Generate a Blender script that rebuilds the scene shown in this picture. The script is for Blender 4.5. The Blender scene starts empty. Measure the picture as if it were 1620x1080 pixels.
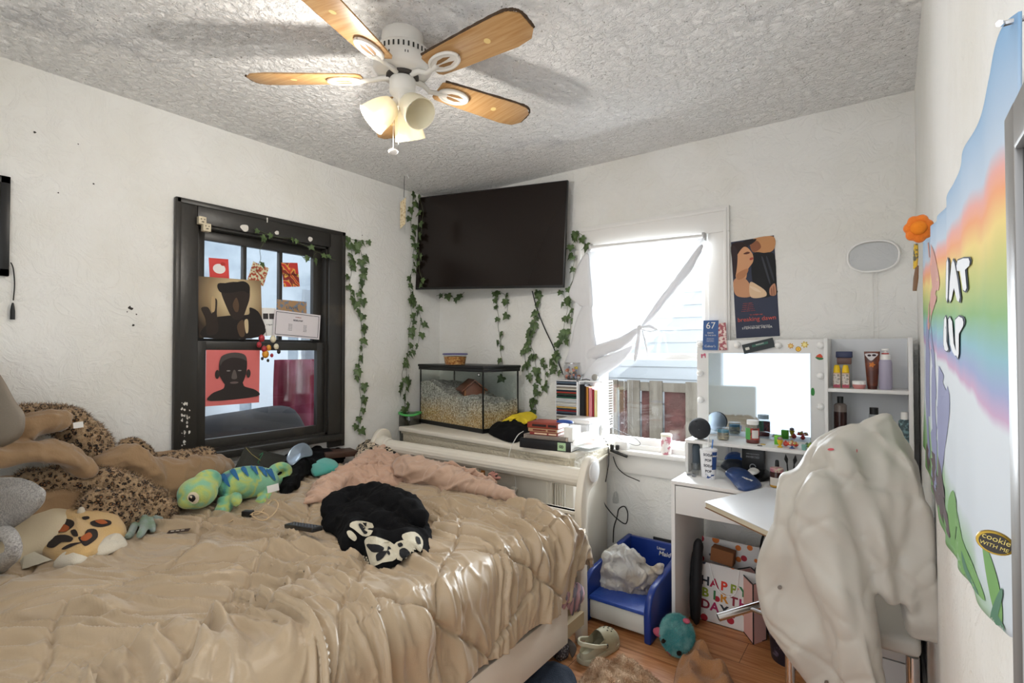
import bpy, bmesh, math, random
import numpy as np
from mathutils import Vector, Matrix, noise as mn

# ------------------------------------------------------------------ camera, world, light, exposure
SC = bpy.context.scene
COL = SC.collection
PI = math.pi
F = 821.0; YAW = math.radians(36.25); PITCH = math.radians(0.98)
CAM = Vector((2.965, -3.05, 1.39))
cd = bpy.data.cameras.new('camera'); cd.sensor_width = 36; cd.lens = F/1620*36; cd.clip_start = .02
cam = bpy.data.objects.new('camera', cd); COL.objects.link(cam)
cam.location = CAM; cam.rotation_euler = (PI/2+PITCH, 0, YAW)
SC.camera = cam
W = bpy.data.worlds.new('world'); SC.world = W; W.use_nodes = True
W.node_tree.nodes['Background'].inputs[0].default_value = (0.93, 0.965, 1.0, 1)
W.node_tree.nodes['Background'].inputs[1].default_value = 1.5
SC.view_settings.view_transform = 'Standard'; SC.view_settings.look = 'None'
SC.view_settings.exposure = 0.58; SC.view_settings.gamma = 1; SC.view_settings.use_curve_mapping = False

def area_light(name, loc, target, sx, sy, power, col):
    l = bpy.data.lights.new(name, 'AREA'); l.shape = 'RECTANGLE'; l.size = sx; l.size_y = sy; l.energy = power; l.color = col
    o = bpy.data.objects.new(name, l); COL.objects.link(o); o.location = loc
    o.rotation_euler = (Vector(target)-Vector(loc)).to_track_quat('-Z', 'Y').to_euler()
    return o
area_light('window_daylight', (1.85, 1.05, 1.60), (1.95, -2.2, 2.15), 1.3, 1.6, 185, (0.92, 0.96, 1.0))
area_light('porch_daylight', (-0.9, -1.3, 2.9), (-1.1, -1.3, 0.8), 1.6, 2.6, 9, (0.97, 0.98, 1.0))

# ------------------------------------------------------------------ helpers
def lin(c):
    return c/12.92 if c <= .04045 else ((c+.055)/1.055)**2.4
def C(h):
    if not isinstance(h, str): return (*h[:3], 1)
    h = h.lstrip('#'); return tuple(lin(int(h[i:i+2], 16)/255) for i in (0, 2, 4))+(1,)

MATS = {}
def mat(name, col, rough=.5, metal=0, bump=None, var=None, alpha=None, spec=.5, trans=0, sheen=0, coat=0, ior=1.45, scale3=(1, 1, 1), emit=None, dist=1.0):
    """bump=(scale,strength,detail); var=(scale,colour2,lo,hi) mottles in colour2"""
    if name in MATS: return MATS[name]
    m = bpy.data.materials.new(name); m.use_nodes = True; MATS[name] = m
    nt = m.node_tree; b = nt.nodes['Principled BSDF']
    b.inputs['Base Color'].default_value = C(col); b.inputs['Roughness'].default_value = rough
    b.inputs['Metallic'].default_value = metal; b.inputs['Specular IOR Level'].default_value = spec
    b.inputs['Transmission Weight'].default_value = trans; b.inputs['IOR'].default_value = ior
    b.inputs['Sheen Weight'].default_value = sheen; b.inputs['Coat Weight'].default_value = coat
    if alpha is not None: b.inputs['Alpha'].default_value = alpha
    if emit: b.inputs['Emission Color'].default_value = C(emit[0]); b.inputs['Emission Strength'].default_value = emit[1]
    if bump or var:
        tc = nt.nodes.new('ShaderNodeTexCoord'); mp = nt.nodes.new('ShaderNodeMapping'); mp.inputs['Scale'].default_value = scale3
        nt.links.new(tc.outputs['Object'], mp.inputs[0])
    if bump:
        n = nt.nodes.new('ShaderNodeTexNoise'); n.inputs['Scale'].default_value = bump[0]; n.inputs['Detail'].default_value = bump[2] if len(bump) > 2 else 4
        nt.links.new(mp.outputs[0], n.inputs['Vector'])
        bp = nt.nodes.new('ShaderNodeBump'); bp.inputs['Strength'].default_value = bump[1]; bp.inputs['Distance'].default_value = .01*dist
        nt.links.new(n.outputs['Fac'], bp.inputs['Height']); nt.links.new(bp.outputs[0], b.inputs['Normal'])
    if var:
        n = nt.nodes.new('ShaderNodeTexNoise'); n.inputs['Scale'].default_value = var[0]; n.inputs['Detail'].default_value = 5
        nt.links.new(mp.outputs[0], n.inputs['Vector'])
        r = nt.nodes.new('ShaderNodeValToRGB'); r.color_ramp.elements[0].position = var[2]; r.color_ramp.elements[1].position = var[3]
        r.color_ramp.elements[0].color = C(col); r.color_ramp.elements[1].color = C(var[1])
        nt.links.new(n.outputs['Fac'], r.inputs[0]); nt.links.new(r.outputs[0], b.inputs['Base Color'])
    return m
def nodes(m): return m.node_tree.nodes, m.node_tree.links, m.node_tree.nodes['Principled BSDF']
def mapping(m, scale=(1, 1, 1), rot=(0, 0, 0)):
    N, L, b = nodes(m); tc = N.new('ShaderNodeTexCoord'); mp = N.new('ShaderNodeMapping')
    mp.inputs['Scale'].default_value = scale; mp.inputs['Rotation'].default_value = rot; L.new(tc.outputs['Object'], mp.inputs[0]); return mp
def ramp(m, src, stops, const=False):
    N, L, b = nodes(m); r = N.new('ShaderNodeValToRGB'); e = r.color_ramp.elements
    if const: r.color_ramp.interpolation = 'CONSTANT'
    while len(e) < len(stops): e.new(.5)
    for i, (p, c) in enumerate(stops): e[i].position = p; e[i].color = C(c)
    L.new(src, r.inputs[0]); return r.outputs[0]
def tex(m, kind, mp, **kw):
    N, L, b = nodes(m); n = N.new('ShaderNodeTex'+kind)
    for k, v in kw.items():
        if k in n.inputs: n.inputs[k].default_value = v
        elif k.replace('_', ' ') in n.inputs: n.inputs[k.replace('_', ' ')].default_value = v
        else: setattr(n, k, v)
    L.new(mp.outputs[0], n.inputs['Vector']); return n
def mixc(m, fac, a, b2, mode='MIX'):
    N, L, b = nodes(m); x = N.new('ShaderNodeMix'); x.data_type = 'RGBA'; x.blend_type = mode
    for s, v in ((0, fac), (6, a), (7, b2)):
        if isinstance(v, (float, int)): x.inputs[s].default_value = v
        elif isinstance(v, (str, tuple)): x.inputs[s].default_value = C(v)
        else: L.new(v, x.inputs[s])
    return x.outputs[2]
def mth(m, op, a, b2=0.0, clamp=False):
    N, L, b = nodes(m); x = N.new('ShaderNodeMath'); x.operation = op; x.use_clamp = clamp
    for s, v in ((0, a), (1, b2)):
        if isinstance(v, (float, int)): x.inputs[s].default_value = v
        else: L.new(v, x.inputs[s])
    return x.outputs[0]
def bump(m, h, strength, dist=.01):
    N, L, b = nodes(m); bp = N.new('ShaderNodeBump'); bp.inputs['Strength'].default_value = strength; bp.inputs['Distance'].default_value = dist
    L.new(h, bp.inputs['Height']); L.new(bp.outputs[0], b.inputs['Normal'])
def base(m, s): N, L, b = nodes(m); L.new(s, b.inputs['Base Color'])

def link(o, parent=None):
    COL.objects.link(o)
    if parent is not None: o.parent = parent
    return o
def tag(o, label=None, cat=None, group=None, kind=None):
    if label: o['label'] = label
    if cat: o['category'] = cat
    if group: o['group'] = group
    if kind: o['kind'] = kind
    return o
def thing(name, label, cat, loc=(0, 0, 0), rz=0, group=None):
    o = bpy.data.objects.new(name, None); o.empty_display_size = .05; COL.objects.link(o)
    o.location = loc; o.rotation_euler = (0, 0, rz)
    return tag(o, label, cat, group)
def origin(p):
    l = Vector((0, 0, 0))
    while p is not None: l += p.location; p = p.parent
    return l
def dup(root, loc, rz=None, label=None, group=None):
    r = root.copy(); COL.objects.link(r); r.location = loc
    if rz is not None: r.rotation_euler = (0, 0, rz)
    if label: r['label'] = label
    if group: r['group'] = group
    for ch in list(root.children):
        c = ch.copy(); COL.objects.link(c); c.parent = r
        for g in list(ch.children):
            d = g.copy(); COL.objects.link(d); d.parent = c
    return r

class G:
    """collects shapes; build() links them as ONE mesh object"""
    def __init__(s, M=None): s.v = []; s.f = []; s.m = []; s.mi = 0; s.M = M or Matrix()
    def add(s, vs, fs, mi=None):
        k = len(s.v); s.v += [s.M @ Vector(p) for p in vs]; s.f += [tuple(k+i for i in f) for f in fs]; s.m += [s.mi if mi is None else mi]*len(fs); return s
    def box(s, x0, x1, y0, y1, z0, z1, mi=None):
        return s.add([(x0, y0, z0), (x1, y0, z0), (x1, y1, z0), (x0, y1, z0), (x0, y0, z1), (x1, y0, z1), (x1, y1, z1), (x0, y1, z1)],
              [(0, 3, 2, 1), (4, 5, 6, 7), (0, 1, 5, 4), (1, 2, 6, 5), (2, 3, 7, 6), (3, 0, 4, 7)], mi)
    def cbox(s, c, d, mi=None):
        return s.box(c[0]-d[0]/2, c[0]+d[0]/2, c[1]-d[1]/2, c[1]+d[1]/2, c[2]-d[2]/2, c[2]+d[2]/2, mi)
    def prism(s, pts, axis, a, b, mi=None):
        """pts 2-D polygon; axis 'x': pts=(y,z), 'y': pts=(x,z), 'z': pts=(x,y)"""
        def q(p, t): return {'x': (t, p[0], p[1]), 'y': (p[0], t, p[1]), 'z': (p[0], p[1], t)}[axis]
        n = len(pts); return s.add([q(p, a) for p in pts]+[q(p, b) for p in pts],
              [tuple(range(n))[::-1], tuple(range(n, 2*n))]+[(i, (i+1) % n, n+(i+1) % n, n+i) for i in range(n)], mi)
    def tube(s, path, r, n=8, mi=None, cap=True, flat=1.0):
        P = [Vector(p) for p in path]; k = len(P); R = r if isinstance(r, (list, tuple)) else [r]*k
        vs = []; up = Vector((0, 0, 1)); last = None
        for i, p in enumerate(P):
            t = (P[min(i+1, k-1)]-P[max(i-1, 0)]);
            if t.length < 1e-9: t = Vector((0, 0, 1))
            t.normalize()
            a = (last if last is not None else (up if abs(t.z) < .95 else Vector((1, 0, 0))))
            a = a-t*a.dot(t)
            if a.length < 1e-6: a = Vector((1, 0, 0))-t*t.x
            a.normalize(); last = a; b = t.cross(a)
            for j in range(n):
                w = 2*PI*j/n; vs.append(p+(a*math.cos(w)*flat+b*math.sin(w))*R[i])
        fs = [(i*n+j, i*n+(j+1) % n, (i+1)*n+(j+1) % n, (i+1)*n+j) for i in range(k-1) for j in range(n)]
        if cap: fs += [tuple(range(n))[::-1], tuple(range((k-1)*n, k*n))]
        return s.add(vs, fs, mi)
    def lathe(s, prof, c=(0, 0, 0), n=24, mi=None, M=None, sx=1, sy=1):
        """prof [(r,z)...]; M optional orientation"""
        M = M or Matrix(); c = Vector(c); vs = []; k = len(prof)
        for r, z in prof:
            for j in range(n):
                w = 2*PI*j/n; vs.append(c+M @ Vector((r*math.cos(w)*sx, r*math.sin(w)*sy, z)))
        fs = [(i*n+j, i*n+(j+1) % n, (i+1)*n+(j+1) % n, (i+1)*n+j) for i in range(k-1) for j in range(n)]
        if prof[0][0] > 1e-6: fs.append(tuple(range(n))[::-1])
        if prof[-1][0] > 1e-6: fs.append(tuple(range((k-1)*n, k*n)))
        return s.add(vs, fs, mi)
    def shell(s, prof, c=(0, 0, 0), n=24, mi=None, M=None):
        """open lathe without caps"""
        M = M or Matrix(); c = Vector(c); k = len(prof)
        vs = [c+M @ Vector((r*math.cos(2*PI*j/n), r*math.sin(2*PI*j/n), z)) for r, z in prof for j in range(n)]
        return s.add(vs, [(i*n+j, i*n+(j+1) % n, (i+1)*n+(j+1) % n, (i+1)*n+j) for i in range(k-1) for j in range(n)], mi)
    def ball(s, c, r, n=16, mi=None, M=None):
        r = r if isinstance(r, (tuple, list)) else (r, r, r); M = M or Matrix(); c = Vector(c); k = n//2; vs = [c+M @ Vector((0, 0, r[2]))]
        for i in range(1, k):
            a = PI*i/k
            for j in range(n):
                w = 2*PI*j/n; vs.append(c+M @ Vector((r[0]*math.sin(a)*math.cos(w), r[1]*math.sin(a)*math.sin(w), r[2]*math.cos(a))))
        vs.append(c+M @ Vector((0, 0, -r[2]))); e = len(vs)-1
        fs = [(0, 1+j, 1+(j+1) % n) for j in range(n)]
        for i in range(k-2): fs += [(1+i*n+j, 1+(i+1)*n+j, 1+(i+1)*n+(j+1) % n, 1+i*n+(j+1) % n) for j in range(n)]
        fs += [(1+(k-2)*n+(j+1) % n, 1+(k-2)*n+j, e) for j in range(n)]
        return s.add(vs, fs, mi)
    def grid(s, fn, nu, nv, mi=None):
        vs = [fn(i/nu, j/nv) for i in range(nu+1) for j in range(nv+1)]
        return s.add(vs, [(i*(nv+1)+j, (i+1)*(nv+1)+j, (i+1)*(nv+1)+j+1, i*(nv+1)+j+1) for i in range(nu) for j in range(nv)], mi)
    def mesh(s, vs, fs, mi=None): return s.add(vs, fs, mi)
    def build(s, name, mats, parent=None, smooth=False, bevel=0, world=True, seg=2, angle=40):
        me = bpy.data.meshes.new(name); off = origin(parent) if (parent is not None and world) else Vector((0, 0, 0))
        me.from_pydata([tuple(p-off) for p in s.v], [], s.f)
        for m in (mats if isinstance(mats, (list, tuple)) else [mats]): me.materials.append(m)
        me.polygons.foreach_set('material_index', s.m); me.update()
        bm = bmesh.new(); bm.from_mesh(me); bmesh.ops.recalc_face_normals(bm, faces=bm.faces)
        if bevel:
            es = [e for e in bm.edges if len(e.link_faces) == 2 and e.calc_face_angle(0) > math.radians(30)]
            bmesh.ops.bevel(bm, geom=es, offset=bevel, segments=seg, affect='EDGES', profile=.5, clamp_overlap=True)
        for f in bm.faces: f.smooth = bool(smooth or bevel)
        if smooth != 'all':
            for e in bm.edges:
                if len(e.link_faces) == 2 and e.calc_face_angle(0) > math.radians(angle): e.smooth = False
        bm.to_mesh(me); bm.free()
        return link(bpy.data.objects.new(name, me), parent)

def px(u, v, ax, val):
    """the point on the plane ax=val that the photo's pixel (u,v) looks at"""
    f0 = Vector((-math.sin(YAW), math.cos(YAW), 0)); r = Vector((math.cos(YAW), math.sin(YAW), 0))
    f = f0*math.cos(PITCH)+Vector((0, 0, math.sin(PITCH))); up = -f0*math.sin(PITCH)+Vector((0, 0, math.cos(PITCH)))
    d = f+r*(u-810)/F-up*(v-540)/F; i = 'xyz'.index(ax); return CAM+d*((val-CAM[i])/d[i])
def depth(p):
    return (Vector(p)-CAM).dot(Vector((-math.sin(YAW), math.cos(YAW), 0)))
def mpx(n, p): return n/F*depth(p)           # metres that n pixels cover at p
def spline(pts, k=8, closed=False):
    P = [Vector(p) for p in pts]; n = len(P); out = []
    rng = range(n if closed else n-1)
    for i in rng:
        g = (lambda j: P[j % n]) if closed else (lambda j: P[max(0, min(n-1, j))])
        a, b, c, d = g(i-1), g(i), g(i+1), g(i+2)
        for t in [q/k for q in range(k)]:
            out.append(.5*((2*b)+(c-a)*t+(2*a-5*b+4*c-d)*t*t+(3*b-a-3*c+d)*t**3))
    if not closed: out.append(P[-1])
    return out
def nz(p, s=1.0, seed=0): return mn.noise(Vector(p)*s+Vector((seed*7.31, seed*3.17, seed*1.7)))
def ridge(p, s, seed=0): return 1-abs(nz(p, s, seed))*2

def puff(g, outline, nrm, tf, tb=0, amp=0, sc=10, seed=0, K=14, power=2.2, stretch=(1, 1, 1), k=6, mi=None, wave=0, centre=None):
    """a stuffed or crumpled body from its outline: bulges tf along nrm and tb against it, with fold noise"""
    O = spline(outline, k, True); n = len(O); nrm = Vector(nrm).normalized()
    c = Vector(centre) if centre is not None else sum(O, Vector())/n
    def side(sg, th):
        vs = []
        for i in range(K+1):
            s = i/K; s = s**.85
            for p in O:
                q = c+(p-c)*s; qq = Vector((q.x*stretch[0], q.y*stretch[1], q.z*stretch[2]))
                h = th*max(0, 1-s**power)**(1/power)
                e = min(1, (1-s)*5)
                f = amp*e*(.6*ridge(qq, sc, seed)+.5*nz(qq, sc*2.3, seed+3)) if amp else 0
                edge = nrm.cross(p-c); edge = edge.normalized() if edge.length > 0 else edge
                w = wave*nz(qq, sc*1.3, seed+9)*(1-e) if wave else 0
                vs.append(q+nrm*sg*(h+(f if sg > 0 else f*.3))+(p-c).normalized()*w)
        return vs
    def faces(k0, flip):
        fs = []
        for i in range(K):
            for j in range(n):
                a, b, d, e = k0+i*n+j, k0+i*n+(j+1) % n, k0+(i+1)*n+(j+1) % n, k0+(i+1)*n+j
                if i == 0: fs.append((a, d, e) if not flip else (a, e, d))
                else: fs.append((a, b, d, e) if not flip else (a, e, d, b))
        return fs
    A = side(1, tf); B = side(-1, tb)
    k1 = len(A); fs = faces(0, False)+faces(k1, True)
    fs += [(K*n+j, K*n+(j+1) % n, k1+K*n+(j+1) % n, k1+K*n+j) for j in range(n)] if False else []
    # share the rim
    mp = {k1+K*n+j: K*n+j for j in range(n)}
    for j in range(n): mp[j] = 0; mp[k1+j] = k1
    fs = [tuple(dict.fromkeys(mp.get(i, i) for i in f)) for f in fs]
    fs = [f for f in fs if len(f) > 2]
    used = sorted({i for f in fs for i in f}); re = {o: i for i, o in enumerate(used)}
    V = A+B
    return g.add([V[i] for i in used], [tuple(re[i] for i in f) for f in fs], mi)

def roll(g, path, radii, seed=0, amp=.25, sc=8, n=20, k=8, flat=1.0, mi=None, ends=True, along=2.0):
    """a limp roll or fold of cloth swept along path"""
    m = len(path); Q = [(*p, r) for p, r in zip(path, radii)]
    P = spline([Vector(p) for p in path], k); R = spline([Vector((r, 0, 0)) for r in radii], k); R = [max(.002, r.x) for r in R]
    vs = []; last = None; K = len(P)
    for i, p in enumerate(P):
        t = (P[min(i+1, K-1)]-P[max(i-1, 0)]).normalized(); a = last if last is not None else Vector((0, 0, 1)); a = a-t*a.dot(t)
        if a.length < 1e-4: a = Vector((1, 0, 0))-t*t.x
        a.normalize(); last = a; b = t.cross(a); e = 1
        if ends:
            d = min(i, K-1-i)/max(1, K*.12); e = math.sqrt(max(0, 1-(1-min(1, d))**2))*.96+.04
        for j in range(n):
            w = 2*PI*j/n; d = a*math.cos(w)*flat+b*math.sin(w); f = i/K
            q = Vector((math.cos(w)*1.2, math.sin(w)*1.2, f*along*3))
            rr = R[i]*e*(1+amp*(ridge(q, sc*.25, seed)*.7+nz(p+d*R[i], sc*2, seed)*.8))
            vs.append(p+d*rr)
    fs = [(i*n+j, i*n+(j+1) % n, (i+1)*n+(j+1) % n, (i+1)*n+j) for i in range(K-1) for j in range(n)]
    fs += [tuple(range(n))[::-1], tuple(range((K-1)*n, K*n))]
    return g.add(vs, fs, mi)

def folds(p, d, sc, w=.12, seed=0):
    d = Vector(d).normalized(); a = p.dot(d); q = (p-d*a)*sc+d*a*sc*.22+Vector((seed*3.1, seed*1.7, seed*5.3)); n = mn.noise(q+Vector((1, 1, 1))*.35*mn.noise(p*sc*.5)); return math.exp(-(n/w)**2)
def melt(g, name, m, parent, voxel=.007, it=8, disp=None):
    """fuse overlapping shapes into one continuous cloth surface, soften it and crease it"""
    o = g.build(name, m, parent, smooth='all'); r = o.modifiers.new('r', 'REMESH'); r.mode = 'VOXEL'; r.voxel_size = voxel
    s_ = o.modifiers.new('s', 'SMOOTH'); s_.factor = .5; s_.iterations = it
    dg = bpy.context.evaluated_depsgraph_get(); me = bpy.data.meshes.new_from_object(o.evaluated_get(dg)); o.modifiers.clear(); off = origin(parent) if parent is not None else Vector()
    me.materials.clear(); me.materials.append(m); me.name = name
    if disp:
        nn = [v.normal.copy() for v in me.vertices]
        for v, n in zip(me.vertices, nn): v.co = v.co+n*disp(v.co+off, n)
    me.polygons.foreach_set('use_smooth', [True]*len(me.polygons)); me.update(); o.data = me; return o

def text(name, s, size, M, m, parent=None, extrude=.0004, align='CENTER', shear=0, bold=0, sx=1):
    """lettering as a mesh: M places it, local x = reading direction, local y = up"""
    c = bpy.data.curves.new(name, 'FONT'); c.body = s; c.size = size; c.extrude = extrude; c.align_x = align; c.align_y = 'CENTER'; c.shear = shear; c.offset = bold
    c.resolution_u = 3
    o = bpy.data.objects.new(name, c); COL.objects.link(o); dg = bpy.context.evaluated_depsgraph_get()
    me = bpy.data.meshes.new_from_object(o.evaluated_get(dg)); COL.objects.unlink(o); bpy.data.objects.remove(o)
    S = Matrix.Diagonal((sx, 1, 1, 1)); me.transform(M @ S)
    if parent is not None: me.transform(Matrix.Translation(-origin(parent)))
    me.materials.clear(); me.materials.append(m); me.name = name
    return link(bpy.data.objects.new(name, me), parent)
def plane_M(o, x, y):
    """local x along x, local y along y, local z their cross product, origin o"""
    x = Vector(x).normalized(); y = Vector(y); y = (y-x*y.dot(x)).normalized(); z = x.cross(y)
    return Matrix(((x.x, y.x, z.x, o[0]), (x.y, y.y, z.y, o[1]), (x.z, y.z, z.z, o[2]), (0, 0, 0, 1)))
def card(name, M, w, h, m, parent=None, th=.0008, bend=0, nseg=6):
    """a thin sheet w by h centred at M"""
    g = G(M)
    def f(sz): return lambda a, b: ((a-.5)*w, (b-.5)*h, sz+bend*math.sin(a*PI)*math.cos(b*PI*.7))
    g.grid(f(0), nseg, nseg); g.grid(f(-th), nseg, nseg)
    return g.build(name, m, parent, smooth=True)
def blobs(m, pts):
    pass
def shape(g, M, pts, z=.0006, th=.0004, k=4, closed=True, mi=None):
    """a flat cut-out on the plane M from 2-D points"""
    P = spline([Vector((p[0], p[1], 0)) for p in pts], k, True) if k > 1 else [Vector((p[0], p[1], 0)) for p in pts]
    old = g.M; g.M = old @ M; g.prism([(p.x, p.y) for p in P], 'z', z, z+th, mi); g.M = old; return g
def disc(r, n=20, cx=0, cy=0, sx=1, sy=1): return [(cx+r*sx*math.cos(2*PI*i/n), cy+r*sy*math.sin(2*PI*i/n)) for i in range(n)]

# ------------------------------------------------------------------ materials
def make_wall(name, c1, c2, s=1.0):
    m = mat(name, c1, .85, spec=.25); mp = mapping(m)
    a = tex(m, 'Noise', mp, Scale=9.0*s, Detail=6.0, Roughness=.6, Distortion=1.2)
    b = tex(m, 'Voronoi', mp, Scale=22.0*s, feature='DISTANCE_TO_EDGE')
    c = tex(m, 'Noise', mp, Scale=2.2, Detail=5.0)
    r = ramp(m, a.outputs['Fac'], [(.42, '#000000'), (.5, '#ffffff'), (.58, '#404040')])
    t = tex(m, 'Noise', mp, Scale=60.0, Detail=3.0)
    h = mth(m, 'ADD', mth(m, 'MULTIPLY', r, .6), mth(m, 'MULTIPLY', t.outputs['Fac'], .5))
    bump(m, h, .5, .006)
    base(m, ramp(m, c.outputs['Fac'], [(.35, c2), (.6, c1)])); return m
M_wall = make_wall('plaster_wall', '#eae9e5', '#e3e1da')
M_ceil = mat('ceiling_texture', '#e6e4df', .9, spec=.2)
def _ceil():
    m = M_ceil; mp = mapping(m)
    a = tex(m, 'Noise', mp, Scale=30.0, Detail=5.0, Roughness=.65, Distortion=.5)
    p = tex(m, 'Noise', mp, Scale=85.0, Detail=2.0)
    d = tex(m, 'Noise', mp, Scale=1.7, Detail=5.0, Roughness=.6)
    ri = ramp(m, a.outputs['Fac'], [(.38, '#000000'), (.5, '#a0a0a0'), (.62, '#ffffff')])
    bump(m, mth(m, 'ADD', ri, mth(m, 'MULTIPLY', p.outputs['Fac'], .5)), .85, .014)
    pits = ramp(m, p.outputs['Fac'], [(.27, '#bdbbb6'), (.33, '#fbfaf8')])
    blotches = ramp(m, d.outputs['Fac'], [(.58, '#ffffff'), (.78, '#c8c9ce')])  # broad random patches of cool grey over the ceiling colour
    base(m, mixc(m, 1.0, pits, blotches, 'MULTIPLY'))
_ceil()
M_floor = mat('laminate_floor', '#a87850', .35)
def _floor():
    m = M_floor; mp = mapping(m, (1, 1, 1))
    N, L, b = nodes(m); bt = N.new('ShaderNodeTexBrick'); L.new(mp.outputs[0], bt.inputs['Vector'])
    bt.inputs['Scale'].default_value = 1; bt.inputs['Brick Width'].default_value = 1.2; bt.inputs['Row Height'].default_value = .19; bt.inputs['Mortar Size'].default_value = .0015
    bt.inputs['Color1'].default_value = C('#cf9a6c'); bt.inputs['Color2'].default_value = C('#bd8759'); bt.inputs['Mortar'].default_value = C('#6b4528')
    mp2 = mapping(m, (2, 26, 1)); n = tex(m, 'Noise', mp2, Scale=2.0, Detail=6.0, Distortion=.8)
    g = ramp(m, n.outputs['Fac'], [(.3, '#c9a889'), (.7, '#ffffff')]); base(m, mixc(m, 1.0, bt.outputs['Color'], g, 'MULTIPLY'))
_floor()
M_white = mat('white_paint', '#e6e4e0', .45, bump=(14, .12))
M_white2 = mat('white_laminate', '#e3e2e0', .4)
M_black_paint = mat('black_window_paint', '#2d2b28', .38, bump=(20, .15), var=(3.0, '#5a4f40', .62, .85))
M_cream = mat('cream_paint', '#ddd6c8', .4, bump=(8, .05))
M_metal = mat('chrome', '#d8d8da', .12, metal=1)
M_blackp = mat('black_plastic', '#141414', .4)
M_screen = mat('tv_screen', '#1c1512', .22, spec=.35)
M_blade = mat('oak_blade', '#c2945c', .45)
def _wood(m, c1, c2, sc=(3, 40, 3), rot=(0, 0, 0)):
    mp = mapping(m, sc, rot); n = tex(m, 'Noise', mp, Scale=1.6, Detail=5.0, Distortion=.6); base(m, ramp(m, n.outputs['Fac'], [(.3, c1), (.7, c2)]))
_wood(M_blade, '#bf9a6b', '#a97c49', (4, 60, 4))
M_dust = mat('dusty_edge', '#4c3b2c', .95, bump=(150, .8))
M_fanwhite = mat('fan_enamel', '#dedad2', .4)
M_slot = mat('dark_slot', '#2a2824', .8)
def glassy(name, col='#ffffff', refl=.12, rough=.02, tint=1.0):
    m = bpy.data.materials.new(name); m.use_nodes = True; MATS[name] = m; N = m.node_tree.nodes; L = m.node_tree.links; N.remove(N['Principled BSDF'])
    t = N.new('ShaderNodeBsdfTransparent'); t.inputs[0].default_value = C(col); g = N.new('ShaderNodeBsdfGlossy'); g.inputs['Roughness'].default_value = rough
    f = N.new('ShaderNodeLayerWeight'); f.inputs[0].default_value = .5
    pw = N.new('ShaderNodeMath'); pw.operation = 'POWER'; pw.inputs[1].default_value = 4
    mr = N.new('ShaderNodeMath'); mr.operation = 'MULTIPLY_ADD'; mr.inputs[1].default_value = .45; mr.inputs[2].default_value = refl
    mx = N.new('ShaderNodeMixShader'); L.new(f.outputs['Facing'], pw.inputs[0]); L.new(pw.outputs[0], mr.inputs[0]); L.new(mr.outputs[0], mx.inputs[0]); L.new(t.outputs[0], mx.inputs[1]); L.new(g.outputs[0], mx.inputs[2])
    L.new(mx.outputs[0], N['Material Output'].inputs[0]); return m
M_glass = glassy('window_glass', '#f2f6f8', .05)
M_tank = glassy('tank_glass', '#f4f8f6', .04)
def thin_plastic(name, col, a):
    m = glassy(name, col, .06, .08); return m
M_mirror = mat('mirror_glass', '#bccad6', .03, metal=1)

def structure(name, g, m, **kw): return tag(g.build(name, m, **kw), kind='structure')

# ------------------------------------------------------------------ room shell
H = 2.605; XW = 3.06; YF = -3.4
structure('floor', G().box(-.12, XW+.1, YF, .12, -.06, 0), M_floor)
structure('ceiling', G().box(-.12, XW+.1, YF, .12, H, H+.08), M_ceil)
W1 = dict(y0=-1.84, y1=-1.03, z0=.84, z1=2.07)     # hole in the left wall
g = G(); g.box(-.12, 0, YF, W1['y0'], 0, H); g.box(-.12, 0, W1['y1'], .12, 0, H)
g.box(-.12, 0, W1['y0'], W1['y1'], 0, W1['z0']); g.box(-.12, 0, W1['y0'], W1['y1'], W1['z1'], H)
structure('wall_left', g, M_wall)
W2 = dict(x0=1.40, x1=2.13, z0=.80, z1=2.06)
g = G(); g.box(0, W2['x0'], 0, .12, 0, H); g.box(W2['x1'], XW+.1, 0, .12, 0, H)
g.box(W2['x0'], W2['x1'], 0, .12, 0, W2['z0']); g.box(W2['x0'], W2['x1'], 0, .12, W2['z1'], H)
structure('wall_back', g, M_wall)
structure('front_light_baffle', G().box(-.12, 1.35, YF-.1, YF, 0, H), M_wall)  # unseen baffle behind the camera, added to keep light off the left wall
structure('wall_right', G().box(XW, XW+.1, YF, 0, 0, H), M_wall)

# window_1: black double-hung window in the left wall
w = tag(bpy.data.objects.new('window_1', None), kind='structure'); link(w); w.location = (0, -1.43, 1.4)
g = G(); th = .022
oy0, oy1, oz0, oz1 = -1.935, -.925, .76, 2.172
g.box(0, th, oy0, W1['y0']+.01, oz0, oz1); g.box(0, th, W1['y1']-.01, oy1, oz0, oz1); g.box(0, th, W1['y0'], W1['y1'], W1['z1']-.01, oz1)
g.box(0, th+.006, oy0-.004, oy0+.022, oz0, oz1+.004); g.box(0, th+.006, oy1-.022, oy1+.004, oz0, oz1+.004); g.box(0, th+.006, oy0, oy1, oz1-.022, oz1+.004)
g.build('casing', M_black_paint, w, bevel=.003)
g = G(); g.box(-.02, .05, oy0+.02, oy1-.02, oz0+.045, oz0+.085)
g.build('window_sill', M_black_paint, w, bevel=.004)
g = G()
for a, b in ((W1['y0'], W1['y0']+.022), (W1['y1']-.022, W1['y1'])): g.box(-.12, .0, a, b, W1['z0'], W1['z1'])
g.box(-.12, 0, W1['y0'], W1['y1'], W1['z1']-.022, W1['z1']); g.box(-.12, 0, W1['y0'], W1['y1'], W1['z0'], W1['z0']+.02)
g.build('jamb', M_black_paint, w)
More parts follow.
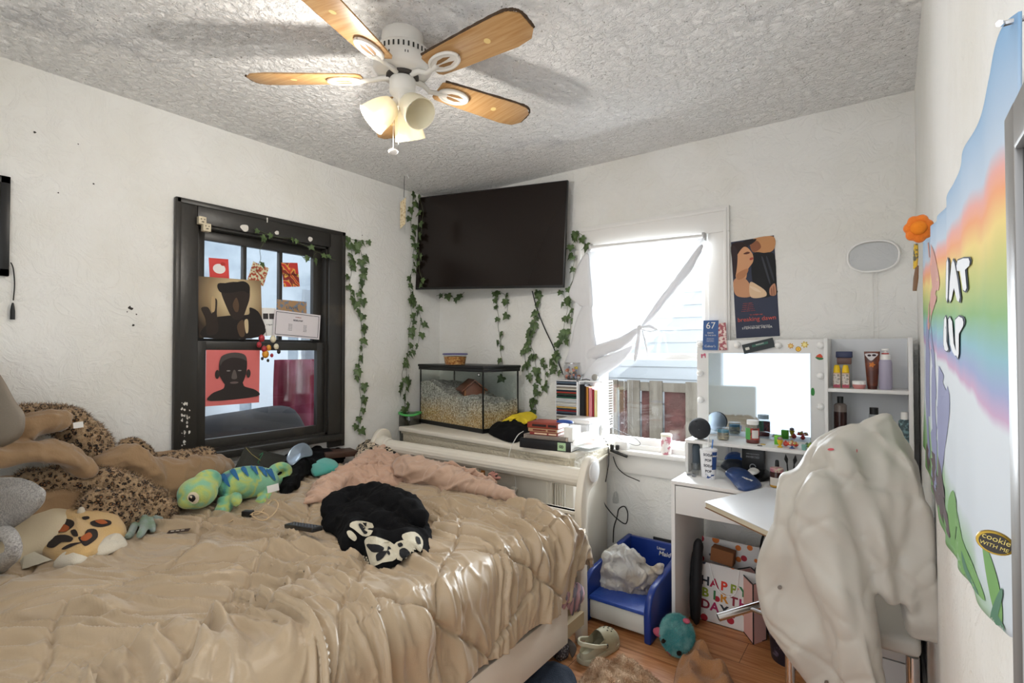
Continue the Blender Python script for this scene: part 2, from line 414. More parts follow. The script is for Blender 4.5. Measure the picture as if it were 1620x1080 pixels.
def sash(x, y0, y1, z0, z1, st, mun=0, bot=None):
    g = G(); bot = bot or st
    g.box(x-.017, x+.017, y0, y0+st, z0, z1); g.box(x-.017, x+.017, y1-st, y1, z0, z1); g.box(x-.016, x+.016, y0+st, y1-st, z1-st, z1-.001); g.box(x-.016, x+.016, y0+st, y1-st, z0+.001, z0+bot)
    for i in range(mun):
        c = y0+st+(y1-y0-2*st)*(i+1)/(mun+1); g.box(x-.014, x+.014, c-.011, c+.011, z0+bot, z1-st)
    s_ = g.build('sash', M_black_paint, w, bevel=.002)
    p = G(); p.add([(x, y0+st-.004, z0+bot-.004), (x, y1-st+.004, z0+bot-.004), (x, y1-st+.004, z1-st+.004), (x, y0+st-.004, z1-st+.004)], [(0, 1, 2, 3)]); p.build('pane', M_glass, s_); return s_
sash(-.075, W1['y0']+.02, W1['y1']-.02, 1.40, W1['z1']-.02, .055, mun=2)
sash(-.035, W1['y0']+.02, W1['y1']-.02, W1['z0']+.01, 1.44, .05, bot=.06)
# chips of bare paint and the split in the head casing
M_chip = mat('chipped_paint', '#d9d5cd', .8)
g = G()
Mw1 = plane_M((.0225, 0, 0), (0, 1, 0), (0, 0, 1))
for (u, v, r) in ((387, 360, .018), (438, 368, .011), (491, 378, .013)):
    p = px(u, v, 'x', .024); random.seed(u)
    shape(g, Mw1, [(p.y+r*(1+.5*random.random())*math.cos(a), p.z+r*(.8+.5*random.random())*math.sin(a)) for a in [i*PI/4 for i in range(8)]])
random.seed(4)
for i in range(26):
    p = px(random.choice([292, 296, 300, 288]), random.uniform(635, 712), 'x', .024); r = random.uniform(.002, .008)
    shape(g, Mw1, [(p.y+r*random.uniform(.3, 1.2)*math.cos(a), p.z+r*random.uniform(.4, 1.8)*math.sin(a)) for a in [i*PI/3 for i in range(6)]])
p = px(423, 348, 'x', .03); shape(g, plane_M((.028, 0, 0), (0, 1, 0), (0, 0, 1)), [(p.y-.003, p.z-.014), (p.y+.003, p.z-.014), (p.y+.004, p.z+.014), (p.y-.004, p.z+.014)], k=1)
g.build('paint_chips', M_chip, w)

# window_2: white double-hung window in the back wall
w = tag(bpy.data.objects.new('window_2', None), kind='structure'); link(w); w.location = (1.76, 0, 1.4)
g = G(); x0, x1, z0, z1 = 1.283, 2.24, .70, 2.2
g.box(x0, W2['x0']+.005, -.02, 0, z0+.078, W2['z1']-.005); g.box(W2['x1']-.005, x1, -.02, 0, z0+.078, W2['z1']-.005); pass
g.build('casing', M_white, w, bevel=.003)
g = G(); g.box(x0, x1, -.0205, 0, W2['z1']-.005, z1+.0); g.build('casing', M_white, w, bevel=.003)
g = G(); g.box(x0+.012, x0+.03, -.027, -.0206, z0+.08, z1-.03); g.box(x1-.03, x1-.012, -.027, -.0206, z0+.08, z1-.03); g.box(x0+.012, x1-.012, -.027, -.0206, z1-.03, z1-.012)
g.build('bead', M_white, w, bevel=.002)
g = G(); g.box(x0-.02, x1+.02, -.065, .03, z0+.05, z0+.077)
g.build('window_sill', M_white, w, bevel=.004)
g = G(); g.box(x0, x1, -.02, 0, z0-.07, z0+.05); g.build('apron', M_white, w, bevel=.003)
g = G(); g.box(W2['x0']+.001, W2['x0']+.03, -.001, .13, W2['z0'], W2['z1']); g.box(W2['x1']-.03, W2['x1']-.001, -.001, .13, W2['z0'], W2['z1'])
g.box(W2['x0'], W2['x1'], 0, .12, W2['z1']-.02, W2['z1']); g.box(W2['x0'], W2['x1'], -.001, .13, W2['z0']-.02, W2['z0']+.004); g.build('jamb', M_white, w)
def sash2(y, z0, z1, st, bot):
    a, b = W2['x0']+.03, W2['x1']-.03
    g = G(); g.box(a, a+st, y-.015, y+.015, z0, z1); g.box(b-st, b, y-.015, y+.015, z0, z1); g.box(a+st, b-st, y-.014, y+.014, z1-st, z1-.001); g.box(a+st, b-st, y-.014, y+.014, z0+.001, z0+bot)
    s_ = g.build('sash', M_white2, w, bevel=.002); G().add([(a+st-.004, y, z0+bot-.004), (b-st+.004, y, z0+bot-.004), (b-st+.004, y, z1-st+.004), (a+st-.004, y, z1-st+.004)], [(0, 1, 2, 3)]).build('pane', M_glass, s_)
sash2(.085, 1.33, W2['z1']-.02, .035, .04); sash2(.045, W2['z0'], 1.37, .035, .045)

# outside window_2: siding of the next house and a fence
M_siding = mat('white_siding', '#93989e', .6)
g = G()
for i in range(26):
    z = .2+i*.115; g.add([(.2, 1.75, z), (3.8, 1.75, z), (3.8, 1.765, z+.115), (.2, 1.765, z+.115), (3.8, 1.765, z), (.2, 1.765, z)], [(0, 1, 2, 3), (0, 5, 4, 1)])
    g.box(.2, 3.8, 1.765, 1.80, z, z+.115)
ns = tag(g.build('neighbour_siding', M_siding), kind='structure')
M_fence = mat('weathered_fence', '#57524b', .9, var=(5, '#464039', .4, .7), bump=(30, .4), scale3=(4, 4, .6))
M_fence_red = mat('red_brown_fence', '#38211f', .9, var=(9, '#4f302e', .4, .7), bump=(40, .4))
ft = px(1000, 601, 'y', 1.25).z
fn = thing('board_fence', 'weathered grey board fence with reddish boards in its gaps outside window', 'fence', (1.6, 1.28, 0))
segs = [(961, 977), (993, 1012), (1028, 1048), (1085, 1130)]
g = G(); xs = [(px(a, 640, 'y', 1.25).x, px(b, 640, 'y', 1.25).x) for a, b in segs]
xs = [(xs[0][0]-.6, xs[0][0]-.28)]+[(xs[0][0]-.2, xs[0][1])]+xs[1:-1]+[(xs[-1][0], xs[-1][1]+.3)]
for a, b in xs: g.box(a, b, 1.24, 1.262, -.1, ft)
g.build('board', M_fence, fn, bevel=.002)
g = G(); g.box(xs[0][0], xs[-1][1], 1.262, 1.30, ft-.09, ft-.015); g.build('rail', M_fence, fn)
g = G(); g.box(xs[0][0], xs[-1][1], 1.262, 1.30, .25, .33); g.build('rail', M_fence, fn)
g = G()
for a, b in ((981, 993), (1016, 1028), (1052, 1085)):
    g.box(px(a, 640, 'y', 1.31).x, px(b, 640, 'y', 1.31).x+.02, 1.30, 1.32, -.1, ft-.05)
g.box(xs[0][0], px(976, 640, 'y', 1.31).x, 1.30, 1.32, -.1, ft-.05)
g.build('back_board', M_fence_red, fn)
structure('ground_outside', G().box(-3.4, 5, .13, 3, -.12, -.1), mat('yard_dirt', '#8a8272', 1))

# beyond window_1: the porch
M_porch = mat('porch_wall_paint', '#8794a1', .8, var=(2, '#a9b4be', .4, .6))
structure('wall_porch', G().box(-2.3, -2.22, -3.4, .6, -.1, 2.9), M_porch)
structure('floor_porch', G().box(-2.3, -.13, -3.4, .6, -.12, -.1), mat('porch_floor', '#77736c', .9))
g = G()
for i in range(7): g.box(-2.22, -2.2, -2.9+i*.5, -2.52+i*.5, .75, 1.62)
tag(g.build('window_3', mat('porch_pale_panes', '#c3ccd6', .6)), kind='structure')
def hang(name, label, cat, x, y0, y1, z0, z1, m, folds=6, amp=.02, group=None):
    g = G(); 
    g.grid(lambda a, b: (x+amp*math.sin(a*folds*2*PI+b)+amp*.4*math.sin(b*5+a*9), y0+(y1-y0)*a+.01*math.sin(b*6+a*4), z0+(z1-z0)*b), 60, 12)
    g.grid(lambda a, b: (x-.006+amp*math.sin(a*folds*2*PI+b)+amp*.4*math.sin(b*5+a*9), y0+(y1-y0)*a+.01*math.sin(b*6+a*4), z0+(z1-z0)*b), 60, 12)
    return tag(g.build(name, m, smooth=True), label, cat, group)
hang('porch_curtain', 'faded red curtain hanging on the porch beyond the black window', 'curtain', -.75, -.98, -.35, -.1, 1.32, mat('faded_red_cloth', '#7c2c40', .9, var=(6, '#96506a', .4, .7)), 5, .03)
hang('porch_curtain', 'pale grey curtain beside the red one beyond the black window', 'curtain', -1.0, -.6, -.2, -.1, 1.9, mat('pale_grey_cloth', '#a9b4c0', .9), 4, .02)
g = G(); puff(g, [(-.6, -1.75, .55), (-.6, -1.75, .9), (-.6, -1.3, .98), (-.6, -.9, .95), (-.6, -.85, .55)], (1, 0, 0), .12, .12)
tag(g.build('porch_armchair', mat('dark_grey_fabric', '#34363b', .9), smooth='all'), 'dark grey padded chair back seen through the lower window pane', 'armchair')
M_polewood = mat('grey_pole', '#8f8b86', .7)
tag(G().tube([(-.5, -.75, -.1), (-.5, -.62, 1.2)], .012).build('porch_pole', M_polewood), 'slanting grey pole leaning on the porch beyond the black window', 'pole')

# baseboards
structure('baseboard_back', G().box(0, XW, -.014, 0, 0, .11), M_white, bevel=.003)
structure('baseboard_right', G().box(XW-.014, XW, YF, -.014, 0, .11), M_white, bevel=.003)
# ------------------------------------------------------------------ ceiling fan
FC = Vector((1.452, -1.70, 2.605))
fan = thing('ceiling_fan', 'five-blade oak and off-white ceiling fan with frosted glass lamps', 'ceiling fan', FC)
L = lambda x, y, z: (FC.x+x, FC.y+y, FC.z+z)
G().lathe([(.078, 0), (.08, -.012), (.08, -.05), (.074, -.058)], FC, 36).build('canopy', M_fanwhite, fan, smooth=True)
g = G(); g.lathe([(.075, -.055), (.098, -.062), (.105, -.075), (.105, -.098), (.11, -.104), (.11, -.135), (.098, -.15), (.06, -.158)], FC, 40)
mh = g.build('motor_housing', M_fanwhite, fan, smooth=True)
g = G()
for i in range(36):
    a = 2*PI*i/36; M = Matrix.Translation(L(0, 0, -.087)) @ Matrix.Rotation(a, 4, 'Z'); g.M = M; g.cbox((.1045, 0, 0), (.004, .006, .018)); 
for i in range(10):
    a = 2*PI*i/10; g.M = Matrix.Translation(L(0, 0, -.12)) @ Matrix.Rotation(a, 4, 'Z'); g.cbox((.1095, .008, 0), (.004, .003, .008)); g.cbox((.1095, -.002, 0), (.004, .003, .008))
g.build('vent_grille', M_slot, mh)
M_bronze = mat('dark_ring', '#3a3430', .5)
G().lathe([(.05, -.156), (.062, -.158), (.062, -.166), (.05, -.168)], FC, 30).build('flywheel', M_bronze, fan, smooth=True)
ZB = -.168
M_slotw = mat('slot_wood', '#8f6a3f', .6)
def blade_pts():
    return [(.15, -.045), (.165, -.056), (.25, -.062), (.50, -.072), (.555, -.066), (.585, -.038), (.588, .03), (.56, .062), (.50, .072), (.25, .062), (.165, .056), (.15, .045)]
for i, deg in enumerate((-144, -72, 0, 72, 144)):
    M = Matrix.Translation(L(0, 0, ZB)) @ Matrix.Rotation(math.radians(deg), 4, 'Z') @ Matrix.Rotation(math.radians(-12), 4, 'X')
    g = G(M); g.prism(blade_pts(), 'z', -.003, .003)
    b = g.build('blade', M_blade, fan, bevel=.001)
    # dust caked along the leading edge
    g = G(M); random.seed(i); e = [(.16, -.056), (.25, -.062), (.50, -.073), (.557, -.067), (.587, -.038), (.590, .03)]
    P = spline([(x, y, .002) for x, y in e], 10)
    g.tube([(p.x, p.y, p.z+.001*random.random()) for p in P], [.0035+.002*random.random() for _ in P], 6); g.build('dust_rim', M_dust, b)
    # printed motif
    g = G(M); g.M = M @ Matrix.Translation((.42, 0, -.0036)); g.prism(disc(.012, 12), 'z', 0, .0003); g.build('printed_motif', mat('motif_cream', '#dcc07e', .5), b)
    # blade iron: arm and pierced oval plate
    g = G(M); g.tube([(.05, 0, .004), (.09, 0, .0), (.12, .012, -.01), (.16, .006, -.009), (.19, 0, -.008)], [.012, .010, .009, .010, .012], 8)
    O = [(.222+.064*math.cos(t), .036*math.sin(t)) for t in [2*PI*k/30 for k in range(30)]]
    g.prism(O, 'z', -.012, -.004); g.tube([(x, y, -.009) for x, y in O]+[(O[0][0], O[0][1], -.009)], .0065, 8, cap=False)
    bi_ = g.build('blade_iron', M_fanwhite, b, smooth=True, angle=50)
    for sy in (-1, 1):
        g = G(M); g.prism([(.185, sy*.004), (.205, sy*.017), (.235, sy*.020), (.262, sy*.011), (.240, sy*.006), (.21, sy*.003)], 'z', -.0126, -.012); g.build('pierced_slot', M_slotw, bi_)
# light kit
G().lathe([(.028, -.165), (.046, -.17), (.05, -.176), (.05, -.222), (.046, -.228), (.034, -.242), (.026, -.262), (.014, -.275), (.006, -.29), (.001, -.30)], FC, 30).build('switch_housing', M_fanwhite, fan, smooth=True)
M_shade = mat('frosted_shade_glass', '#f3ecd2', .35, alpha=1)
def _shade():
    m = M_shade; N = m.node_tree.nodes; Lk = m.node_tree.links; b = N['Principled BSDF']
    t = N.new('ShaderNodeBsdfTranslucent'); t.inputs[0].default_value = C('#fffaf0'); mx = N.new('ShaderNodeMixShader'); mx.inputs[0].default_value = .16
    Lk.new(b.outputs[0], mx.inputs[1]); Lk.new(t.outputs[0], mx.inputs[2]); Lk.new(mx.outputs[0], N['Material Output'].inputs[0])
_shade()
M_bulb_on = mat('lit_bulb', '#fff6e0', .4, emit=('#fff1d8', 3)); M_bulb_off = mat('unlit_bulb', '#f1ead8', .3)
for k, (az, on) in enumerate(((232, 1), (352, 0), (112, 1))):
    a = math.radians(az); tilt = math.radians(42); d = Vector((math.cos(a)*math.cos(tilt), math.sin(a)*math.cos(tilt), -math.sin(tilt)))
    if k == 2: d = Vector((math.cos(a)*.45, math.sin(a)*.45, -.85)).normalized()
    o = Vector(L(0, 0, -.238)); c = o+d*.045; R = Vector((0, 0, 1)).rotation_difference(d).to_matrix().to_4x4()
    G().tube([o+d*.012, o+d*.05], .016, 12).build('lamp_arm', M_fanwhite, fan, smooth=True)
    pr = [(.020, 0), (.034, .006), (.046, .03), (.054, .06), (.057, .085), (.060, .112)]
    g = G(); g.shell(pr+[(.057, .111), (.054, .085), (.051, .06), (.043, .031), (.031, .009), (.017, .003)], c, 32, M=R)
    s_ = g.build('lamp_shade', M_shade, fan, smooth=True)
    if on: G().lathe([(.012, -.01), (.013, .02), (.026, .05), (.030, .068), (.024, .088), (.001, .098)], c, 18, M=R).build('bulb', M_bulb_on if on else M_bulb_off, s_, smooth=True)
    if on:
        l = bpy.data.lights.new('fan_bulb_light', 'POINT'); l.energy = 8.5; l.color = (1.0, .95, .88); l.shadow_soft_size = .03
        lo = bpy.data.objects.new('fan_bulb_light', l); COL.objects.link(lo); lo.location = c+d*.150
M_chain = mat('chain_white', '#efece6', .4)
ch = px(622, 240, 'y', -1.72)
g = G(); g.tube([L(-.035, -.01, -.22), (ch.x, ch.y, FC.z-.27), (ch.x, ch.y, ch.z)], .0012, 6); c1 = g.build('pull_chain', M_chain, fan)
G().ball(ch, (.019, .019, .010), 20).build('chain_pull', M_chain, c1, smooth=True)
g = G(); g.tube([L(.02, -.035, -.24), L(.02, -.037, -.44)], .0009, 6); g.build('pull_chain', M_chain, fan)

# ------------------------------------------------------------------ television across the corner
A_ = Vector((.035, -.285, 0)); B_ = Vector((1.242, -.105, 0)); tv_c = (A_+B_)/2; tv_c.z = 2.182
TV = thing('television', 'large black flat-screen television mounted high across the room corner', 'television', tv_c)
xd = (Vector((B_.x, B_.y, 2.158))-Vector((A_.x, A_.y, 2.21))).normalized(); nrm = Vector((xd.y, -xd.x, 0)).normalized()
Mtv = plane_M(tv_c, xd, xd.cross(nrm)*-1 if (xd.cross(nrm)).z < 0 else xd.cross(nrm))
if (Mtv.to_3x3() @ Vector((0, 0, 1))).dot(nrm) < 0: pass
tw, thh = 1.222, .705
g = G(Mtv); g.cbox((0, 0, -.012), (tw, thh, .024)); g.build('housing', M_blackp, TV, bevel=.003)
g = G(Mtv); g.cbox((0, .004, .0008), (tw-.014, thh-.024, .0012)); g.build('screen', M_screen, TV)
g = G(Mtv); g.cbox((0, -.04, -.045), (tw*.6, thh*.5, .045)); g.build('rear_casing', M_blackp, TV, bevel=.006)
g = G(); g.tube([Mtv @ Vector((.1, 0, -.06)), (.75, -.02, 2.15)], .02, 8); g.cbox((.75, -.008, 2.15), (.2, .015, .3)); g.build('wall_mount', M_blackp, TV)

# ------------------------------------------------------------------ dresser
DZ = .853
dr = thing('dresser', 'cream dresser with carved frieze and round knobs behind the footboard', 'dresser', (.85, -.35, 0))
top = [(.17, -.03), (1.535, -.035), (1.60, -.40), (1.62, -.65), (1.60, -.685), (1.04, -.645), (.155, -.568), (.14, -.545), (.17, -.50)]
def inset(p, d):
    c = Vector((sum(q[0] for q in p)/len(p), sum(q[1] for q in p)/len(p))); return [(q[0]+(-d if q[0] > c.x else d), q[1]+(d if q[1] < c.y else 0)) for q in p]
G().prism(top, 'z', DZ-.03, DZ).build('top', M_cream, dr, bevel=.007, seg=3)
body = inset(top, .035)
g = G(); g.prism(inset(top, .012), 'z', DZ-.045, DZ-.03); g.prism(inset(top, .022), 'z', DZ-.105, DZ-.045); g.prism(inset(top, .012), 'z', DZ-.118, DZ-.105); g.build('frieze', mat('carved_cream', '#c9bfaa', .5, bump=(70, 1.0)), dr, bevel=.002)
g = G(); g.prism(body, 'z', .0, DZ-.118); g.build('body', M_cream, dr, bevel=.003)
# right flank is plain white
g = G(); a, b = Vector((body[1][0], body[1][1], 0)), Vector((body[3][0], body[3][1], 0))
dd = Vector((1.005, -.665+.035, 0))
fl, fr = Vector((.145, -.535, 0)), Vector((1.59, -.662, 0)); fx = (fr-fl).normalized(); fn_ = Vector((fx.y, -fx.x, 0))
def drw(u0, u1, z0, z1, knob=1):
    W_ = (fr-fl).length; c = fl+fx*(W_*(u0+u1)/2)+fn_*.012; c.z = (z0+z1)/2; M = plane_M(c, fx, (0, 0, 1)); w_ = W_*(u1-u0); h_ = z1-z0
    g = G(M); g.cbox((0, 0, .004), (w_, h_, .02)); g.cbox((0, 0, .014), (w_-.05, h_-.05, .012)); d = g.build('drawer', M_cream, dr, bevel=.004)
    for kx in ((0,) if knob == 1 else (-w_*.3, w_*.3)):
        g = G(M @ Matrix.Translation((kx, 0, .02))); g.lathe([(.008, 0), (.007, .012), (.017, .02), (.019, .028), (.014, .036), (.001, .04)], (0, 0, 0), 18); g.build('knob', M_cream, d, smooth=True)
for (z0, z1) in ((.50, .72), (.27, .48), (.04, .25)):
    for (u0, u1) in ((.035, .30), (.33, .545), (.60, .93)): drw(u0, u1, z0, z1)
g = G()
for i in range(5):
    c = fl+fx*((fr-fl).length*(.945+.01*i))+fn_*.014; c.z = .38; g.cbox(c, (.006, .008, .66))
g.build('fluting', M_cream, dr)
g = G(); c = fl+fx*((fr-fl).length*.572)+fn_*.018; c.z = .56; g.cbox(c, (.022, .012, .3)); g.build('exposed_strip', mat('bare_orange_wood', '#b9783c', .6), dr)

# ------------------------------------------------------------------ bed
bed = thing('bed', 'cream sleigh bed with fluted footboard rail and lattice panel', 'bed', (.95, -1.9, 0))
YB = -.83; XL, XR = .20, 1.745
def post(x0, x1, y0=YB):
    # profile in the y-z plane: leg rising into a curl that rolls away from the mattress
    out = [(-.025, 0), (-.03, .35), (-.028, .60), (-.022, .68), (.0, .76), (.03, .82), (.06, .852), (.10, .862), (.145, .845), (.168, .80), (.160, .755), (.130, .722), (.095, .715), (.065, .70), (.045, .66), (.038, .55), (.035, .3), (.04, 0)]
    P = spline([(a, b, 0) for a, b in out[1:-1]], 3); pts = [out[0]]+[(p.x, p.y) for p in P]+[out[-1]]
    g = G(); g.prism([(y0+a, b) for a, b in pts], 'x', x0, x1); return g
pr_ = post(XR-.018, XR+.02).build('footboard_post', M_cream, bed, bevel=.005, angle=50)
G().prism([(YB+.10+.052*math.cos(a), .79+.052*math.sin(a)) for a in [2*PI*i/28 for i in range(28)]], 'x', XR+.02, XR+.028).build('scroll_cap', M_white2, pr_, bevel=.003)
pl_ = post(XL-.04, XL-.005).build('footboard_post', M_cream, bed, bevel=.005, angle=50)
g = G(); g.lathe([(.055, 0), (.062, .02), (.055, .05), (.048, .06), (.052, .075), (.044, .09)], (XL-.005, YB+.072, .762), 28, M=Matrix.Rotation(PI/2, 4, 'Y')); g.build('collar', M_cream, pl_, smooth=True)
# fluted top rail
n = 48; prof = [(.050*(1-.07*abs(math.sin(8*a))), a) for a in [2*PI*i/n for i in range(n)]]
g = G(); g.prism([(YB+.072+r*.93*math.cos(a), .757+r*.93*math.sin(a)) for r, a in prof], 'x', XL, XR-.018); g.build('top_rail', M_cream, bed, smooth=True, angle=70)
g = G(); g.box(XL, XR-.018, YB-.012, YB+.022, .49, .612); g.box(XL, XR-.018, YB-.018, YB+.028, .595, .612)
g.build('middle_rail', M_cream, bed, bevel=.004)
g = G(); g.box(XL, XR-.018, YB-.012, YB+.022, .16, .26); g.build('bottom_rail', M_cream, bed, bevel=.004)
G().box(XL, XL+.09, YB-.01, YB+.02, .26, .49).build('stile', M_cream, bed, bevel=.003); G().box(XR-.10, XR-.018, YB-.01, YB+.02, .26, .49).build('stile', M_cream, bed, bevel=.003)
g = G()
for s in (1, -1):
    x = XL+.05
    while x < XR-.05:
        a = Vector((x, YB+.002+.006*s, .25)); b = Vector((x+.25*s, YB+.002+.006*s, .50)); 
        a2, b2 = Vector(a), Vector(b)
        for q, r_ in ((a2, b2), (b2, a2)):
            pass
        lo, hi = XL+.02, XR-.06
        def cl(p, q):
            d = q-p; t0, t1 = 0, 1
            for lim, sgn in ((lo, 1), (hi, -1)):
                if abs(d.x) > 1e-6:
                    t = (lim-p.x)/d.x
                    if (p.x-lim)*sgn < 0: t0 = max(t0, t)
                    if (q.x-lim)*sgn < 0: t1 = min(t1, t)
            return (p+d*t0, p+d*t1) if t1 > t0+.02 else None
        r_ = cl(a, b)
        if r_:
            p, q = r_; d = (q-p).normalized(); nn = Vector((-d.z, 0, d.x))*.013; y = p.y
            g.add([(p+nn)+Vector((0, -.003, 0)), (p-nn)+Vector((0, -.003, 0)), (q-nn)+Vector((0, -.003, 0)), (q+nn)+Vector((0, -.003, 0)),
                   (p+nn)+Vector((0, .003, 0)), (p-nn)+Vector((0, .003, 0)), (q-nn)+Vector((0, .003, 0)), (q+nn)+Vector((0, .003, 0))], [(0, 1, 2, 3), (7, 6, 5, 4), (0, 4, 5, 1), (1, 5, 6, 2), (2, 6, 7, 3), (3, 7, 4, 0)])
        x += .075
g.build('lattice_panel', M_cream, bed)
g = G(); g.box(1.80, 1.83, -3.1, -1.095, .135, .30); g.build('side_rail', M_cream, bed, bevel=.004)
g = G(); g.box(XL+.02, 1.78, -3.1, YB-.03, .10, .16); g.build('slat_base', mat('slat_pine', '#b09a78', .7), bed)
M_sheetw = mat('white_sheet', '#dcd8d6', .8, bump=(6, .5))
mt = G().box(XL+.01, 1.68, -3.1, YB-.06, .165, .60).build('mattress', M_sheetw, None, bevel=.05, seg=4); tag(mt, 'white mattress lying on the cream sleigh bed', 'mattress')
hb = G(); hb.box(XL-.06, XR+.03, -3.17, -3.11, 0, 1.0); hb.build('headboard', M_cream, bed, bevel=.01)

# comforter: one quilted sheet, wrinkled, that falls over the right side and the foot
M_comf = mat('tan_satin', '#ac977b', .37, spec=.5, sheen=.3, bump=(260, .08))
def comforter():
    # parameters: s across (0 wall side .. 1 hem on the right), t along (0 foot .. 1 head)
    NS, NT = 400, 400
    x0, xe = .16, 1.70; drop = .40; Ls = (xe-x0)+drop; y0, y1 = -.875, -3.12
    vs = []
    ang = math.radians(24)
    def fold(q, al):  # q in cloth coordinates (metres)
        c, s = math.cos(al), math.sin(al); u = q[0]*c+q[1]*s; v = -q[0]*s+q[1]*c
        w = mn.noise(Vector((u*1.6, v*1.6, 3.3)))*.16+mn.noise(Vector((u*4, v*4, 1.1)))*.04
        a = mn.noise(Vector((u*1.15, (v+w)*7.0, .7))); b = mn.noise(Vector((u*2.4+5, (v+w)*16, 2.7))); d = mn.noise(Vector((u*9, (v+w)*42, 8.7)))
        return math.exp(-(a/.11)**2)*.95+math.exp(-((b-.03)/.13)**2)*.50+math.exp(-(d/.13)**2)*.17-.35
    for i in range(NS+1):
        s = i/NS*Ls
        for j in range(NT+1):
            t = j/NT; y = y0+(y1-y0)*t
            # seams of the quilt
            def seam(a): f = abs((a % 1)-.5)*2; return 1-f
            wq = .10*mn.noise(Vector((s*2.1, y*2.1, 4))); ux, uy = (s+wq)/.50, (y+.1+wq)/.50
            d1 = abs(((ux+uy) % 1)-.5)*2; d2 = abs(((ux-uy) % 1)-.5)*2; sm = max(0, d1-.945)/.055+max(0, d2-.945)/.055
            sm = min(1, sm); quilt = (1-d1**6)*(1-d2**6)
            al = math.radians(22-26*max(0, min(1, (y+2.3)/1.3)))
            if s > xe-x0-.25: al = math.radians(-6)
            fo = fold((s, y), al)
            amp = .021+.012*mn.noise(Vector((s*1.3, y*1.3, 9)))
            amp *= (1.2 if s > xe-x0-.3 else 1)
            edge = min(1, (t)*16); h = (fo*amp*1.30+quilt*.007-.015*sm)*(.35+.65*edge)
            ss = s-(xe-x0)
            if ss > 0 and t < .10: ss *= .55+.45*(t/.10)
            R = .13
            if ss <= -.0: bx, bz, nx, nzz = x0+s, .655, 0, 1
            elif ss < R*PI/2*.9: a = ss/R; bx, bz, nx, nzz = xe+R*math.sin(a), .655-R*(1-math.cos(a)), math.sin(a), math.cos(a)
            else:
                a = PI/2*.9; e = ss-R*a; bx = xe+R*math.sin(a)+e*math.cos(a)*.6; bz = .655-R*(1-math.cos(a))-e*math.sin(a); nx, nzz = math.sin(a), math.cos(a)
            # broad billows
            bil = .030*mn.noise(Vector((s*2.3+1, y*2.3, 5)))+.02*mn.noise(Vector((s*5+1, y*4, 6)))
            foot = max(0, 1-(t*2.245)/.16); bz2 = -.20*(1-math.sqrt(max(0, 1-foot*foot)))
            hem = 0
            if i > NS*.82: hem = .03*mn.noise(Vector((y*6, 2, 2)))*(i/NS-.82)/.18
            px_, pz_ = bx+nx*(h+bil), bz+nzz*(h+bil)+bz2*(1 if nzz > .5 else .6)+hem
            y_ = y
            if nx > .5: y_ += .03*mn.noise(Vector((s*4, y*7, 4)))
            vs.append((px_, y_, pz_))
    f = [(i*(NT+1)+j, (i+1)*(NT+1)+j, (i+1)*(NT+1)+j+1, i*(NT+1)+j+1) for i in range(NS) for j in range(NT)]
    g = G(); g.add(vs, f); o = g.build('comforter', M_comf, None, smooth='all')
    if sum(p.normal.z for p in o.data.polygons) < 0: o.data.flip_normals()
    sd = o.modifiers.new('thickness', 'SOLIDIFY'); sd.thickness = .02; sd.offset = -1
    return o
cf = comforter(); tag(cf, 'wrinkled tan satin quilted comforter spread over the bed', 'comforter')

# ------------------------------------------------------------------ desk with vanity hutch
dk = thing('desk', 'white desk with a drawer, side cabinet and lighted vanity mirror hutch', 'desk', (2.56, -.27, 0))
DX0, DX1, DY0, DY1 = 2.078, 3.035, -.515, -.03
G().box(DX0, DX1, DY0, DY1, .732, .75).build('desktop', M_white2, dk, bevel=.0015)
G().box(DX0, DX0+.018, DY0, DY1, 0, .732).build('side_panel', M_white2, dk, bevel=.001)
G().box(DX1-.018, DX1, DY0, DY1, 0, .732).build('side_panel', M_white2, dk, bevel=.001)
G().box(DX0+.018, 2.72, DY0+.02, DY1-.08, .59, .60).box(DX0+.018, 2.72, DY1-.09, DY1-.08, .59, .732).build('drawer_box', M_white2, dk)
d = G().box(DX0+.022, 2.715, DY0, DY0+.016, .592, .727).build('drawer', M_white2, dk, bevel=.001)
G().box(2.72, 2.738, DY0, DY1, 0, .732).build('partition', M_white2, dk)
M_greyd = mat('drawer_front', '#d8d8d8', .4)
for z0, z1 in ((.01, .175), (.18, .362), (.367, .545), (.55, .727)):
    d = G().box(2.742, DX1-.02, DY0, DY0+.016, z0, z1).build('drawer', M_greyd, dk, bevel=.001)
    G().tube([(2.88, DY0, (z0+z1)/2), (2.88, DY0-.016, (z0+z1)/2)], .006, 12).build('knob', M_metal, d, smooth=True)
hz0, hz1 = .75, 1.445; HXM = 2.708
# cubby under the mirror
G().box(DX0, HXM, -.30, -.045, .905, .921).build('hutch_shelf', M_white2, dk, bevel=.001)
G().box(DX0, DX0+.016, -.30, -.045, .75, .905).build('hutch_side', M_white2, dk, bevel=.001)
G().box(DX0+.22, HXM, -.06, -.05, .75, .905).build('hutch_back', M_white2, dk)
mb = G().box(2.072, HXM, -.062, -.045, .921, hz1)
mbo = mb.build('mirror_board', M_white2, dk, bevel=.001)
mi = G().box(2.136, 2.631, -.066, -.062, .928, 1.375).build('mirror', M_mirror, mbo)
M_globe = mat('frosted_bulb', '#f0efec', .35, sheen=.2)
for (u, v) in ((1107, 545), (1166, 545), (1231, 546), (1298, 546), (1107, 590), (1108, 632), (1298, 594), (1298, 643)):
    p = px(u, v, 'y', -.075); G().ball((p.x, -.072, p.z), .0175, 16).build('vanity_bulb', M_globe, mbo, smooth=True)
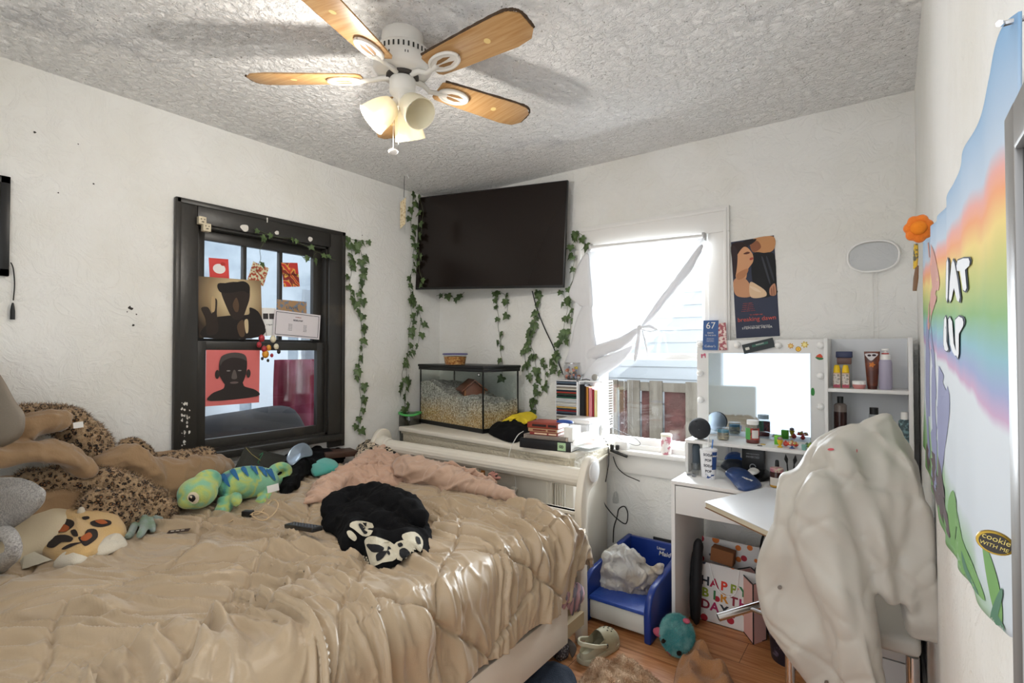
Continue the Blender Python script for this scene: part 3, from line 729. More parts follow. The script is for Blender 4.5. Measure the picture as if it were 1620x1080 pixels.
# tower on the right
G().box(HXM, HXM+.014, -.25, -.045, .75, hz1-.0).box(DX1-.016, DX1, -.25, -.045, .75, hz1).build('tower_side', M_white2, dk, bevel=.001)
G().box(HXM, DX1, -.055, -.045, .75, hz1).build('tower_back', mat('grey_white_panel', '#d3d5d8', .5), dk)
for z in (1.215, .98):
    G().box(HXM+.014, DX1-.016, -.25, -.055, z-.016, z).build('tower_shelf', M_white2, dk, bevel=.001)
# height of the comforter under a point
from mathutils.bvhtree import BVHTree
_me = cf.data; BV = BVHTree.FromPolygons([v.co for v in _me.vertices], [tuple(p.vertices) for p in _me.polygons])
def bz(x, y):
    h = BV.ray_cast(Vector((x, y, 2)), Vector((0, 0, -1))); return h[0].z if h[0] else .66
def onbed(u, v):
    z = .68
    for _ in range(8): p = px(u, v, 'z', z); z = bz(p.x, p.y)
    return Vector((p.x, p.y, z))
def topz(p, r=.04): return max(bz(p.x+r*math.cos(a), p.y+r*math.sin(a)) for a in [i*PI/4 for i in range(8)])
def bedpts(l, dz=0): return [onbed(u, v)+Vector((0, 0, dz)) for u, v in l]

# ------------------------------------------------------------------ on the dresser: terrarium
T0 = px(663, 668, 'z', DZ); T1 = px(764, 686, 'z', DZ); td = (T1-T0).normalized(); tn = Vector((-td.y, td.x, 0)); TL, TW, TH = (T1-T0).length, .33, .43
Mt = plane_M(T0, td, tn)   # local x along the front, y towards the wall, z up
tk = thing('terrarium', 'glass terrarium with black rims and wood-shaving bedding on the dresser', 'terrarium', T0)
g = G(Mt)
for (z0, z1) in ((0, .028),): g.box(0, TL, 0, .012, z0, z1); g.box(0, TL, TW-.012, TW, z0, z1); g.box(0, .012, 0, TW, z0, z1); g.box(TL-.012, TL, 0, TW, z0, z1); g.box(.01, TL-.01, .01, TW-.01, .004, .01)
g.build('bottom_rim', M_blackp, tk)
g = G(Mt); g.box(-.008, TL+.008, -.008, TW+.008, TH-.012, TH+.006); g.box(-.004, TL+.004, -.004, TW+.004, TH-.035, TH-.012); g.build('lid', M_blackp, tk, bevel=.003)
for x in (.004, TL-.012): 
    for y in (.004, TW-.012): G(Mt).box(x, x+.008, y, y+.008, .02, TH-.03).build('corner_trim', M_blackp, tk)
g = G(Mt)
for (xa, ya, xb, yb) in ((.004, .004, TL-.004, .004), (.004, TW-.004, TL-.004, TW-.004), (.004, .004, .004, TW-.004), (TL-.004, .004, TL-.004, TW-.004)): g.add([(xa, ya, .02), (xb, yb, .02), (xb, yb, TH-.03), (xa, ya, TH-.03)], [(0, 1, 2, 3)])
g.build('glass_walls', M_tank, tk)
M_bed = mat('wood_shavings', '#b89a6a', .95)
def _bed():
    m = M_bed; mp = mapping(m); v = tex(m, 'Voronoi', mp, Scale=130.0); n = tex(m, 'Noise', mp, Scale=3.0, Detail=3.0)
    c = ramp(m, v.outputs['Color'], [(.15, '#8a6c46'), (.35, '#b8935e'), (.6, '#cfae7e'), (.9, '#e6d6b8')])
    sx = N = None
    s_ = m.node_tree.nodes.new('ShaderNodeSeparateXYZ'); m.node_tree.links.new(mp.outputs[0], s_.inputs[0])
    f = mth(m, 'ADD', mth(m, 'MULTIPLY', s_.outputs[2], 7.0), mth(m, 'MULTIPLY', n.outputs['Fac'], 1.6)); r = ramp(m, f, [(.0, '#000000'), (1.0, '#ffffff')])
    f2 = mth(m, 'SUBTRACT', f, 1.35, True)
    g2 = ramp(m, v.outputs['Color'], [(.15, '#6e6a63'), (.4, '#98958e'), (.8, '#d0cdc6')])
    base(m, mixc(m, f2, c, g2)); bump(m, v.outputs['Distance'], 1.0, .004)
_bed()
g = G(Mt)
def btop(a, b):
    x = a*TL; h = .305-.085*min(1, max(0, (a-.15)/.45))+.012*math.sin(a*9+b*4)
    if a > .8: h -= .02
    return (.008+a*(TL-.016), .008+b*(TW-.016), h+.012*mn.noise(Vector((a*9, b*7, 1)))+.004*mn.noise(Vector((a*60, b*50, 1))))
NX, NY = 70, 36
g.grid(btop, NX, NY)
for e in (0, 1):
    g.grid(lambda a, c: (lambda p: (p[0], p[1], .012+(p[2]-.012)*c))(btop(a, e)), NX, 10)
    g.grid(lambda b, c: (lambda p: (p[0], p[1], .012+(p[2]-.012)*c))(btop(e, b)), NY, 10)
bd = tag(g.build('bedding', M_bed, tk, smooth=True), kind='stuff')
# little wooden house in the bedding
M_walnut = mat('walnut_wood', '#7a4630', .5, bump=(30, .2)); M_walnut2 = mat('light_walnut', '#a56c44', .5)
hs = thing('hamster_house', 'small brown wooden hamster house half sunk in the bedding', 'pet house', Mt @ Vector((.42, .16, .15)))
Mh = Mt @ Matrix.Translation((.42, .16, .16)) @ Matrix.Rotation(math.radians(-25), 4, 'Z')
g = G(Mh); g.prism([(-.07, 0), (.07, 0), (.07, .10), (0, .155), (-.07, .10)], 'x', -.08, .08); g.build('walls', M_walnut, hs, bevel=.001)
g = G(Mh)
for s in (1, -1): g.add([(-.095, 0, .165), (.095, 0, .165), (.095, s*.09, .09), (-.095, s*.09, .09), (-.095, 0, .175), (.095, 0, .175), (.095, s*.095, .10), (-.095, s*.095, .10)], [(0, 1, 2, 3), (7, 6, 5, 4), (0, 4, 5, 1), (1, 5, 6, 2), (2, 6, 7, 3), (3, 7, 4, 0)])
g.build('roof', M_walnut, hs)
g = G(Mh); g.M = Mh; g.box(.081, .086, -.072, .072, .0, .012); g.box(.081, .086, -.072, -.062, 0, .1); g.box(.081, .086, .062, .072, 0, .1); g.build('front_trim', M_walnut2, hs)
# sticker on the glass
g = G(); p = px(756, 594, 'z', DZ+.385); Ms = Mt @ Matrix.Translation((TL-.04, -.0012, TH-.052)) @ Matrix.Rotation(PI/2, 4, 'X')
card('sticker', Ms, .026, .022, mat('sticker_dark', '#1c1c1c', .5), tk)
shape(G(), Ms, disc(.006), .0008).build('sticker', mat('paper_white', '#ecebe7', .6), tk)
# tub of pellets on the lid
M_clearp = thin_plastic('clear_plastic', '#f1f2f2', .2)
pt = thing('pellet_tub', 'round clear tub of pellets with a purple lid on the terrarium', 'tub', Mt @ Vector((.26, .17, TH+.006)))
c = Mt @ Vector((.26, .17, TH+.006)); c_ = px(720, 577, 'z', c.z); c = Vector((c_.x, c_.y, c.z)) if (c_-c).length < .35 else c; pt.location = c
G().lathe([(.070, .001), (.082, .072), (.083, .074)], c, 32).build('bowl', M_clearp, pt, smooth=True)
M_pel = mat('brown_pellets', '#9a6a3c', .9)
def _pel():
    m = M_pel; mp = mapping(m); v = tex(m, 'Voronoi', mp, Scale=95.0); base(m, ramp(m, v.outputs['Color'], [(.1, '#7d4423'), (.4, '#b97b3e'), (.7, '#d8aa66'), (1, '#a54f2c')])); bump(m, v.outputs['Distance'], 1, .006)
_pel()
G().lathe([(.068, .003), (.078, .058), (.001, .062)], c, 32).build('pellets', M_pel, pt, smooth=True)
G().lathe([(.001, .082), (.082, .082), (.088, .078), (.088, .070), (.084, .070)], c, 32).build('lid', mat('purple_lid', '#57517e', .4), pt, smooth=True)

# big clear jar with a green-banded lid, standing on the dresser corner beside the wall
c = Vector((.075, -.30, DZ-.0)); jz = px(630, 700, 'x', .13)
cj = px(632, 680, 'x', .13)
jar = thing('plastic_storage_jug', 'cloudy clear plastic jug with bright green rim left of the terrarium', 'jug', (cj.x, cj.y, 0))
jx = Vector((.088, -.40, 0)); zt = px(632, 655, 'x', .088).z; R_ = .080
M_cloud = thin_plastic('cloudy_plastic', '#c9c9c4', .2)
G().lathe([(.06, 0), (.07, .02), (.074, zt-.14), (R_, zt-.09), (R_, zt-.03), (.075, zt)], (jx.x, jx.y, 0), 36).build('jug_body', M_cloud, jar, smooth=True)
G().lathe([(.06, .01), (.068, zt-.12), (.001, zt-.11)], (jx.x, jx.y, 0), 30).build('contents', mat('grey_fill', '#8f8d88', .9, bump=(40, .6)), jar, smooth=True)
G().tube([(jx.x+.078*math.cos(a), jx.y+.078*math.sin(a), zt-.004+.006*math.sin(2*a)) for a in [2*PI*i/32 for i in range(33)]], .0085, 8).build('rim', mat('bright_green_rim', '#4fae57', .4), jar, smooth=True)

# yellow cloth on black clothes
def pz(l, z): return [px(u, v, 'z', z) for u, v in l]
M_blk = mat('black_cotton', '#0c0c0e', .95, bump=(180, .3), spec=.2)
g = G(); puff(g, pz([(772, 682), (800, 670), (835, 664), (855, 668), (850, 680), (828, 694), (812, 700), (790, 694)], DZ+.004), (0, 0, 1), .07, .0, amp=.014, sc=12, seed=3)
tag(g.build('black_clothes', M_blk, smooth='all'), 'crumpled black clothes on the dresser under the yellow cloth', 'clothes')
g = G(); puff(g, [px(u, v, 'z', DZ+z) for u, v, z in [(787, 675, .03), (800, 663, .075), (826, 654, .10), (842, 653, .105), (850, 660, .09), (836, 668, .08), (826, 672, .06), (810, 672, .045), (795, 679, .03)]], (0, 0, 1), .022, .004, amp=.012, sc=12, seed=5)
tag(g.build('yellow_cloth', mat('yellow_cloth', '#e6cb2e', .8, bump=(150, .2)), smooth='all'), 'bright yellow cloth draped on black clothes beside the terrarium', 'cloth')
# white charging cable falling in front of the dresser
P = [px(u, v, 'y', y) for u, v, y in [(828, 682, -.62), (818, 690, -.69), (806, 715, -.715), (806, 740, -.70), (814, 752, -.70), (816, 772, -.70), (815, 785, -.70)]]
tag(G().tube(spline(P, 8), .0022, 6).build('charging_cable', mat('white_cable', '#e9e7e2', .5), smooth=True), 'thin white cable looping down the front of the dresser', 'cable')

# stack on the dresser: binder, spiral notebook, books
def book(name, label, cat, c, ang, L_, W_, T_, cover, pages, spine=True, group=None, z=None):
    t = thing(name, label, cat, (c[0], c[1], c[2]), 0, group); M = Matrix.Translation(c) @ Matrix.Rotation(ang, 4, 'Z')
    g = G(M); k = min(.0025, T_*.12)
    g.box(0, L_, 0, W_, 0, k); g.box(0, L_, 0, W_, T_-k, T_); g.box(0, L_, 0, .003, 0, T_); g.build('cover', cover, t, bevel=.0006)
    g = G(M); g.box(.003, L_-.003, .003, W_-.004, k, T_-k); g.build('pages', pages, t); return t, M
M_page = mat('paper_pages', '#eceae4', .8, bump=(300, .3), scale3=(.1, .1, 6))
M_bind = mat('black_binder', '#1f2023', .35)
bc = px(822, 707, 'z', DZ); be = px(903, 716, 'z', DZ); ba = math.atan2(be.y-bc.y, be.x-bc.x); bl = (be-bc).length
BC = Vector((bc.x, bc.y, DZ))
bt, Mb = book('ring_binder', 'thick black ring binder with a pale green spine tag, under books', 'binder', BC, ba, bl, .26, .052, M_bind, M_page)
Msp = Mb @ Matrix.Translation((bl*.83, -.001, .026)) @ Matrix.Rotation(PI/2, 4, 'X')
card('spine_tag', Msp, .048, .042, mat('pale_green_tag', '#a9c79d', .6), bt); text('lettering', '8', .036, Msp @ Matrix.Rotation(PI/2, 4, 'Z') @ Matrix.Translation((0, 0, .001)), M_blackp, bt)
z = DZ+.052
M_spi = mat('spiral_notebook_cover', '#b7a79a', .6)
st_, Ms_ = book('spiral_notebook', 'spiral notebook with grey coil lying on the black binder', 'notebook', BC+Vector((.02, .012, .052)), ba, bl*.86, .21, .022, M_spi, M_page)
g = G()
for i in range(34):
    x = .012+i*(bl*.86-.024)/33; g.tube([Ms_ @ Vector((x, .004+.011*math.cos(a), .011+.012*math.sin(a))) for a in [2*PI*q/10 for q in range(11)]], .0012, 5, cap=False)
g.build('coil', mat('grey_wire', '#777779', .3, metal=.8), st_, smooth=True)
z += .0225; bb = [('red paperback with dark lettering, lowest of three books on the notebook', '#8a3a34', .016, .55, .055), ('worn cream and brown paperback, middle of the three books', '#b08a68', .020, .57, .045), ('thick red and black paperback, topmost of the three books', '#8c3a2a', .030, .60, .04)]
for lab, col, T_, f, off in bb:
    t_, M_ = book('paperback_book', lab, 'book', BC+Vector((off, .018, z-DZ)), ba+.02, bl*f, .15, T_, mat('cover_'+col, col, .5, bump=(20, .1)), M_page, group='books on the dresser stack')
    g = G(M_ @ Matrix.Translation((0, -.0008, 0))); random.seed(int(T_*1e4)); x = .02
    g.box(.03, bl*f*.62, 0, .0006, T_*.28, T_*.72); g.box(bl*f*.68, bl*f*.95, 0, .0006, T_*.28, T_*.72)
    g.build('spine_print', mat('dark_print_'+col, {'#8a3a34': '#e0c7a8', '#b08a68': '#6e2f25', '#8c3a2a': '#2c1512'}[col], .6), t_); z += T_+.0005
text('lettering', 'TWILIGHT', .012, Mb @ Matrix.Translation((bl*.3, -.001, 0)), M_page, bt) if False else None
# white block of pages standing behind: folded letters and papers
M_paper = mat('white_paper', '#efeeea', .75)
g = G(Mb @ Matrix.Translation((bl*.84, .02, .052))); g.box(0, .05, 0, .11, 0, .075); tag(g.build('note_pad', M_page, bevel=.001), 'white block of note paper at the right end of the stack', 'note pad')
g = G(); puff(g, pz([(905, 704), (915, 690), (935, 680), (940, 688), (925, 700)], DZ+.05), (0, 0, 1), .014, 0, amp=.006, sc=20, seed=8)
tag(g.build('crumpled_papers', M_paper, smooth=True), 'crumpled white papers at the right end of the book stack', 'papers')
card('paper_sheet', plane_M(px(932, 692, 'z', DZ+.046), (1, .4, 0), (-.4, 1, .05)), .13, .10, mat('salmon_paper', '#f0b5a2', .8)); tag(bpy.data.objects['paper_sheet'], 'salmon pink sheet under the crumpled white papers', 'paper')
card('paper_pile', plane_M(px(928, 702, 'z', DZ+.02), (1, -.05, 0), (0, 1, 0)), .17, .22, M_paper, th=.018); tag(bpy.data.objects['paper_pile'], 'low pile of white paper beside the binder on the dresser', 'paper')

# CD rack, printer-like white box, jar and book box by the window
CX0 = px(880, 640, 'y', -.17).x; CX1 = px(912, 640, 'y', -.17).x; cz0, cz1 = px(880, 690, 'y', -.17).z, px(880, 602, 'y', -.17).z
M_acr = mat('white_acrylic', '#e6e8ea', .3)
cr = thing('cd_rack', 'clear-fronted white rack filled with stacked CDs beside the window', 'CD rack', (CX0, -.13, DZ))
g = G(); g.box(CX0-.004, CX0, -.17, -.04, DZ, cz1+.006); g.box(CX1, CX1+.012, -.17, -.04, DZ, cz1+.006); g.box(CX0, CX1, -.045, -.04, DZ, cz1); g.box(CX0-.004, CX1+.012, -.17, -.04, cz1, cz1+.006); g.box(CX0-.004, CX1+.012, -.17, -.04, DZ, DZ+.06); g.build('rack_frame', M_acr, cr)
cols = ['#3a4a3c', '#c8c8c4', '#8f2f33', '#d6d0c2', '#2f5a4a', '#d9dde0', '#2b2f3a', '#b04438', '#cfd4d8', '#44505c', '#8a8278', '#1f2328', '#dcd8cf', '#5a6a7c', '#27303c', '#e0dfdb', '#c7a25a', '#e6e6e4']
zz = DZ+.064; i = 0; ncd = 0
first = None
while zz < cz1-.008:
    col = cols[(i*7) % len(cols)]; 
    g = G(); g.box(CX0+.001, CX1-.001, -.168+.004*math.sin(i*3), -.05, 0, .0085); o = g.build('cd_case', mat('cd_'+col, col, .3), None); o.location = (0, 0, zz)
    hue = {'#3a4a3c': 'dark green', '#c8c8c4': 'pale grey', '#8f2f33': 'dark red', '#d6d0c2': 'cream', '#2f5a4a': 'green', '#d9dde0': 'white', '#2b2f3a': 'navy', '#b04438': 'red', '#cfd4d8': 'silver', '#44505c': 'slate', '#8a8278': 'taupe', '#1f2328': 'black', '#dcd8cf': 'ivory', '#5a6a7c': 'steel blue', '#27303c': 'dark blue', '#e0dfdb': 'off-white', '#c7a25a': 'gold', '#e6e6e4': 'bright white'}[col]
    tag(o, ('%s-edged CD case, %s in the white rack beside the window' % (hue, ['lowest', 'second from the bottom', 'third from the bottom', 'fourth from the bottom', 'fifth from the bottom', 'sixth from the bottom', 'seventh from the bottom', 'eighth from the bottom', 'ninth from the bottom', 'tenth from the bottom', 'eleventh from the bottom', 'twelfth from the bottom', 'thirteenth from the bottom'][min(i, 12)])) if i < 13 else ('%s-edged CD case, %s in the white rack beside the window' % (hue, ['thirteenth from the top', 'twelfth from the top', 'eleventh from the top', 'tenth from the top', 'ninth from the top', 'eighth from the top', 'seventh from the top', 'sixth from the top', 'fifth from the top', 'fourth from the top', 'third from the top', 'second from the top', 'topmost'][min(12, i-13)])), 'CD case', 'CDs in the white rack'); zz += .0105; i += 1
cr_top = cz1+.006
# book box
bx0, bx1 = CX1+.016, px(955, 640, 'y', -.17).x
M_frame = mat('white_wire', '#f0f1f2', .4)
bxo = thing('magazine_rack', 'white wire rack holding upright books beside the CD rack', 'rack', ((bx0+bx1)/2, -.12, DZ))
g = G(); g.box(bx0, bx1, -.17, -.04, DZ+.055, DZ+.065); g.box(bx0, bx1, -.17, -.04, cz1, cz1+.006); g.box(bx0, bx0+.003, -.17, -.04, DZ, cz1); g.build('shelf_boards', M_frame, bxo)
g = G(); zr = DZ+.07
while zr < cz1: g.tube([(bx1, -.17, zr), (bx1, -.04, zr)], .0018, 5); zr += .016
for y in (-.17, -.105, -.04): g.tube([(bx1, y, DZ), (bx1, y, cz1)], .0022, 5)
g.build('wire_side', M_frame, bxo)
xx = bx0+.006; bh = cz1-DZ-.085
for n_, col, wd, hh, lab in ((0, '#15171c', .034, 1, 'black upright book at the left of the white wire rack'), (1, '#4a2f22', .008, .97, 'narrow dark brown book next to the black one in the wire rack'), (2, '#c98a3c', .016, .95, 'orange and brown upright book in the white wire rack'), (3, '#d7868c', .026, .93, 'pink upright book in the white wire rack'), (4, '#c2313e', .010, .9, 'slim red upright book in the white wire rack'), (5, '#e6d9a0', .022, .88, 'pale yellow upright book in the white wire rack')):
    g = G(); g.box(0, wd, 0, .11, 0, bh*hh); o = thing('upright_book', lab, 'book', (xx, -.165, DZ+.066), 0, 'upright books in the wire rack')
    cv = G(); cv.box(0, .002, 0, .11, 0, bh*hh); cv.box(wd-.002, wd, 0, .11, 0, bh*hh); cv.box(0, wd, 0, .002, 0, bh*hh); cv.build('cover', mat('bk_'+col, col, .5), o, world=False)
    pg = G(); pg.box(.002, wd-.002, .002, .107, .003, bh*hh-.003); pg.build('pages', M_page, o, world=False)
    xx += wd+.001
# glass jar of trinkets on top
c = px(906, 598, 'y', -.11); c.z = cr_top; JR = .056
jr = thing('glass_jar', 'round glass jar of small trinkets on the CD rack', 'jar', c)
G().lathe([(.045, .002), (JR, .012), (JR, .085), (.048, .10), (.05, .112)], c, 30).build('glass', M_clearp, jr, smooth=True)
g = G(); random.seed(5); mts = [mat('tr_'+q, q, .5) for q in ('#c9b8b0', '#a85e3c', '#d8c24e', '#9aa0b8', '#4a4a4e', '#d98f7a')]
for i in range(60):
    a = random.uniform(0, 2*PI); r = JR*.82*math.sqrt(random.random()); g.ball((c.x+r*math.cos(a), c.y+r*math.sin(a), c.z+.012+random.random()**1.5*.07), random.uniform(.006, .011), 8, mi=random.randrange(6))
tag(g.build('trinkets', mts, jr, smooth=True), kind='stuff')
G().tube([(c.x+.049*math.cos(a), c.y+.049*math.sin(a), c.z+.108) for a in [2*PI*i/30 for i in range(31)]], .003, 6).build('wire_bail', M_metal, jr, smooth=True)
p = px(941, 594, 'y', -.12); g = G(Matrix.Translation((p.x, -.12, cr_top+.021)) @ Matrix.Rotation(PI/2, 4, 'X')); g.prism(disc(.0205, 30), 'z', -.005, .005)
tag(g.build('round_badge', mat('pewter', '#a8a59e', .4, metal=.5), bevel=.001), 'round grey disc standing on the white wire rack', 'badge')
p = px(927, 599, 'y', -.14); p.z = cr_top+.004; g = G(); g.tube([p+Vector((-.03, 0, 0)), p+Vector((0, .006, .004)), p+Vector((.03, -.004, 0))], .003, 6); tag(g.build('hair_clip', M_blackp, smooth=True), 'small dark hair clip lying on top of the wire rack', 'hair clip')
p = px(893, 668, 'z', DZ+.15); g = G(); puff(g, [p+Vector(q) for q in ((-.05, 0, 0), (-.03, .02, 0), (0, .012, 0), (.045, .02, 0), (.05, -.012, 0), (.005, -.008, 0), (-.03, -.02, 0))], (0, 0, 1), .014, .004, amp=.003, seed=2)
tag(g.build('blue_ribbon', mat('blue_ribbon', '#2f4f96', .6), smooth=True), 'small blue ribbon on top of the book stack', 'ribbon')
# white rounded radio with an oval dial
R0 = px(932, 700, 'z', DZ); R1 = px(966, 688, 'z', DZ); rd = (R1-R0).normalized(); rl = (R1-R0).length
Mr = plane_M(R0, rd, (0, 0, 1)); Mr2 = Mr @ Matrix.Translation((0, 0, 0))
wb = thing('white_speaker', 'white rounded speaker box with an oval knob at the dresser edge', 'speaker', R0)
g = G(Mr); g.box(0, rl, 0, .105, -.20, 0); g.build('case', mat('light_grey_plastic', '#d2d3d5', .4), wb, bevel=.018, seg=4)
g = G(Mr); g.box(-.004, rl+.004, .104, .128, -.20, .004); g.build('top_cover', M_white2, wb, bevel=.008, seg=3)
g = G(Mr); g.prism([(rl*.62+.045*math.copysign(abs(math.cos(a))**.6, math.cos(a)), .052+.036*math.copysign(abs(math.sin(a))**.6, math.sin(a))) for a in [2*PI*i/28 for i in range(28)]], 'z', 0, .012); g.build('oval_knob', M_globe, wb, bevel=.004, seg=3)

# power strip on the sill, plug adapter and cords
ps = thing('power_strip', 'short black power strip with plugs at the left end of the window sill', 'power strip', (1.55, -.06, .80))
a, b = px(966, 712, 'y', -.075), px(992, 722, 'y', -.075)
G().tube([a, b], .009, 8).build('strip', M_blackp, ps, smooth=True)
G().cbox(a+Vector((.01, 0, .022)), (.02, .018, .03)).build('plug', M_blackp, ps, bevel=.003); G().cbox(a+Vector((.045, 0, .022)), (.018, .018, .03)).build('plug', M_blackp, ps, bevel=.003)
c = px(981, 708, 'y', -.04); tag(G().cbox((c.x+.015, -.04, .777+.026), (.08, .045, .05)).build('wall_adapter', M_white2, bevel=.004), 'white box-shaped power adapter on the sill behind the power strip', 'adapter')
def cord(name, label, pts, r, m=M_blackp, k=8, ax='y'):
    P = [px(u, v, ax, y) for u, v, y in pts]; return tag(G().tube(spline(P, k), r, 6).build(name, m, smooth=True), label, 'cord')
cord('power_cable', 'black cord hanging down the white side of the dresser from its top', [(955, 693, -.18), (962, 705, -.17), (963, 730, -.16), (961, 745, -.15), (958, 762, -.15)], .003)
cord('power_cable', 'black cord making a loop against the wall above the litter box', [(951, 778, -.13), (953, 790, -.12), (962, 805, -.05), (976, 820, -.03), (990, 828, -.02), (993, 812, -.02), (988, 801, -.02), (979, 805, -.02), (976, 818, -.02), (971, 835, -.02), (970, 858, -.02)], .0035)
cord('power_cable', 'black cord drooping from the power strip to the wall below the sill', [(970, 722, -.07), (976, 738, -.04), (988, 750, -.03), (1003, 757, -.03), (1012, 761, -.03)], .003)
cord('power_cable', 'thin black cord loop resting against the lower window sash', [(964, 674, -.10), (985, 684, -.05), (1005, 693, -.03), (1013, 702, -.03), (1004, 704, -.03), (985, 696, -.04), (965, 682, -.08)], .0018)
cord('white_cable', 'thin white cord hanging beside the dresser above a cloudy charger', [(965, 722, -.05), (968, 745, -.03), (972, 768, -.02), (974, 786, -.02)], .0015, M_chain)
p = px(974, 790, 'y', -.02); tag(G().lathe([(.006, .05), (.014, .035), (.02, 0), (.018, -.02)], p, 14).build('hanging_charger', M_clearp, smooth=True), 'small translucent charger hanging on a white cord beside the dresser', 'charger')
# tumbler on the sill
p = px(1053, 727, 'y', -.045); can = thing('printed_tumbler', 'small pink and white printed tumbler with a cream lid on the sill', 'tumbler', (p.x, -.045, .777))
M_can = mat('printed_can', '#efe9e6', .35, var=(28, '#c9828f', .5, .56)); cc = (p.x, -.030, .777)
G().lathe([(.026, 0), (.029, .006), (.031, .10), (.028, .106)], cc, 26).build('cup', M_can, can, smooth=True); G().lathe([(.032, .106), (.032, .118), (.028, .121), (.001, .121)], cc, 26).build('lid', mat('cream_lid', '#e8e2cf', .5), can, smooth=True)
# ------------------------------------------------------------------ ivy garlands
M_leaf = mat('ivy_leaf', '#556a3e', .5, var=(22, '#3a4d2b', .4, .65)); M_stem = mat('ivy_stem', '#4a5234', .7)
LEAF = [(0, -.02), (.18, -.16), (.42, -.10), (.34, .12), (.52, .34), (.24, .40), (.0, .86), (-.24, .40), (-.52, .34), (-.34, .12), (-.42, -.10), (-.18, -.16)]
def leaf(g, p, nrm, up, s, rnd):
    nrm = Vector(nrm).normalized(); up = (up-nrm*up.dot(nrm)); up.normalize() if up.length > .01 else None; x = up.cross(nrm)
    vs = [(0, .12, .10*s*0)]; pts = [p+up*.12*s*.8+nrm*.004]
    for a, b in LEAF: pts.append(p+x*a*s+up*b*s+nrm*(.004+abs(a)*s*-.25+.10*s*(1-abs(a)*2)*rnd.random()))
    n = len(LEAF); g.add(pts, [(0, 1+i, 1+(i+1) % n) for i in range(n)])
def garland(label, paths, nrm, count, seed, size=.060, spread=.030, plane=None):
    """paths: lists of (u,v) with plane (axis,value) or world points"""
    rnd = random.Random(seed); nrm = Vector(nrm); t = thing('ivy_garland', label, 'ivy garland', (0, 0, 0), 0, None); gl = G(); gs = G(); first = None
    for path in paths:
        P = [px(u, v, *plane) if len(q) == 2 else Vector(q) for q in path for u, v in [q[:2]]]
        P = spline(P, 10); P = [p+nrm*(.006+.006*mn.noise(p*14)) for p in P]
        if first is None: first = P[0].copy(); t.location = first
        gs.tube([p+Vector((0, 0, 0))+nrm.cross(Vector((0, 0, 1)))*.006*math.sin(i*.7) for i, p in enumerate(P)], .0014, 5)
        L_ = sum((P[i+1]-P[i]).length for i in range(len(P)-1)); n = max(2, int(count*.55*L_)); side = nrm.cross(Vector((0, 0, 1)))
        if side.length < .1: side = Vector((1, 0, 0))
        for k in range(n):
            i = min(len(P)-1, int((k+rnd.random()*.8)/n*len(P))); p = P[i]+side*rnd.uniform(-spread, spread)+Vector((0, 0, rnd.uniform(-.012, .008)))
            gs.tube([P[i], (P[i]+p)/2+nrm*.008, p+nrm*.006], .0008, 4)
            nn = (nrm+side*rnd.uniform(-.7, .7)+Vector((0, 0, rnd.uniform(-.2, .5)))); up = Vector((0, 0, -1))+side*rnd.uniform(-.9, .9)+nrm*.25
            leaf(gl, p+nrm*rnd.uniform(.004, .018), nn, up, size*rnd.uniform(.75, 1.25), rnd)
    gs.build('vine_stem', M_stem, t); tag(gl.build('leaves', M_leaf, t), kind='stuff'); return t
LW = ('x', .004); BWp = ('y', -.004)
garland('ivy garland hanging on the left wall just right of the black window', [[(548, 378), (566, 380), (584, 384)], [(566, 382), (572, 420), (566, 470), (572, 520), (567, 580), (570, 630), (566, 682)], [(549, 380), (556, 410), (552, 450), (555, 472)]], (1, 0, 0), 42, 11, plane=LW)
garland('ivy garland hanging beside the left edge of the television down to the jug', [[(654, 306), (650, 350), (654, 400), (647, 450), (650, 490), (645, 540), (642, 600), (640, 650), (645, 672)], [(650, 470), (662, 490), (664, 520), (656, 556)], [(645, 560), (637, 585), (634, 622)]], (1, 0, 0), 40, 12, plane=('x', .02))
A0 = Mtv @ Vector((-tw/2+.05, thh/2-.01, .012)); 
tvp = lambda x, y: tuple(Mtv @ Vector((x, y, .010)))
tn3 = (Mtv.to_3x3() @ Vector((0, 0, 1)))
garland('ivy strand drooping over the left front of the television screen', [[tvp(-tw/2+.03, thh/2), tvp(-tw/2+.06, thh*.25), tvp(-tw/2+.03, 0), tvp(-tw/2+.05, -thh*.3), tvp(-tw/2+.09, -thh/2+.01)]], tuple(tn3), 24, 13, size=.060)
garland('ivy garland looping along the wall under the television', [[(664, 468), (685, 470), (705, 464), (722, 473), (736, 462)], [(664, 470), (668, 500), (662, 535)]], (0, -1, 0), 22, 14, plane=('y', -.03))
garland('thin ivy strand hanging below the middle of the television to the tank', [[(779, 460), (787, 480), (790, 520), (794, 560), (796, 600)], [(779, 462), (801, 468), (802, 500)]], (0, -1, 0), 26, 15, plane=BWp)
garland('long ivy garland hanging below the right part of the television', [[(853, 460), (848, 500), (840, 540), (850, 580), (846, 620), (850, 648)], [(842, 520), (832, 560), (838, 600)], [(850, 560), (864, 590), (858, 625)]], (0, -1, 0), 46, 16, plane=BWp)
garland('ivy garland beside the curtain reaching down to the glass jar', [[(893, 460), (897, 500), (884, 540), (877, 570), (885, 592)], [(897, 470), (905, 500), (898, 540)]], (0, -1, 0), 46, 17, plane=('y', -.02))
garland('ivy strand climbing between the television and the white window frame', [[(914, 366), (906, 390), (909, 425), (903, 455)], [(914, 366), (925, 378), (922, 396)]], (0, -1, 0), 40, 18, plane=('y', -.03))
garland('ivy strand draped across the top of the black window', [[(404, 362), (432, 374), (460, 378), (480, 388), (505, 400), (530, 412)], [(420, 370), (412, 392), (409, 420)], [(500, 400), (486, 412), (470, 400)]], (1, 0, 0), 24, 19, size=.042, plane=('x', .03))

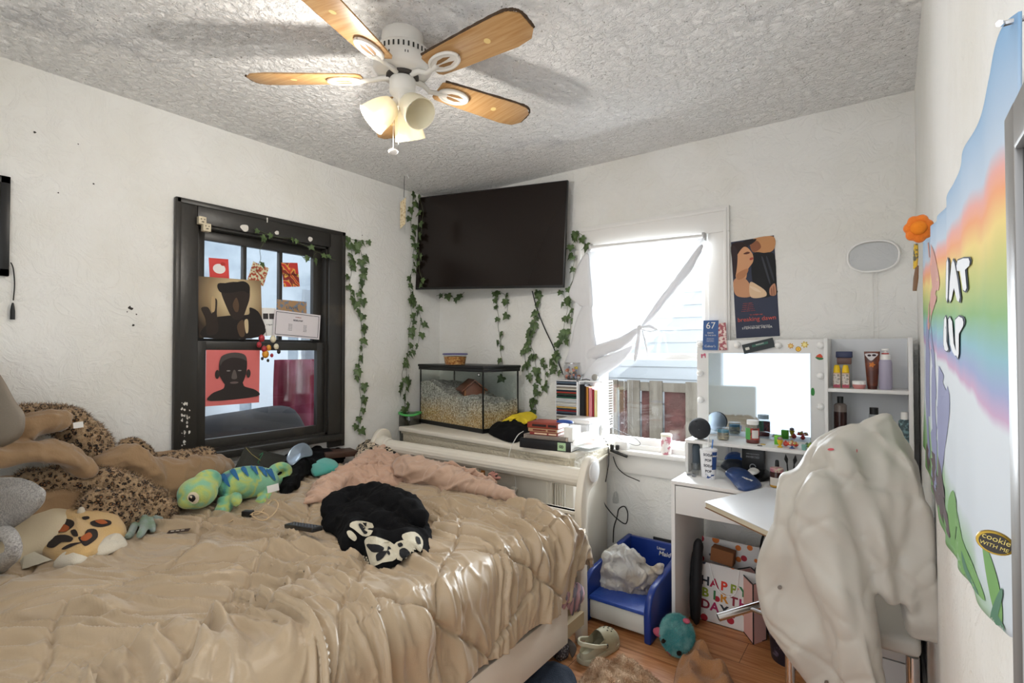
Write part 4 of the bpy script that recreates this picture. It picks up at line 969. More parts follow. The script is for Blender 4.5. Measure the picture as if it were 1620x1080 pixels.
# cable from the television
cord('television_cable', 'black cable running down the wall from the television to the jar', [(842, 460, -.05), (850, 490, -.02), (862, 520, -.02), (876, 550, -.02), (886, 580, -.03), (891, 592, -.06)], .0045)

# ------------------------------------------------------------------ tag hanging from the ceiling
tg = thing('hanging_tag', 'small cream paper strip hanging on a dark thread near the corner', 'paper tag', (.24, -.6, H))
a = px(640, 280, 'y', -.60)
a0 = Vector((a.x, -.60, H)); G().tube([a0, px(639, 312, 'y', -.6)], .0018, 5).build('thread', M_blackp, tg)
G().tube([a0, a0+Vector((.03, .0, -.004)), a0+Vector((.045, 0, -.03))], .003, 6).build('tack_tail', M_paper, tg)
P = [px(u, v, 'y', -.6) for u, v in ((633, 320), (642, 312), (641, 354), (633, 362))]
g = G(); g.add(P+[p+Vector((0, .002, 0)) for p in P], [(0, 1, 2, 3), (7, 6, 5, 4), (0, 4, 5, 1), (1, 5, 6, 2), (2, 6, 7, 3), (3, 7, 4, 0)]); g.build('paper_strip', mat('cream_card', '#dccdab', .8, var=(60, '#b59a70', .5, .6)), tg)

# ------------------------------------------------------------------ sheet tied over window_2
M_sheet = mat('thin_white_cloth', '#ececed', .9, bump=(200, .15))
def _sheet():
    m = M_sheet; N = m.node_tree.nodes; Lk = m.node_tree.links; b = N['Principled BSDF']
    t = N.new('ShaderNodeBsdfTranslucent'); t.inputs[0].default_value = (.55, .57, .60, 1); mx = N.new('ShaderNodeMixShader'); mx.inputs[0].default_value = .18
    Lk.new(b.outputs[0], mx.inputs[1]); Lk.new(t.outputs[0], mx.inputs[2]); Lk.new(mx.outputs[0], N['Material Output'].inputs[0])
_sheet()
rod = thing('shade_roller', 'white roller shade tube with end brackets across the white window', 'roller shade', (1.75, -.05, 2.05))
ra, rb = px(934, 392, 'y', -.05), px(1113, 374, 'y', -.05)
G().tube([ra, rb], .014, 14).build('roller', M_white2, rod, smooth=True)
for q in (ra, rb): G().cbox(q+Vector((0, .012, 0)), (.016, .045, .045)).build('bracket', mat('grey_bracket', '#b9b9b9', .5), rod, bevel=.003)
cu = thing('tied_curtain', 'thin white sheet hung over the roller and knotted at its lower edge', 'curtain', (1.6, -.06, 1.9))
YC = -.062
top_ = spline([px(u, v, 'y', YC) for u, v in ((926, 400), (960, 394), (1020, 387), (1080, 381), (1116, 376))], 14)
hem_ = spline([px(u, v, 'y', YC) for u, v in ((896, 590), (950, 572), (1000, 540), (1014, 518), (1050, 470), (1085, 425), (1114, 382))], 14)
def smp(P, t): f = t*(len(P)-1); i = min(len(P)-2, int(f)); return P[i].lerp(P[i+1], f-i)
g = G()
def sh(a, b):
    p = smp(top_, a).lerp(smp(hem_, a), b); e = math.sin(PI*min(1, b*1.02))
    d = .012*mn.noise(Vector((a*9+b*3, b*1.5, 2)))+.006*math.sin(a*34+b*4)*(1-a*.5); sag = .02*math.sin(PI*b)*(1-a)
    return p+Vector((0, -.004-abs(d)*1.4*(.3+b)-sag*.5, 0))
g.grid(sh, 90, 40); g.build('sheet', M_sheet, cu, smooth='all')
g = G(); roll(g, [px(u, v, 'y', YC-.012) for u, v in ((1112, 386), (1085, 428), (1050, 474), (1015, 519))], [.010, .019, .018, .012], seed=4, amp=.25, flat=1.2, n=14)
roll(g, [px(u, v, 'y', YC-.012) for u, v in ((1015, 519), (985, 540), (945, 556), (905, 572))], [.012, .022, .026, .020], seed=5, amp=.25, flat=1.4, n=14); g.build('gathered_hem', M_sheet, cu, smooth='all')
g = G(); k0 = px(1012, 518, 'y', YC-.03); g.ball(k0, (.018, .014, .016), 12)
for pts, rr in (([(1012, 520), (1009, 545), (1004, 572)], [.008, .013, .010]), ([(1014, 518), (1028, 516), (1040, 522)], [.006, .010, .006]), ([(1016, 522), (1022, 545), (1025, 566)], [.005, .005, .002]), ([(1012, 520), (1030, 524), (1040, 519)], [.004, .004, .002])):
    roll(g, [px(u, v, 'y', YC-.03) for u, v in pts], rr, seed=len(pts)+int(rr[1]*1e3), amp=.1, n=10)
g.build('knot', M_sheet, cu, smooth='all')
g = G(); puff(g, [px(u, v, 'y', -.08) for u, v in ((930, 400), (934, 430), (938, 480), (930, 488), (912, 480), (900, 466), (908, 440), (918, 412))], (0, -1, 0), .018, .012, amp=.006, sc=14, seed=2, stretch=(1, 1, .4))
puff(g, [px(u, v, 'y', -.075) for u, v in ((934, 470), (940, 520), (945, 570), (930, 590), (900, 600), (890, 585), (902, 550), (914, 500))], (0, -1, 0), .022, .012, amp=.012, sc=12, seed=3, stretch=(1.3, 1, .3))
puff(g, [px(u, v, 'y', -.075) for u, v in ((940, 570), (985, 552), (1005, 545), (985, 572), (950, 600), (922, 640), (915, 620), (925, 590))], (0, -1, 0), .016, .010, amp=.012, sc=10, seed=7, stretch=(.5, 1, 1.2))
g.build('side_drape', M_sheet, cu, smooth='all')

# ------------------------------------------------------------------ things on the walls
# long film poster: a plain two-figure composition, with its lettering
PW = [px(1156, 382, 'y', -.004), px(1224, 372, 'y', -.004), px(1236, 531, 'y', -.004), px(1163, 536, 'y', -.004)]
pw, ph = (PW[1]-PW[0]).length, (PW[2]-PW[1]).length
pc = sum(PW, Vector())/4; Mp = plane_M((pc.x, -.002, pc.z), ((PW[1]-PW[0])+(PW[2]-PW[3])).normalized()*1, (PW[0]-PW[3])+(PW[1]-PW[2]))
po = thing('film_poster', 'long dark film poster with an embracing couple and orange title lettering', 'poster', pc)
card('poster_sheet', Mp, pw, ph, mat('poster_navy', '#252c44', .55), po)
def dec(name, M, parent, lst, z=.001, k=4):
    """coloured cut-outs (polygons) printed on a sheet, later ones on top; one part"""
    g = G(); ms = []
    for i, (col, pts) in enumerate(lst):
        m = mat('ink_'+col, col, .7)
        if m not in ms: ms.append(m)
        shape(g, M, pts, z+i*.00012, .0001, k, mi=ms.index(m))
    return g.build(name, ms, parent)
a, b = pw, ph
dec('picture', Mp, po, [
    ('#c08a5c', [(-.02*a, .49*b), (.48*a, .49*b), (.48*a, .36*b), (.2*a, .33*b), (.0, .38*b)]),
    ('#141519', [(.0, .34*b), (.25*a, .34*b), (.49*a, .30*b), (.49*a, .0), (.48*a, -.08*b), (.1*a, -.1*b), (-.05*a, .1*b)]),
    ('#2a1a18', [(-.49*a, .47*b), (-.2*a, .48*b), (-.1*a, .42*b), (-.3*a, .30*b), (-.46*a, .22*b), (-.49*a, .3*b)]),
    ('#d09a72', [(-.44*a, .30*b), (-.2*a, .43*b), (-.02*a, .36*b), (.0, .27*b), (-.14*a, .19*b), (-.2*a, .1*b), (-.40*a, .10*b), (-.44*a, .2*b)]),
    ('#c4906c', [(-.48*a, .10*b), (-.25*a, .12*b), (-.08*a, .02*b), (-.02*a, -.06*b), (-.2*a, -.09*b), (-.46*a, -.05*b)]),
    ('#d9ba98', [(-.1*a, .06*b), (.08*a, .02*b), (.25*a, -.05*b), (.22*a, -.10*b), (-.1*a, -.09*b)]),
    ('#b98468', [(.34*a, -.02*b), (.46*a, .02*b), (.47*a, -.09*b), (.34*a, -.09*b)]),
    ('#8f5a3e', [(-.04*a, .44*b), (.12*a, .47*b), (.2*a, .40*b), (.05*a, .36*b), (-.02*a, .38*b)]), ('#20191a', [(-.2*a, .49*b), (.1*a, .49*b), (.0, .45*b), (-.12*a, .44*b)]),
    ('#5f3527', [(-.22*a, .36*b), (-.12*a, .375*b), (-.06*a, .36*b), (-.14*a, .35*b)]), ('#a84a3e', [(-.07*a, .305*b), (.0, .31*b), (.0, .29*b), (-.07*a, .285*b)]), ('#b57c56', [(-.4*a, .16*b), (-.2*a, .2*b), (-.12*a, .19*b), (-.22*a, .12*b), (-.38*a, .10*b)]),
    ('#34262a', [(-.46*a, .46*b), (-.36*a, .4*b), (-.38*a, .25*b), (-.46*a, .12*b), (-.49*a, .3*b)]), ('#e2c9ae', [(-.12*a, .02*b), (.02*a, .0), (.14*a, -.05*b), (.0, -.03*b)]), ('#8f6049', [(.37*a, -.03*b), (.39*a, -.03*b), (.39*a, -.09*b), (.37*a, -.09*b)]), ('#8f6049', [(.42*a, -.01*b), (.435*a, -.01*b), (.435*a, -.09*b), (.42*a, -.09*b)]),
    ('#3a3c44', [(.2*a, .28*b), (.24*a, .28*b), (.36*a, .05*b), (.33*a, .04*b)]), ('#30323a', [(.3*a, .28*b), (.34*a, .28*b), (.45*a, .08*b), (.42*a, .06*b)])], k=5)
T_or = mat('orange_red_ink', '#c9584a', .6); T_wh = mat('white_ink', '#e8e6e2', .6)
def lt(s, size, x, y, m, parent, M, sx=1, z=.002): return text('lettering', s, size, M @ Matrix.Translation((x, y, z)), m, parent, sx=sx)
lt('the twilight saga', .010, 0, -.27*b, T_or, po, Mp); lt('breaking dawn', .033, 0, -.315*b, T_or, po, Mp); lt('STEPHENIE MEYER', .015, 0, -.405*b, T_wh, po, Mp, 1.25); lt('based on the bestselling novel', .007, 0, -.385*b, T_wh, po, Mp, 1.5)
for i in range(5): lt('november eighteen two thousand'[:18+i*2], .006, -.18*a, -.15*b-i*.0105, T_or, po, Mp)

# plain oval wall light with two hanging wires
o = px(1381, 405, 'y', -.02); wl = thing('oval_wall_light', 'unlit white oval outline wall light with two thin hanging wires', 'wall light', (o.x, -.02, o.z))
g = G(); g.prism([(o.x+.105*math.cos(t)*(1 if 1 else 1), o.z+.078*math.sin(t)) for t in [2*PI*i/40 for i in range(40)]], 'y', -.006, -.010); g.build('backing', glassy('clear_acrylic', '#eeeeee', .05), wl)
g = G(); g.tube([(o.x+.102*math.copysign(abs(math.cos(t))**.85, math.cos(t)), -.018, o.z+.074*math.copysign(abs(math.sin(t))**.85, math.sin(t))) for t in [2*PI*i/48 for i in range(49)]], .0045, 8, cap=False); g.build('light_tube', M_globe, wl, smooth=True)
g = G(); g.tube([(o.x-.003, -.008, o.z-.074), (o.x-.002, -.006, 1.445)], .0012, 5); g.build('wire', M_chain, wl); g = G(); g.tube([(o.x+.012, -.008, o.z-.072), (o.x+.016, -.006, 1.445)], .0012, 5); g.build('wire', M_chain, wl)

# cards on the left of the vanity: blue 67 card and pink strip
c = px(1124, 530, 'y', -.07); 
n67 = thing('number_card', 'blue card printed 67 in white, taped to the vanity top', 'card', (c.x, -.07, c.z)); Mc = plane_M((c.x, -.07, c.z), (1, 0, -.02), (0.0, .05, 1)); cw, chh = .082, .165
card('card_sheet', Mc, cw, chh, mat('card_blue', '#3d5f96', .6), n67); lt('67', .052, 0, .052, T_wh, n67, Mc); lt('DAYS', .013, 0, .012, T_wh, n67, Mc); lt('TO THE DATE', .0095, 0, -.002, T_wh, n67, Mc)
for i in range(3): lt('oooooooooooo', .006, 0, -.018-i*.008, T_wh, n67, Mc)
lt('Culver\'s', .018, 0, -.062, T_wh, n67, Mc)
c = px(1143, 532, 'y', -.068); ps_ = plane_M((c.x, -.069, c.z), (1, 0, .06), (-.06, .05, 1))
o = card('photo_strip', ps_, .042, .15, mat('photo_strip', '#a2545c', .5, var=(60, '#e3cfc8', .48, .54))); tag(o, 'pink and white patterned strip beside the blue 67 card', 'photo strip')
c = px(1200, 547, 'y', -.068); Mb_ = plane_M((c.x, -.075, c.z), (1, 0, .25), (-.25, 0, 1)); bl_ = thing('dark_leaflet', 'dark green and black leaflet tilted across the top of the vanity mirror', 'leaflet', c)
card('leaflet_sheet', Mb_, .155, .05, mat('leaflet_dark', '#242c30', .5), bl_); dec('print', Mb_, bl_, [('#3d6a5c', [(-.03, .0), (.05, .0), (.05, .012), (-.03, .012)]), ('#d8d6cc', [(-.065, -.008), (-.045, -.008), (-.045, .006), (-.065, .006)])], k=1); lt('BREEDERS', .009, .01, .008, T_wh, bl_, Mb_)
# stickers on the mirror board
def sticker(label, u, v, lst, kind='sticker', s=1.0, y=-.063):
    c = px(u, v, 'y', y); M = plane_M((c.x, y, c.z), (1, 0, 0), (0, 0, 1)) @ Matrix.Scale(s, 4); o = dec(kind, M, None, lst, z=.0004); tag(o, label, 'sticker'); return o
flower = lambda r, n=7: [((r*(1+.25*math.cos(n*t)))*math.cos(t), (r*(1+.25*math.cos(n*t)))*math.sin(t)) for t in [2*PI*i/42 for i in range(42)]]
sticker('orange citrus slice sticker, left of three above the mirror', 1251, 547, [('#d89a35', flower(.012)), ('#efd48a', flower(.007))])
sticker('round orange slice sticker, middle of three above the mirror', 1263, 552, [('#b9832a', disc(.013)), ('#f0c24e', disc(.010)), ('#d9952a', disc(.003))])
sticker('pale yellow citrus sticker, right of three above the mirror', 1273, 545, [('#cfae3c', flower(.014)), ('#efe29a', flower(.009))])
sticker('watermelon slice sticker on the mirror board', 1296, 564, [('#3f7a4a', [(-.017, -.002), (.016, -.006), (.014, -.014), (-.004, -.015)]), ('#d2543c', [(-.014, .0), (.015, -.004), (.004, .014)])])
sticker('green pickle sticker right of the mirror', 1286, 619, [('#3d8a46', [(-.006, -.018), (.004, -.02), (.008, -.004), (.004, .016), (-.005, .016), (-.008, 0)])])
sticker('small pink dog-shaped sticker on the mirror board', 1113, 562, [('#c66a80', [(-.012, -.014), (-.006, -.014), (-.004, -.002), (.006, -.004), (.008, -.014), (.012, -.012), (.012, .008), (.004, .012), (-.002, .006), (-.012, .008), (-.014, .002)])])
# flat dark plate, wall screws and holes on the back wall
c = px(1048, 860, 'y', -.006); tag(G().box(1.789, 1.898, -.008, 0, .18, .268).build('outlet_plate', mat('black_plate', '#26272a', .5), bevel=.002), 'black square cover plate low on the wall behind the litter box', 'wall plate')
# frame at the left edge with its cord
fr_ = thing('picture_frame', 'black picture frame cut off by the left edge with a cord below', 'picture frame', (0, -2.62, 1.9))
f0, f1 = px(17, 280, 'x', .02), px(17, 437, 'x', .02); yr = f0.y; zb, zt_ = f1.z, f0.z
g = G()
g.box(0, .022, yr-.03, yr, zb, zt_); g.box(0, .022, yr-.42, yr-.39, zb, zt_); g.box(0, .022, yr-.42, yr, zb, zb+.03); g.box(0, .022, yr-.42, yr, zt_-.03, zt_); g.build('frame', M_blackp, fr_, bevel=.002)
G().box(0, .010, yr-.40, yr-.02, zb+.02, zt_-.02).build('picture', mat('dark_picture', '#3a3630', .4), fr_)
P = [px(u, v, 'x', .01) for u, v in ((17, 415), (21, 425), (23, 450), (21, 475))]; G().tube(spline(P, 6), .0022, 6).build('cord', M_blackp, fr_, smooth=True)
q = px(20, 492, 'x', .012); G().tube([q+Vector((0, 0, .035)), q+Vector((0, 0, .018)), q, q-Vector((0, 0, .035))], [.003, .006, .008, .008], 10).build('connector', M_blackp, fr_, smooth=True)
# specks on the left wall
M_speck = mat('wall_mark', '#3b3733', .9)
for i, (u, v, r) in enumerate(((55, 209, .005), (148, 291, .005), (206, 487, .010), (211, 514, .007), (124, 228, .003), (92, 305, .003), (573, 372, .004), (201, 493, .004), (216, 497, .004))):
    p = px(u, v, 'x', .0008); random.seed(i); g = G(); shape(g, plane_M((.0006, 0, 0), (0, 1, 0), (0, 0, 1)), [(p.y+r*random.uniform(.4, 1.3)*math.cos(a), p.z+r*random.uniform(.4, 1.3)*math.sin(a)) for a in [i2*PI/4 for i2 in range(8)]])
    tag(g.build('wall_stain', M_speck), kind='structure')

# ------------------------------------------------------------------ things taped on window_1
def on1(u, v, x=-.012): return px(u, v, 'x', x)
def sheet1(name, label, cat, quad, m, x=-.012, bend=0):
    P = [on1(u, v, x) for u, v in quad]; c = sum(P, Vector())/4; w_ = ((P[1]-P[0]).length+(P[2]-P[3]).length)/2; h_ = ((P[0]-P[3]).length+(P[1]-P[2]).length)/2
    xa = (P[1]-P[0])+(P[2]-P[3]); ya = (P[0]-P[3])+(P[1]-P[2]); M = plane_M(c, xa, ya); t = thing(name, label, cat, c); card('paper', M, w_, h_, m, t, bend=bend, nseg=10); return t, M, w_, h_
t, M, a, b = sheet1('red_card', 'small red card with a white oval taped to the upper left pane', 'card', [(333, 407), (363, 411), (361, 441), (329, 441)], mat('card_red', '#d3443f', .6), -.05)
dec('print', M, t, [('#efece8', disc(1, 24, 0, 0, a*.32, b*.24)), ('#b5352f', disc(1, 16, a*.2, b*.24, a*.13, b*.09))], k=1)
t, M, a, b = sheet1('patterned_card', 'mottled red and white patterned card hanging in the middle upper pane', 'card', [(402, 413), (425, 425), (417, 452), (390, 443)], mat('candy_print', '#a8492f', .6, var=(70, '#d8d6b4', .47, .53)), -.045)
t, M, a, b = sheet1('swirl_card', 'orange, red and yellow swirl-printed card taped to the upper right pane', 'card', [(446, 415), (471, 416), (474, 453), (448, 454)], mat('swirl_print', '#d8643a', .6), -.045)
m = MATS['swirl_print']; mp = mapping(m); n_ = tex(m, 'Wave', mp, Scale=9.0, Distortion=14.0, Detail=2.0); base(m, ramp(m, n_.outputs['Fac'], [(.2, '#c23a34'), (.45, '#e0743a'), (.6, '#f0c05a'), (.85, '#8a2f2a')]))
lt('SOUR PUNK', .018, 0, 0, mat('ink_dark', '#33221f', .6), t, M)
# big sepia print: plain figure with raised hand against a glow
t, M, a, b = sheet1('sepia_print', 'square sepia print of a dark figure raising a hand, on the window', 'print', [(314, 438), (414, 443), (414, 534), (313, 533)], mat('sepia_ground', '#6a573f', .35), -.012)
m = MATS['sepia_ground']; mp = mapping(m); gr = m.node_tree.nodes.new('ShaderNodeTexGradient'); gr.gradient_type = 'SPHERICAL'; mp.inputs['Scale'].default_value = (1, 4.2, 4.2); mp.inputs['Location'].default_value = (0, -.1, -.25); m.node_tree.links.new(mp.outputs[0], gr.inputs[0])
base(m, ramp(m, gr.outputs['Fac'], [(.0, '#33261b'), (.35, '#8a7454'), (.8, '#d9c49a')]))
dec('figure', M, t, [('#1b1512', [(-.45*a, -.49*b), (.49*a, -.49*b), (.47*a, -.1*b), (.3*a, .02*b), (.28*a, -.1*b), (.1*a, -.12*b), (-.12*a, -.14*b), (-.3*a, -.2*b)]),
    ('#2a201a', [(-.08*a, .02*b), (-.16*a, .28*b), (-.12*a, .4*b), (.1*a, .45*b), (.28*a, .38*b), (.3*a, .2*b), (.24*a, 0), (.16*a, -.18*b), (.02*a, -.18*b)]),
    ('#17110e', [(-.17*a, .26*b), (-.2*a, .4*b), (.0, .42*b), (.2*a, .47*b), (.3*a, .4*b), (.29*a, .26*b), (.2*a, .3*b), (.0, .26*b)]),
    ('#57412f', [(.02*a, .06*b), (.08*a, .18*b), (.12*a, .06*b), (.1*a, -.06*b), (.05*a, -.05*b)]),
    ('#2a201a', [(-.38*a, -.45*b), (-.4*a, -.2*b), (-.46*a, -.02*b), (-.36*a, .0), (-.3*a, -.1*b), (-.27*a, .13*b), (-.22*a, .12*b), (-.23*a, -.1*b), (-.22*a, -.4*b)]),
    ('#b59b74', [(-.31*a, -.06*b), (-.30*a, .17*b), (-.25*a, .15*b), (-.26*a, -.05*b)]), ('#c9b48e', [(.2*a, -.22*b), (.26*a, -.2*b), (.26*a, -.4*b), (.22*a, -.42*b)]), ('#54402f', [(.08*a, -.3*b), (.18*a, -.2*b), (.2*a, -.46*b), (.12*a, -.48*b)])], k=4)
# pink sheet with a dark bust
t, M, a, b = sheet1('pink_print', 'pink sheet with a plain dark head-and-shoulders picture on the lower pane', 'print', [(326, 553), (411, 554), (410, 636), (325, 643)], mat('pink_paper', '#d9726f', .55), -.012, bend=.004)
dec('bust', M, t, [('#2b2524', [(-.42*a, -.41*b), (-.4*a, -.28*b), (-.2*a, -.2*b), (-.14*a, -.1*b), (.14*a, -.1*b), (.2*a, -.18*b), (.42*a, -.26*b), (.44*a, -.38*b)]),
    ('#2b2322', [(-.28*a, .1*b), (-.25*a, .36*b), (-.05*a, .45*b), (.18*a, .42*b), (.24*a, .28*b), (.22*a, .05*b), (.14*a, -.14*b), (.0, -.22*b), (-.14*a, -.16*b), (-.25*a, .0)]),
    ('#4a4442', [(-.26*a, .22*b), (-.24*a, .38*b), (-.05*a, .45*b), (.18*a, .42*b), (.23*a, .3*b), (.14*a, .34*b), (-.05*a, .36*b), (-.2*a, .3*b)]),
    ('#352c2a', disc(1, 14, -.31*a, .06*b, .04*a, .08*b)), ('#352c2a', disc(1, 14, .27*a, .06*b, .04*a, .08*b)), ('#5d5451', [(-.02*a, .12*b), (.02*a, .12*b), (.05*a, -.02*b), (-.05*a, -.02*b)]), ('#6a5a57', disc(1, 16, 0, -.10*b, .08*a, .02*b)), ('#8a8482', disc(1, 10, -.11*a, .12*b, .035*a, .012*b)), ('#8a8482', disc(1, 10, .10*a, .12*b, .035*a, .012*b))], k=4, z=.006)
t, M, a, b = sheet1('letter_card', 'orange and blue lettered card leaning above the certificate', 'card', [(440, 473), (486, 478), (484, 500), (436, 498)], mat('letter_card_paper', '#a98660', .6, var=(50, '#6e7f92', .5, .6)), -.012)
lt('LEWIS', .024, 0, .0, mat('ink_blue_grey', '#56687a', .6), t, M, 1.2)
t, M, a, b = sheet1('certificate', 'white certificate with a dark border tilted on the sash rail', 'certificate', [(437, 489), (514, 502), (498, 534), (429, 531)], mat('certificate_paper', '#d9d3d6', .7), .0)
g = G(M)
for s in (-1, 1): g.box(-a*.46, a*.46, s*b*.43-.0015, s*b*.43+.0015, .001, .0013); g.box(s*a*.46-.0015, s*a*.46+.0015, -b*.43, b*.43, .001, .0013)
g.build('border', mat('ink_navy', '#30343f', .6), t); lt('certificate', .010, 0, b*.30, mat('ink_red2', '#a0463a', .6), t, M); lt('REBEL/FAP', .014, 0, b*.17, mat('ink_navy', '#30343f', .6), t, M)
for i in range(5): lt('ooooo ooo', .0055, -a*.16, -.0-i*.009, MATS['ink_navy'], t, M); lt('ooo oooo', .0055, a*.16, -.0-i*.009, MATS['ink_navy'], t, M)
t, M, a, b = sheet1('photo_sheet', 'white sheet with small photographs behind the certificate', 'sheet', [(414, 486), (438, 488), (436, 530), (414, 532)], M_paper, -.03)
dec('print', M, t, [('#3c3836', [(-.4*a, .1*b), (-.05*a, .1*b), (-.05*a, .3*b), (-.4*a, .3*b)]), ('#4c4644', [(.02*a, .1*b), (.4*a, .1*b), (.4*a, .3*b), (.02*a, .3*b)])], k=1); lt('A Vignoli', .010, 0, -.1*b, MATS['ink_navy'], t, M)
# paper face-box by the top left corner
t = thing('paper_boxes', 'two tiny folded cream paper cubes stuck on the black window casing', 'paper cube', on1(326, 353, .04))
for (u, v, s) in ((319, 349, .036), (326, 360, .038)):
    c = px(u, v, 'x', .042); G().cbox(c, (s*.8, s, s*1.1)).build('cube', mat('cream_face', '#cfc3a8', .7), t, bevel=.001)
    M = plane_M(c+Vector((s*.4+.0006, 0, 0)), (0, 1, 0), (0, 0, 1)); dec('marks', M, t, [('#2b2724', disc(.003, 8, -.008, .006)), ('#2b2724', disc(.003, 8, .008, .006)), ('#2b2724', [(-.006, -.01), (.006, -.01), (.006, -.006), (-.006, -.006)])], k=1)
# bunch of little painted charms on the meeting rail
t = thing('charm_bunch', 'bunch of small painted red, yellow and white charms hung on the window rail', 'charm bunch', on1(425, 545, .03))
g = G(); cm = [mat('charm_'+c_, c_, .4) for c_ in ('#a8323a', '#d8952f', '#e3dcc0', '#2a2320')]
for u, v, r, i in ((414, 535, .022, 0), (410, 545, .018, 0), (418, 552, .020, 0), (420, 560, .024, 1), (425, 550, .018, 1), (432, 536, .022, 2), (437, 548, .018, 2), (441, 556, .014, 3), (424, 570, .010, 3), (415, 567, .010, 3), (430, 562, .012, 0)):
    g.ball(px(u, v, 'x', .02), (r*.7, r*.8, r), 12, mi=i)
g.build('charms', cm, t, smooth=True); G().tube([on1(420, 520, -.0), on1(422, 532, .012)], .001, 5).build('string', M_blackp, t)
# ------------------------------------------------------------------ soft things on the bed
def world_bvh(objs):
    vs = []; fs = []
    for o in objs:
        k = len(vs); off = origin(o); vs += [v.co+off for v in o.data.vertices]; fs += [tuple(k+i for i in p.vertices) for p in o.data.polygons]
    return BVHTree.FromPolygons(vs, fs)
def patch(g, bvh, poly, mi=None, off=.0018, k=3, K=4):
    """a printed or sewn patch that follows the surface under it"""
    P = spline([Vector((u, v, 0)) for u, v in poly], k, True); c = sum(P, Vector())/len(P); vs = []; last = None
    def hit_(u, v):
        d = (px(u, v, 'y', 5.0) if False else None)
        f0 = Vector((-math.sin(YAW), math.cos(YAW), 0)); r = Vector((math.cos(YAW), math.sin(YAW), 0)); f = f0*math.cos(PITCH)+Vector((0, 0, math.sin(PITCH))); up = -f0*math.sin(PITCH)+Vector((0, 0, math.cos(PITCH)))
        d = (f+r*(u-810)/F-up*(v-540)/F).normalized(); h = bvh.ray_cast(CAM, d); return h, d
    rows = []
    for i in range(K+1):
        row = []
        for p in ([c] if i == 0 else P):
            q = c+(p-c)*(i/K); h, d = hit_(q.x, q.y)
            if h[0] is None: row.append(None); continue
            n = h[1] if h[1].dot(d) < 0 else -h[1]; row.append(h[0]+n*off)
        rows.append(row)
    idx = []; vs = []
    for row in rows:
        r = []
        for p in row:
            if p is None: r.append(None)
            else: r.append(len(vs)); vs.append(p)
        idx.append(r)
    n = len(P); fs = []
    for i in range(K):
        for j in range(n):
            q = [idx[i][j if i else 0], idx[i][(j+1) % n if i else 0], idx[i+1][(j+1) % n], idx[i+1][j]]
            q = list(dict.fromkeys(q))
            if None in q or len(q) < 3: continue
            if max((vs[a]-vs[b]).length for a in q for b in q) > .12: continue
            fs.append(tuple(q))
    return g.add(vs, fs, mi)
def tufts(g, o, n, ln, seed=1, droop=.3, mi=None, w=.0011):
    rnd = random.Random(seed); me = o.data; off = origin(o); ps = list(me.polygons)
    ws = [p.area for p in ps]; ch = rnd.choices(ps, ws, k=n); vs = []; fs = []
    for p in ch:
        V = [me.vertices[i].co for i in p.vertices]; a, b = rnd.random(), rnd.random()
        c = V[0].lerp(V[1], a).lerp(V[min(3, len(V)-1)].lerp(V[2], a), b)+off; nn = (p.normal+Vector((rnd.gauss(0, .35), rnd.gauss(0, .35), rnd.gauss(0, .3)-droop))).normalized(); s = nn.cross(Vector((rnd.random()-.5, rnd.random()-.5, rnd.random()-.5))).normalized()*w
        l = ln*rnd.uniform(.6, 1.3); k = len(vs); vs += [c-s, c+s, c+nn*l]; fs.append((k, k+1, k+2))
    return g.add(vs, fs, mi)

M_leo = mat('leopard_fur', '#9a7450', .9, spec=.1, sheen=.3)
def _leo():
    m = M_leo; mp = mapping(m, (1, 1, 1)); N, Lk, b = nodes(m)
    nn = tex(m, 'Noise', mp, Scale=30.0, Detail=2.0); v3 = N.new('ShaderNodeVectorMath'); v3.operation = 'MULTIPLY_ADD'; v3.inputs[1].default_value = (.02, .02, .02); Lk.new(nn.outputs['Color'], v3.inputs[0]); Lk.new(mp.outputs[0], v3.inputs[2])
    v = N.new('ShaderNodeTexVoronoi'); v.inputs['Scale'].default_value = 58; Lk.new(v3.outputs[0], v.inputs['Vector'])
    br = tex(m, 'Noise', mp, Scale=55.0, Detail=3.0); lo = tex(m, 'Noise', mp, Scale=7.0, Detail=2.0)
    ring = ramp(m, v.outputs['Distance'], [(.0, '#86603f'), (.22, '#86603f'), (.30, '#1f1814'), (.44, '#1f1814'), (.52, '#a98c6a'), (1, '#bda382')])
    plain = ramp(m, lo.outputs['Fac'], [(.3, '#8f7252'), (.7, '#bfa483')]); f = ramp(m, br.outputs['Fac'], [(.38, '#000000'), (.46, '#ffffff')])
    base(m, mixc(m, f, plain, ring)); bump(m, tex(m, 'Noise', mp, Scale=220.0, Detail=3.0).outputs['Fac'], .8, .006)
_leo()
M_suede = mat('tan_suede', '#917556', .75, bump=(120, .15), sheen=.35, spec=.25)
lb = thing('leopard_blanket', 'leopard-print fur blanket with tan suede lining heaped along the wall', 'blanket', (.25, -2.2, .66))
def R(lst, rp): return [px(u, v, 'x', x) for u, v, x in lst], [mpx(r, px(u, v, 'x', x)) for (u, v, x), r in zip(lst, rp)]
def fur(name, rolls, n, ln=.017):
    g = G()
    for i, (l, rp) in enumerate(rolls): p, r = R(l, rp); roll(g, p, r, seed=i+len(name)+len(rolls), amp=.26, n=34, k=10, along=1.2)
    o = g.build(name, M_leo, lb, smooth='all'); t = G(); tufts(t, o, n, ln, 3); t.build('fur_pile', M_leo, o); o.children[0]['kind'] = 'stuff'; return o
fur('fur_fold', [([(-60, 660, .10), (0, 668, .12), (50, 664, .12), (100, 664, .14), (130, 690, .16), (155, 720, .18), (175, 745, .20)], [22, 24, 20, 20, 24, 22, 16])], 9000)
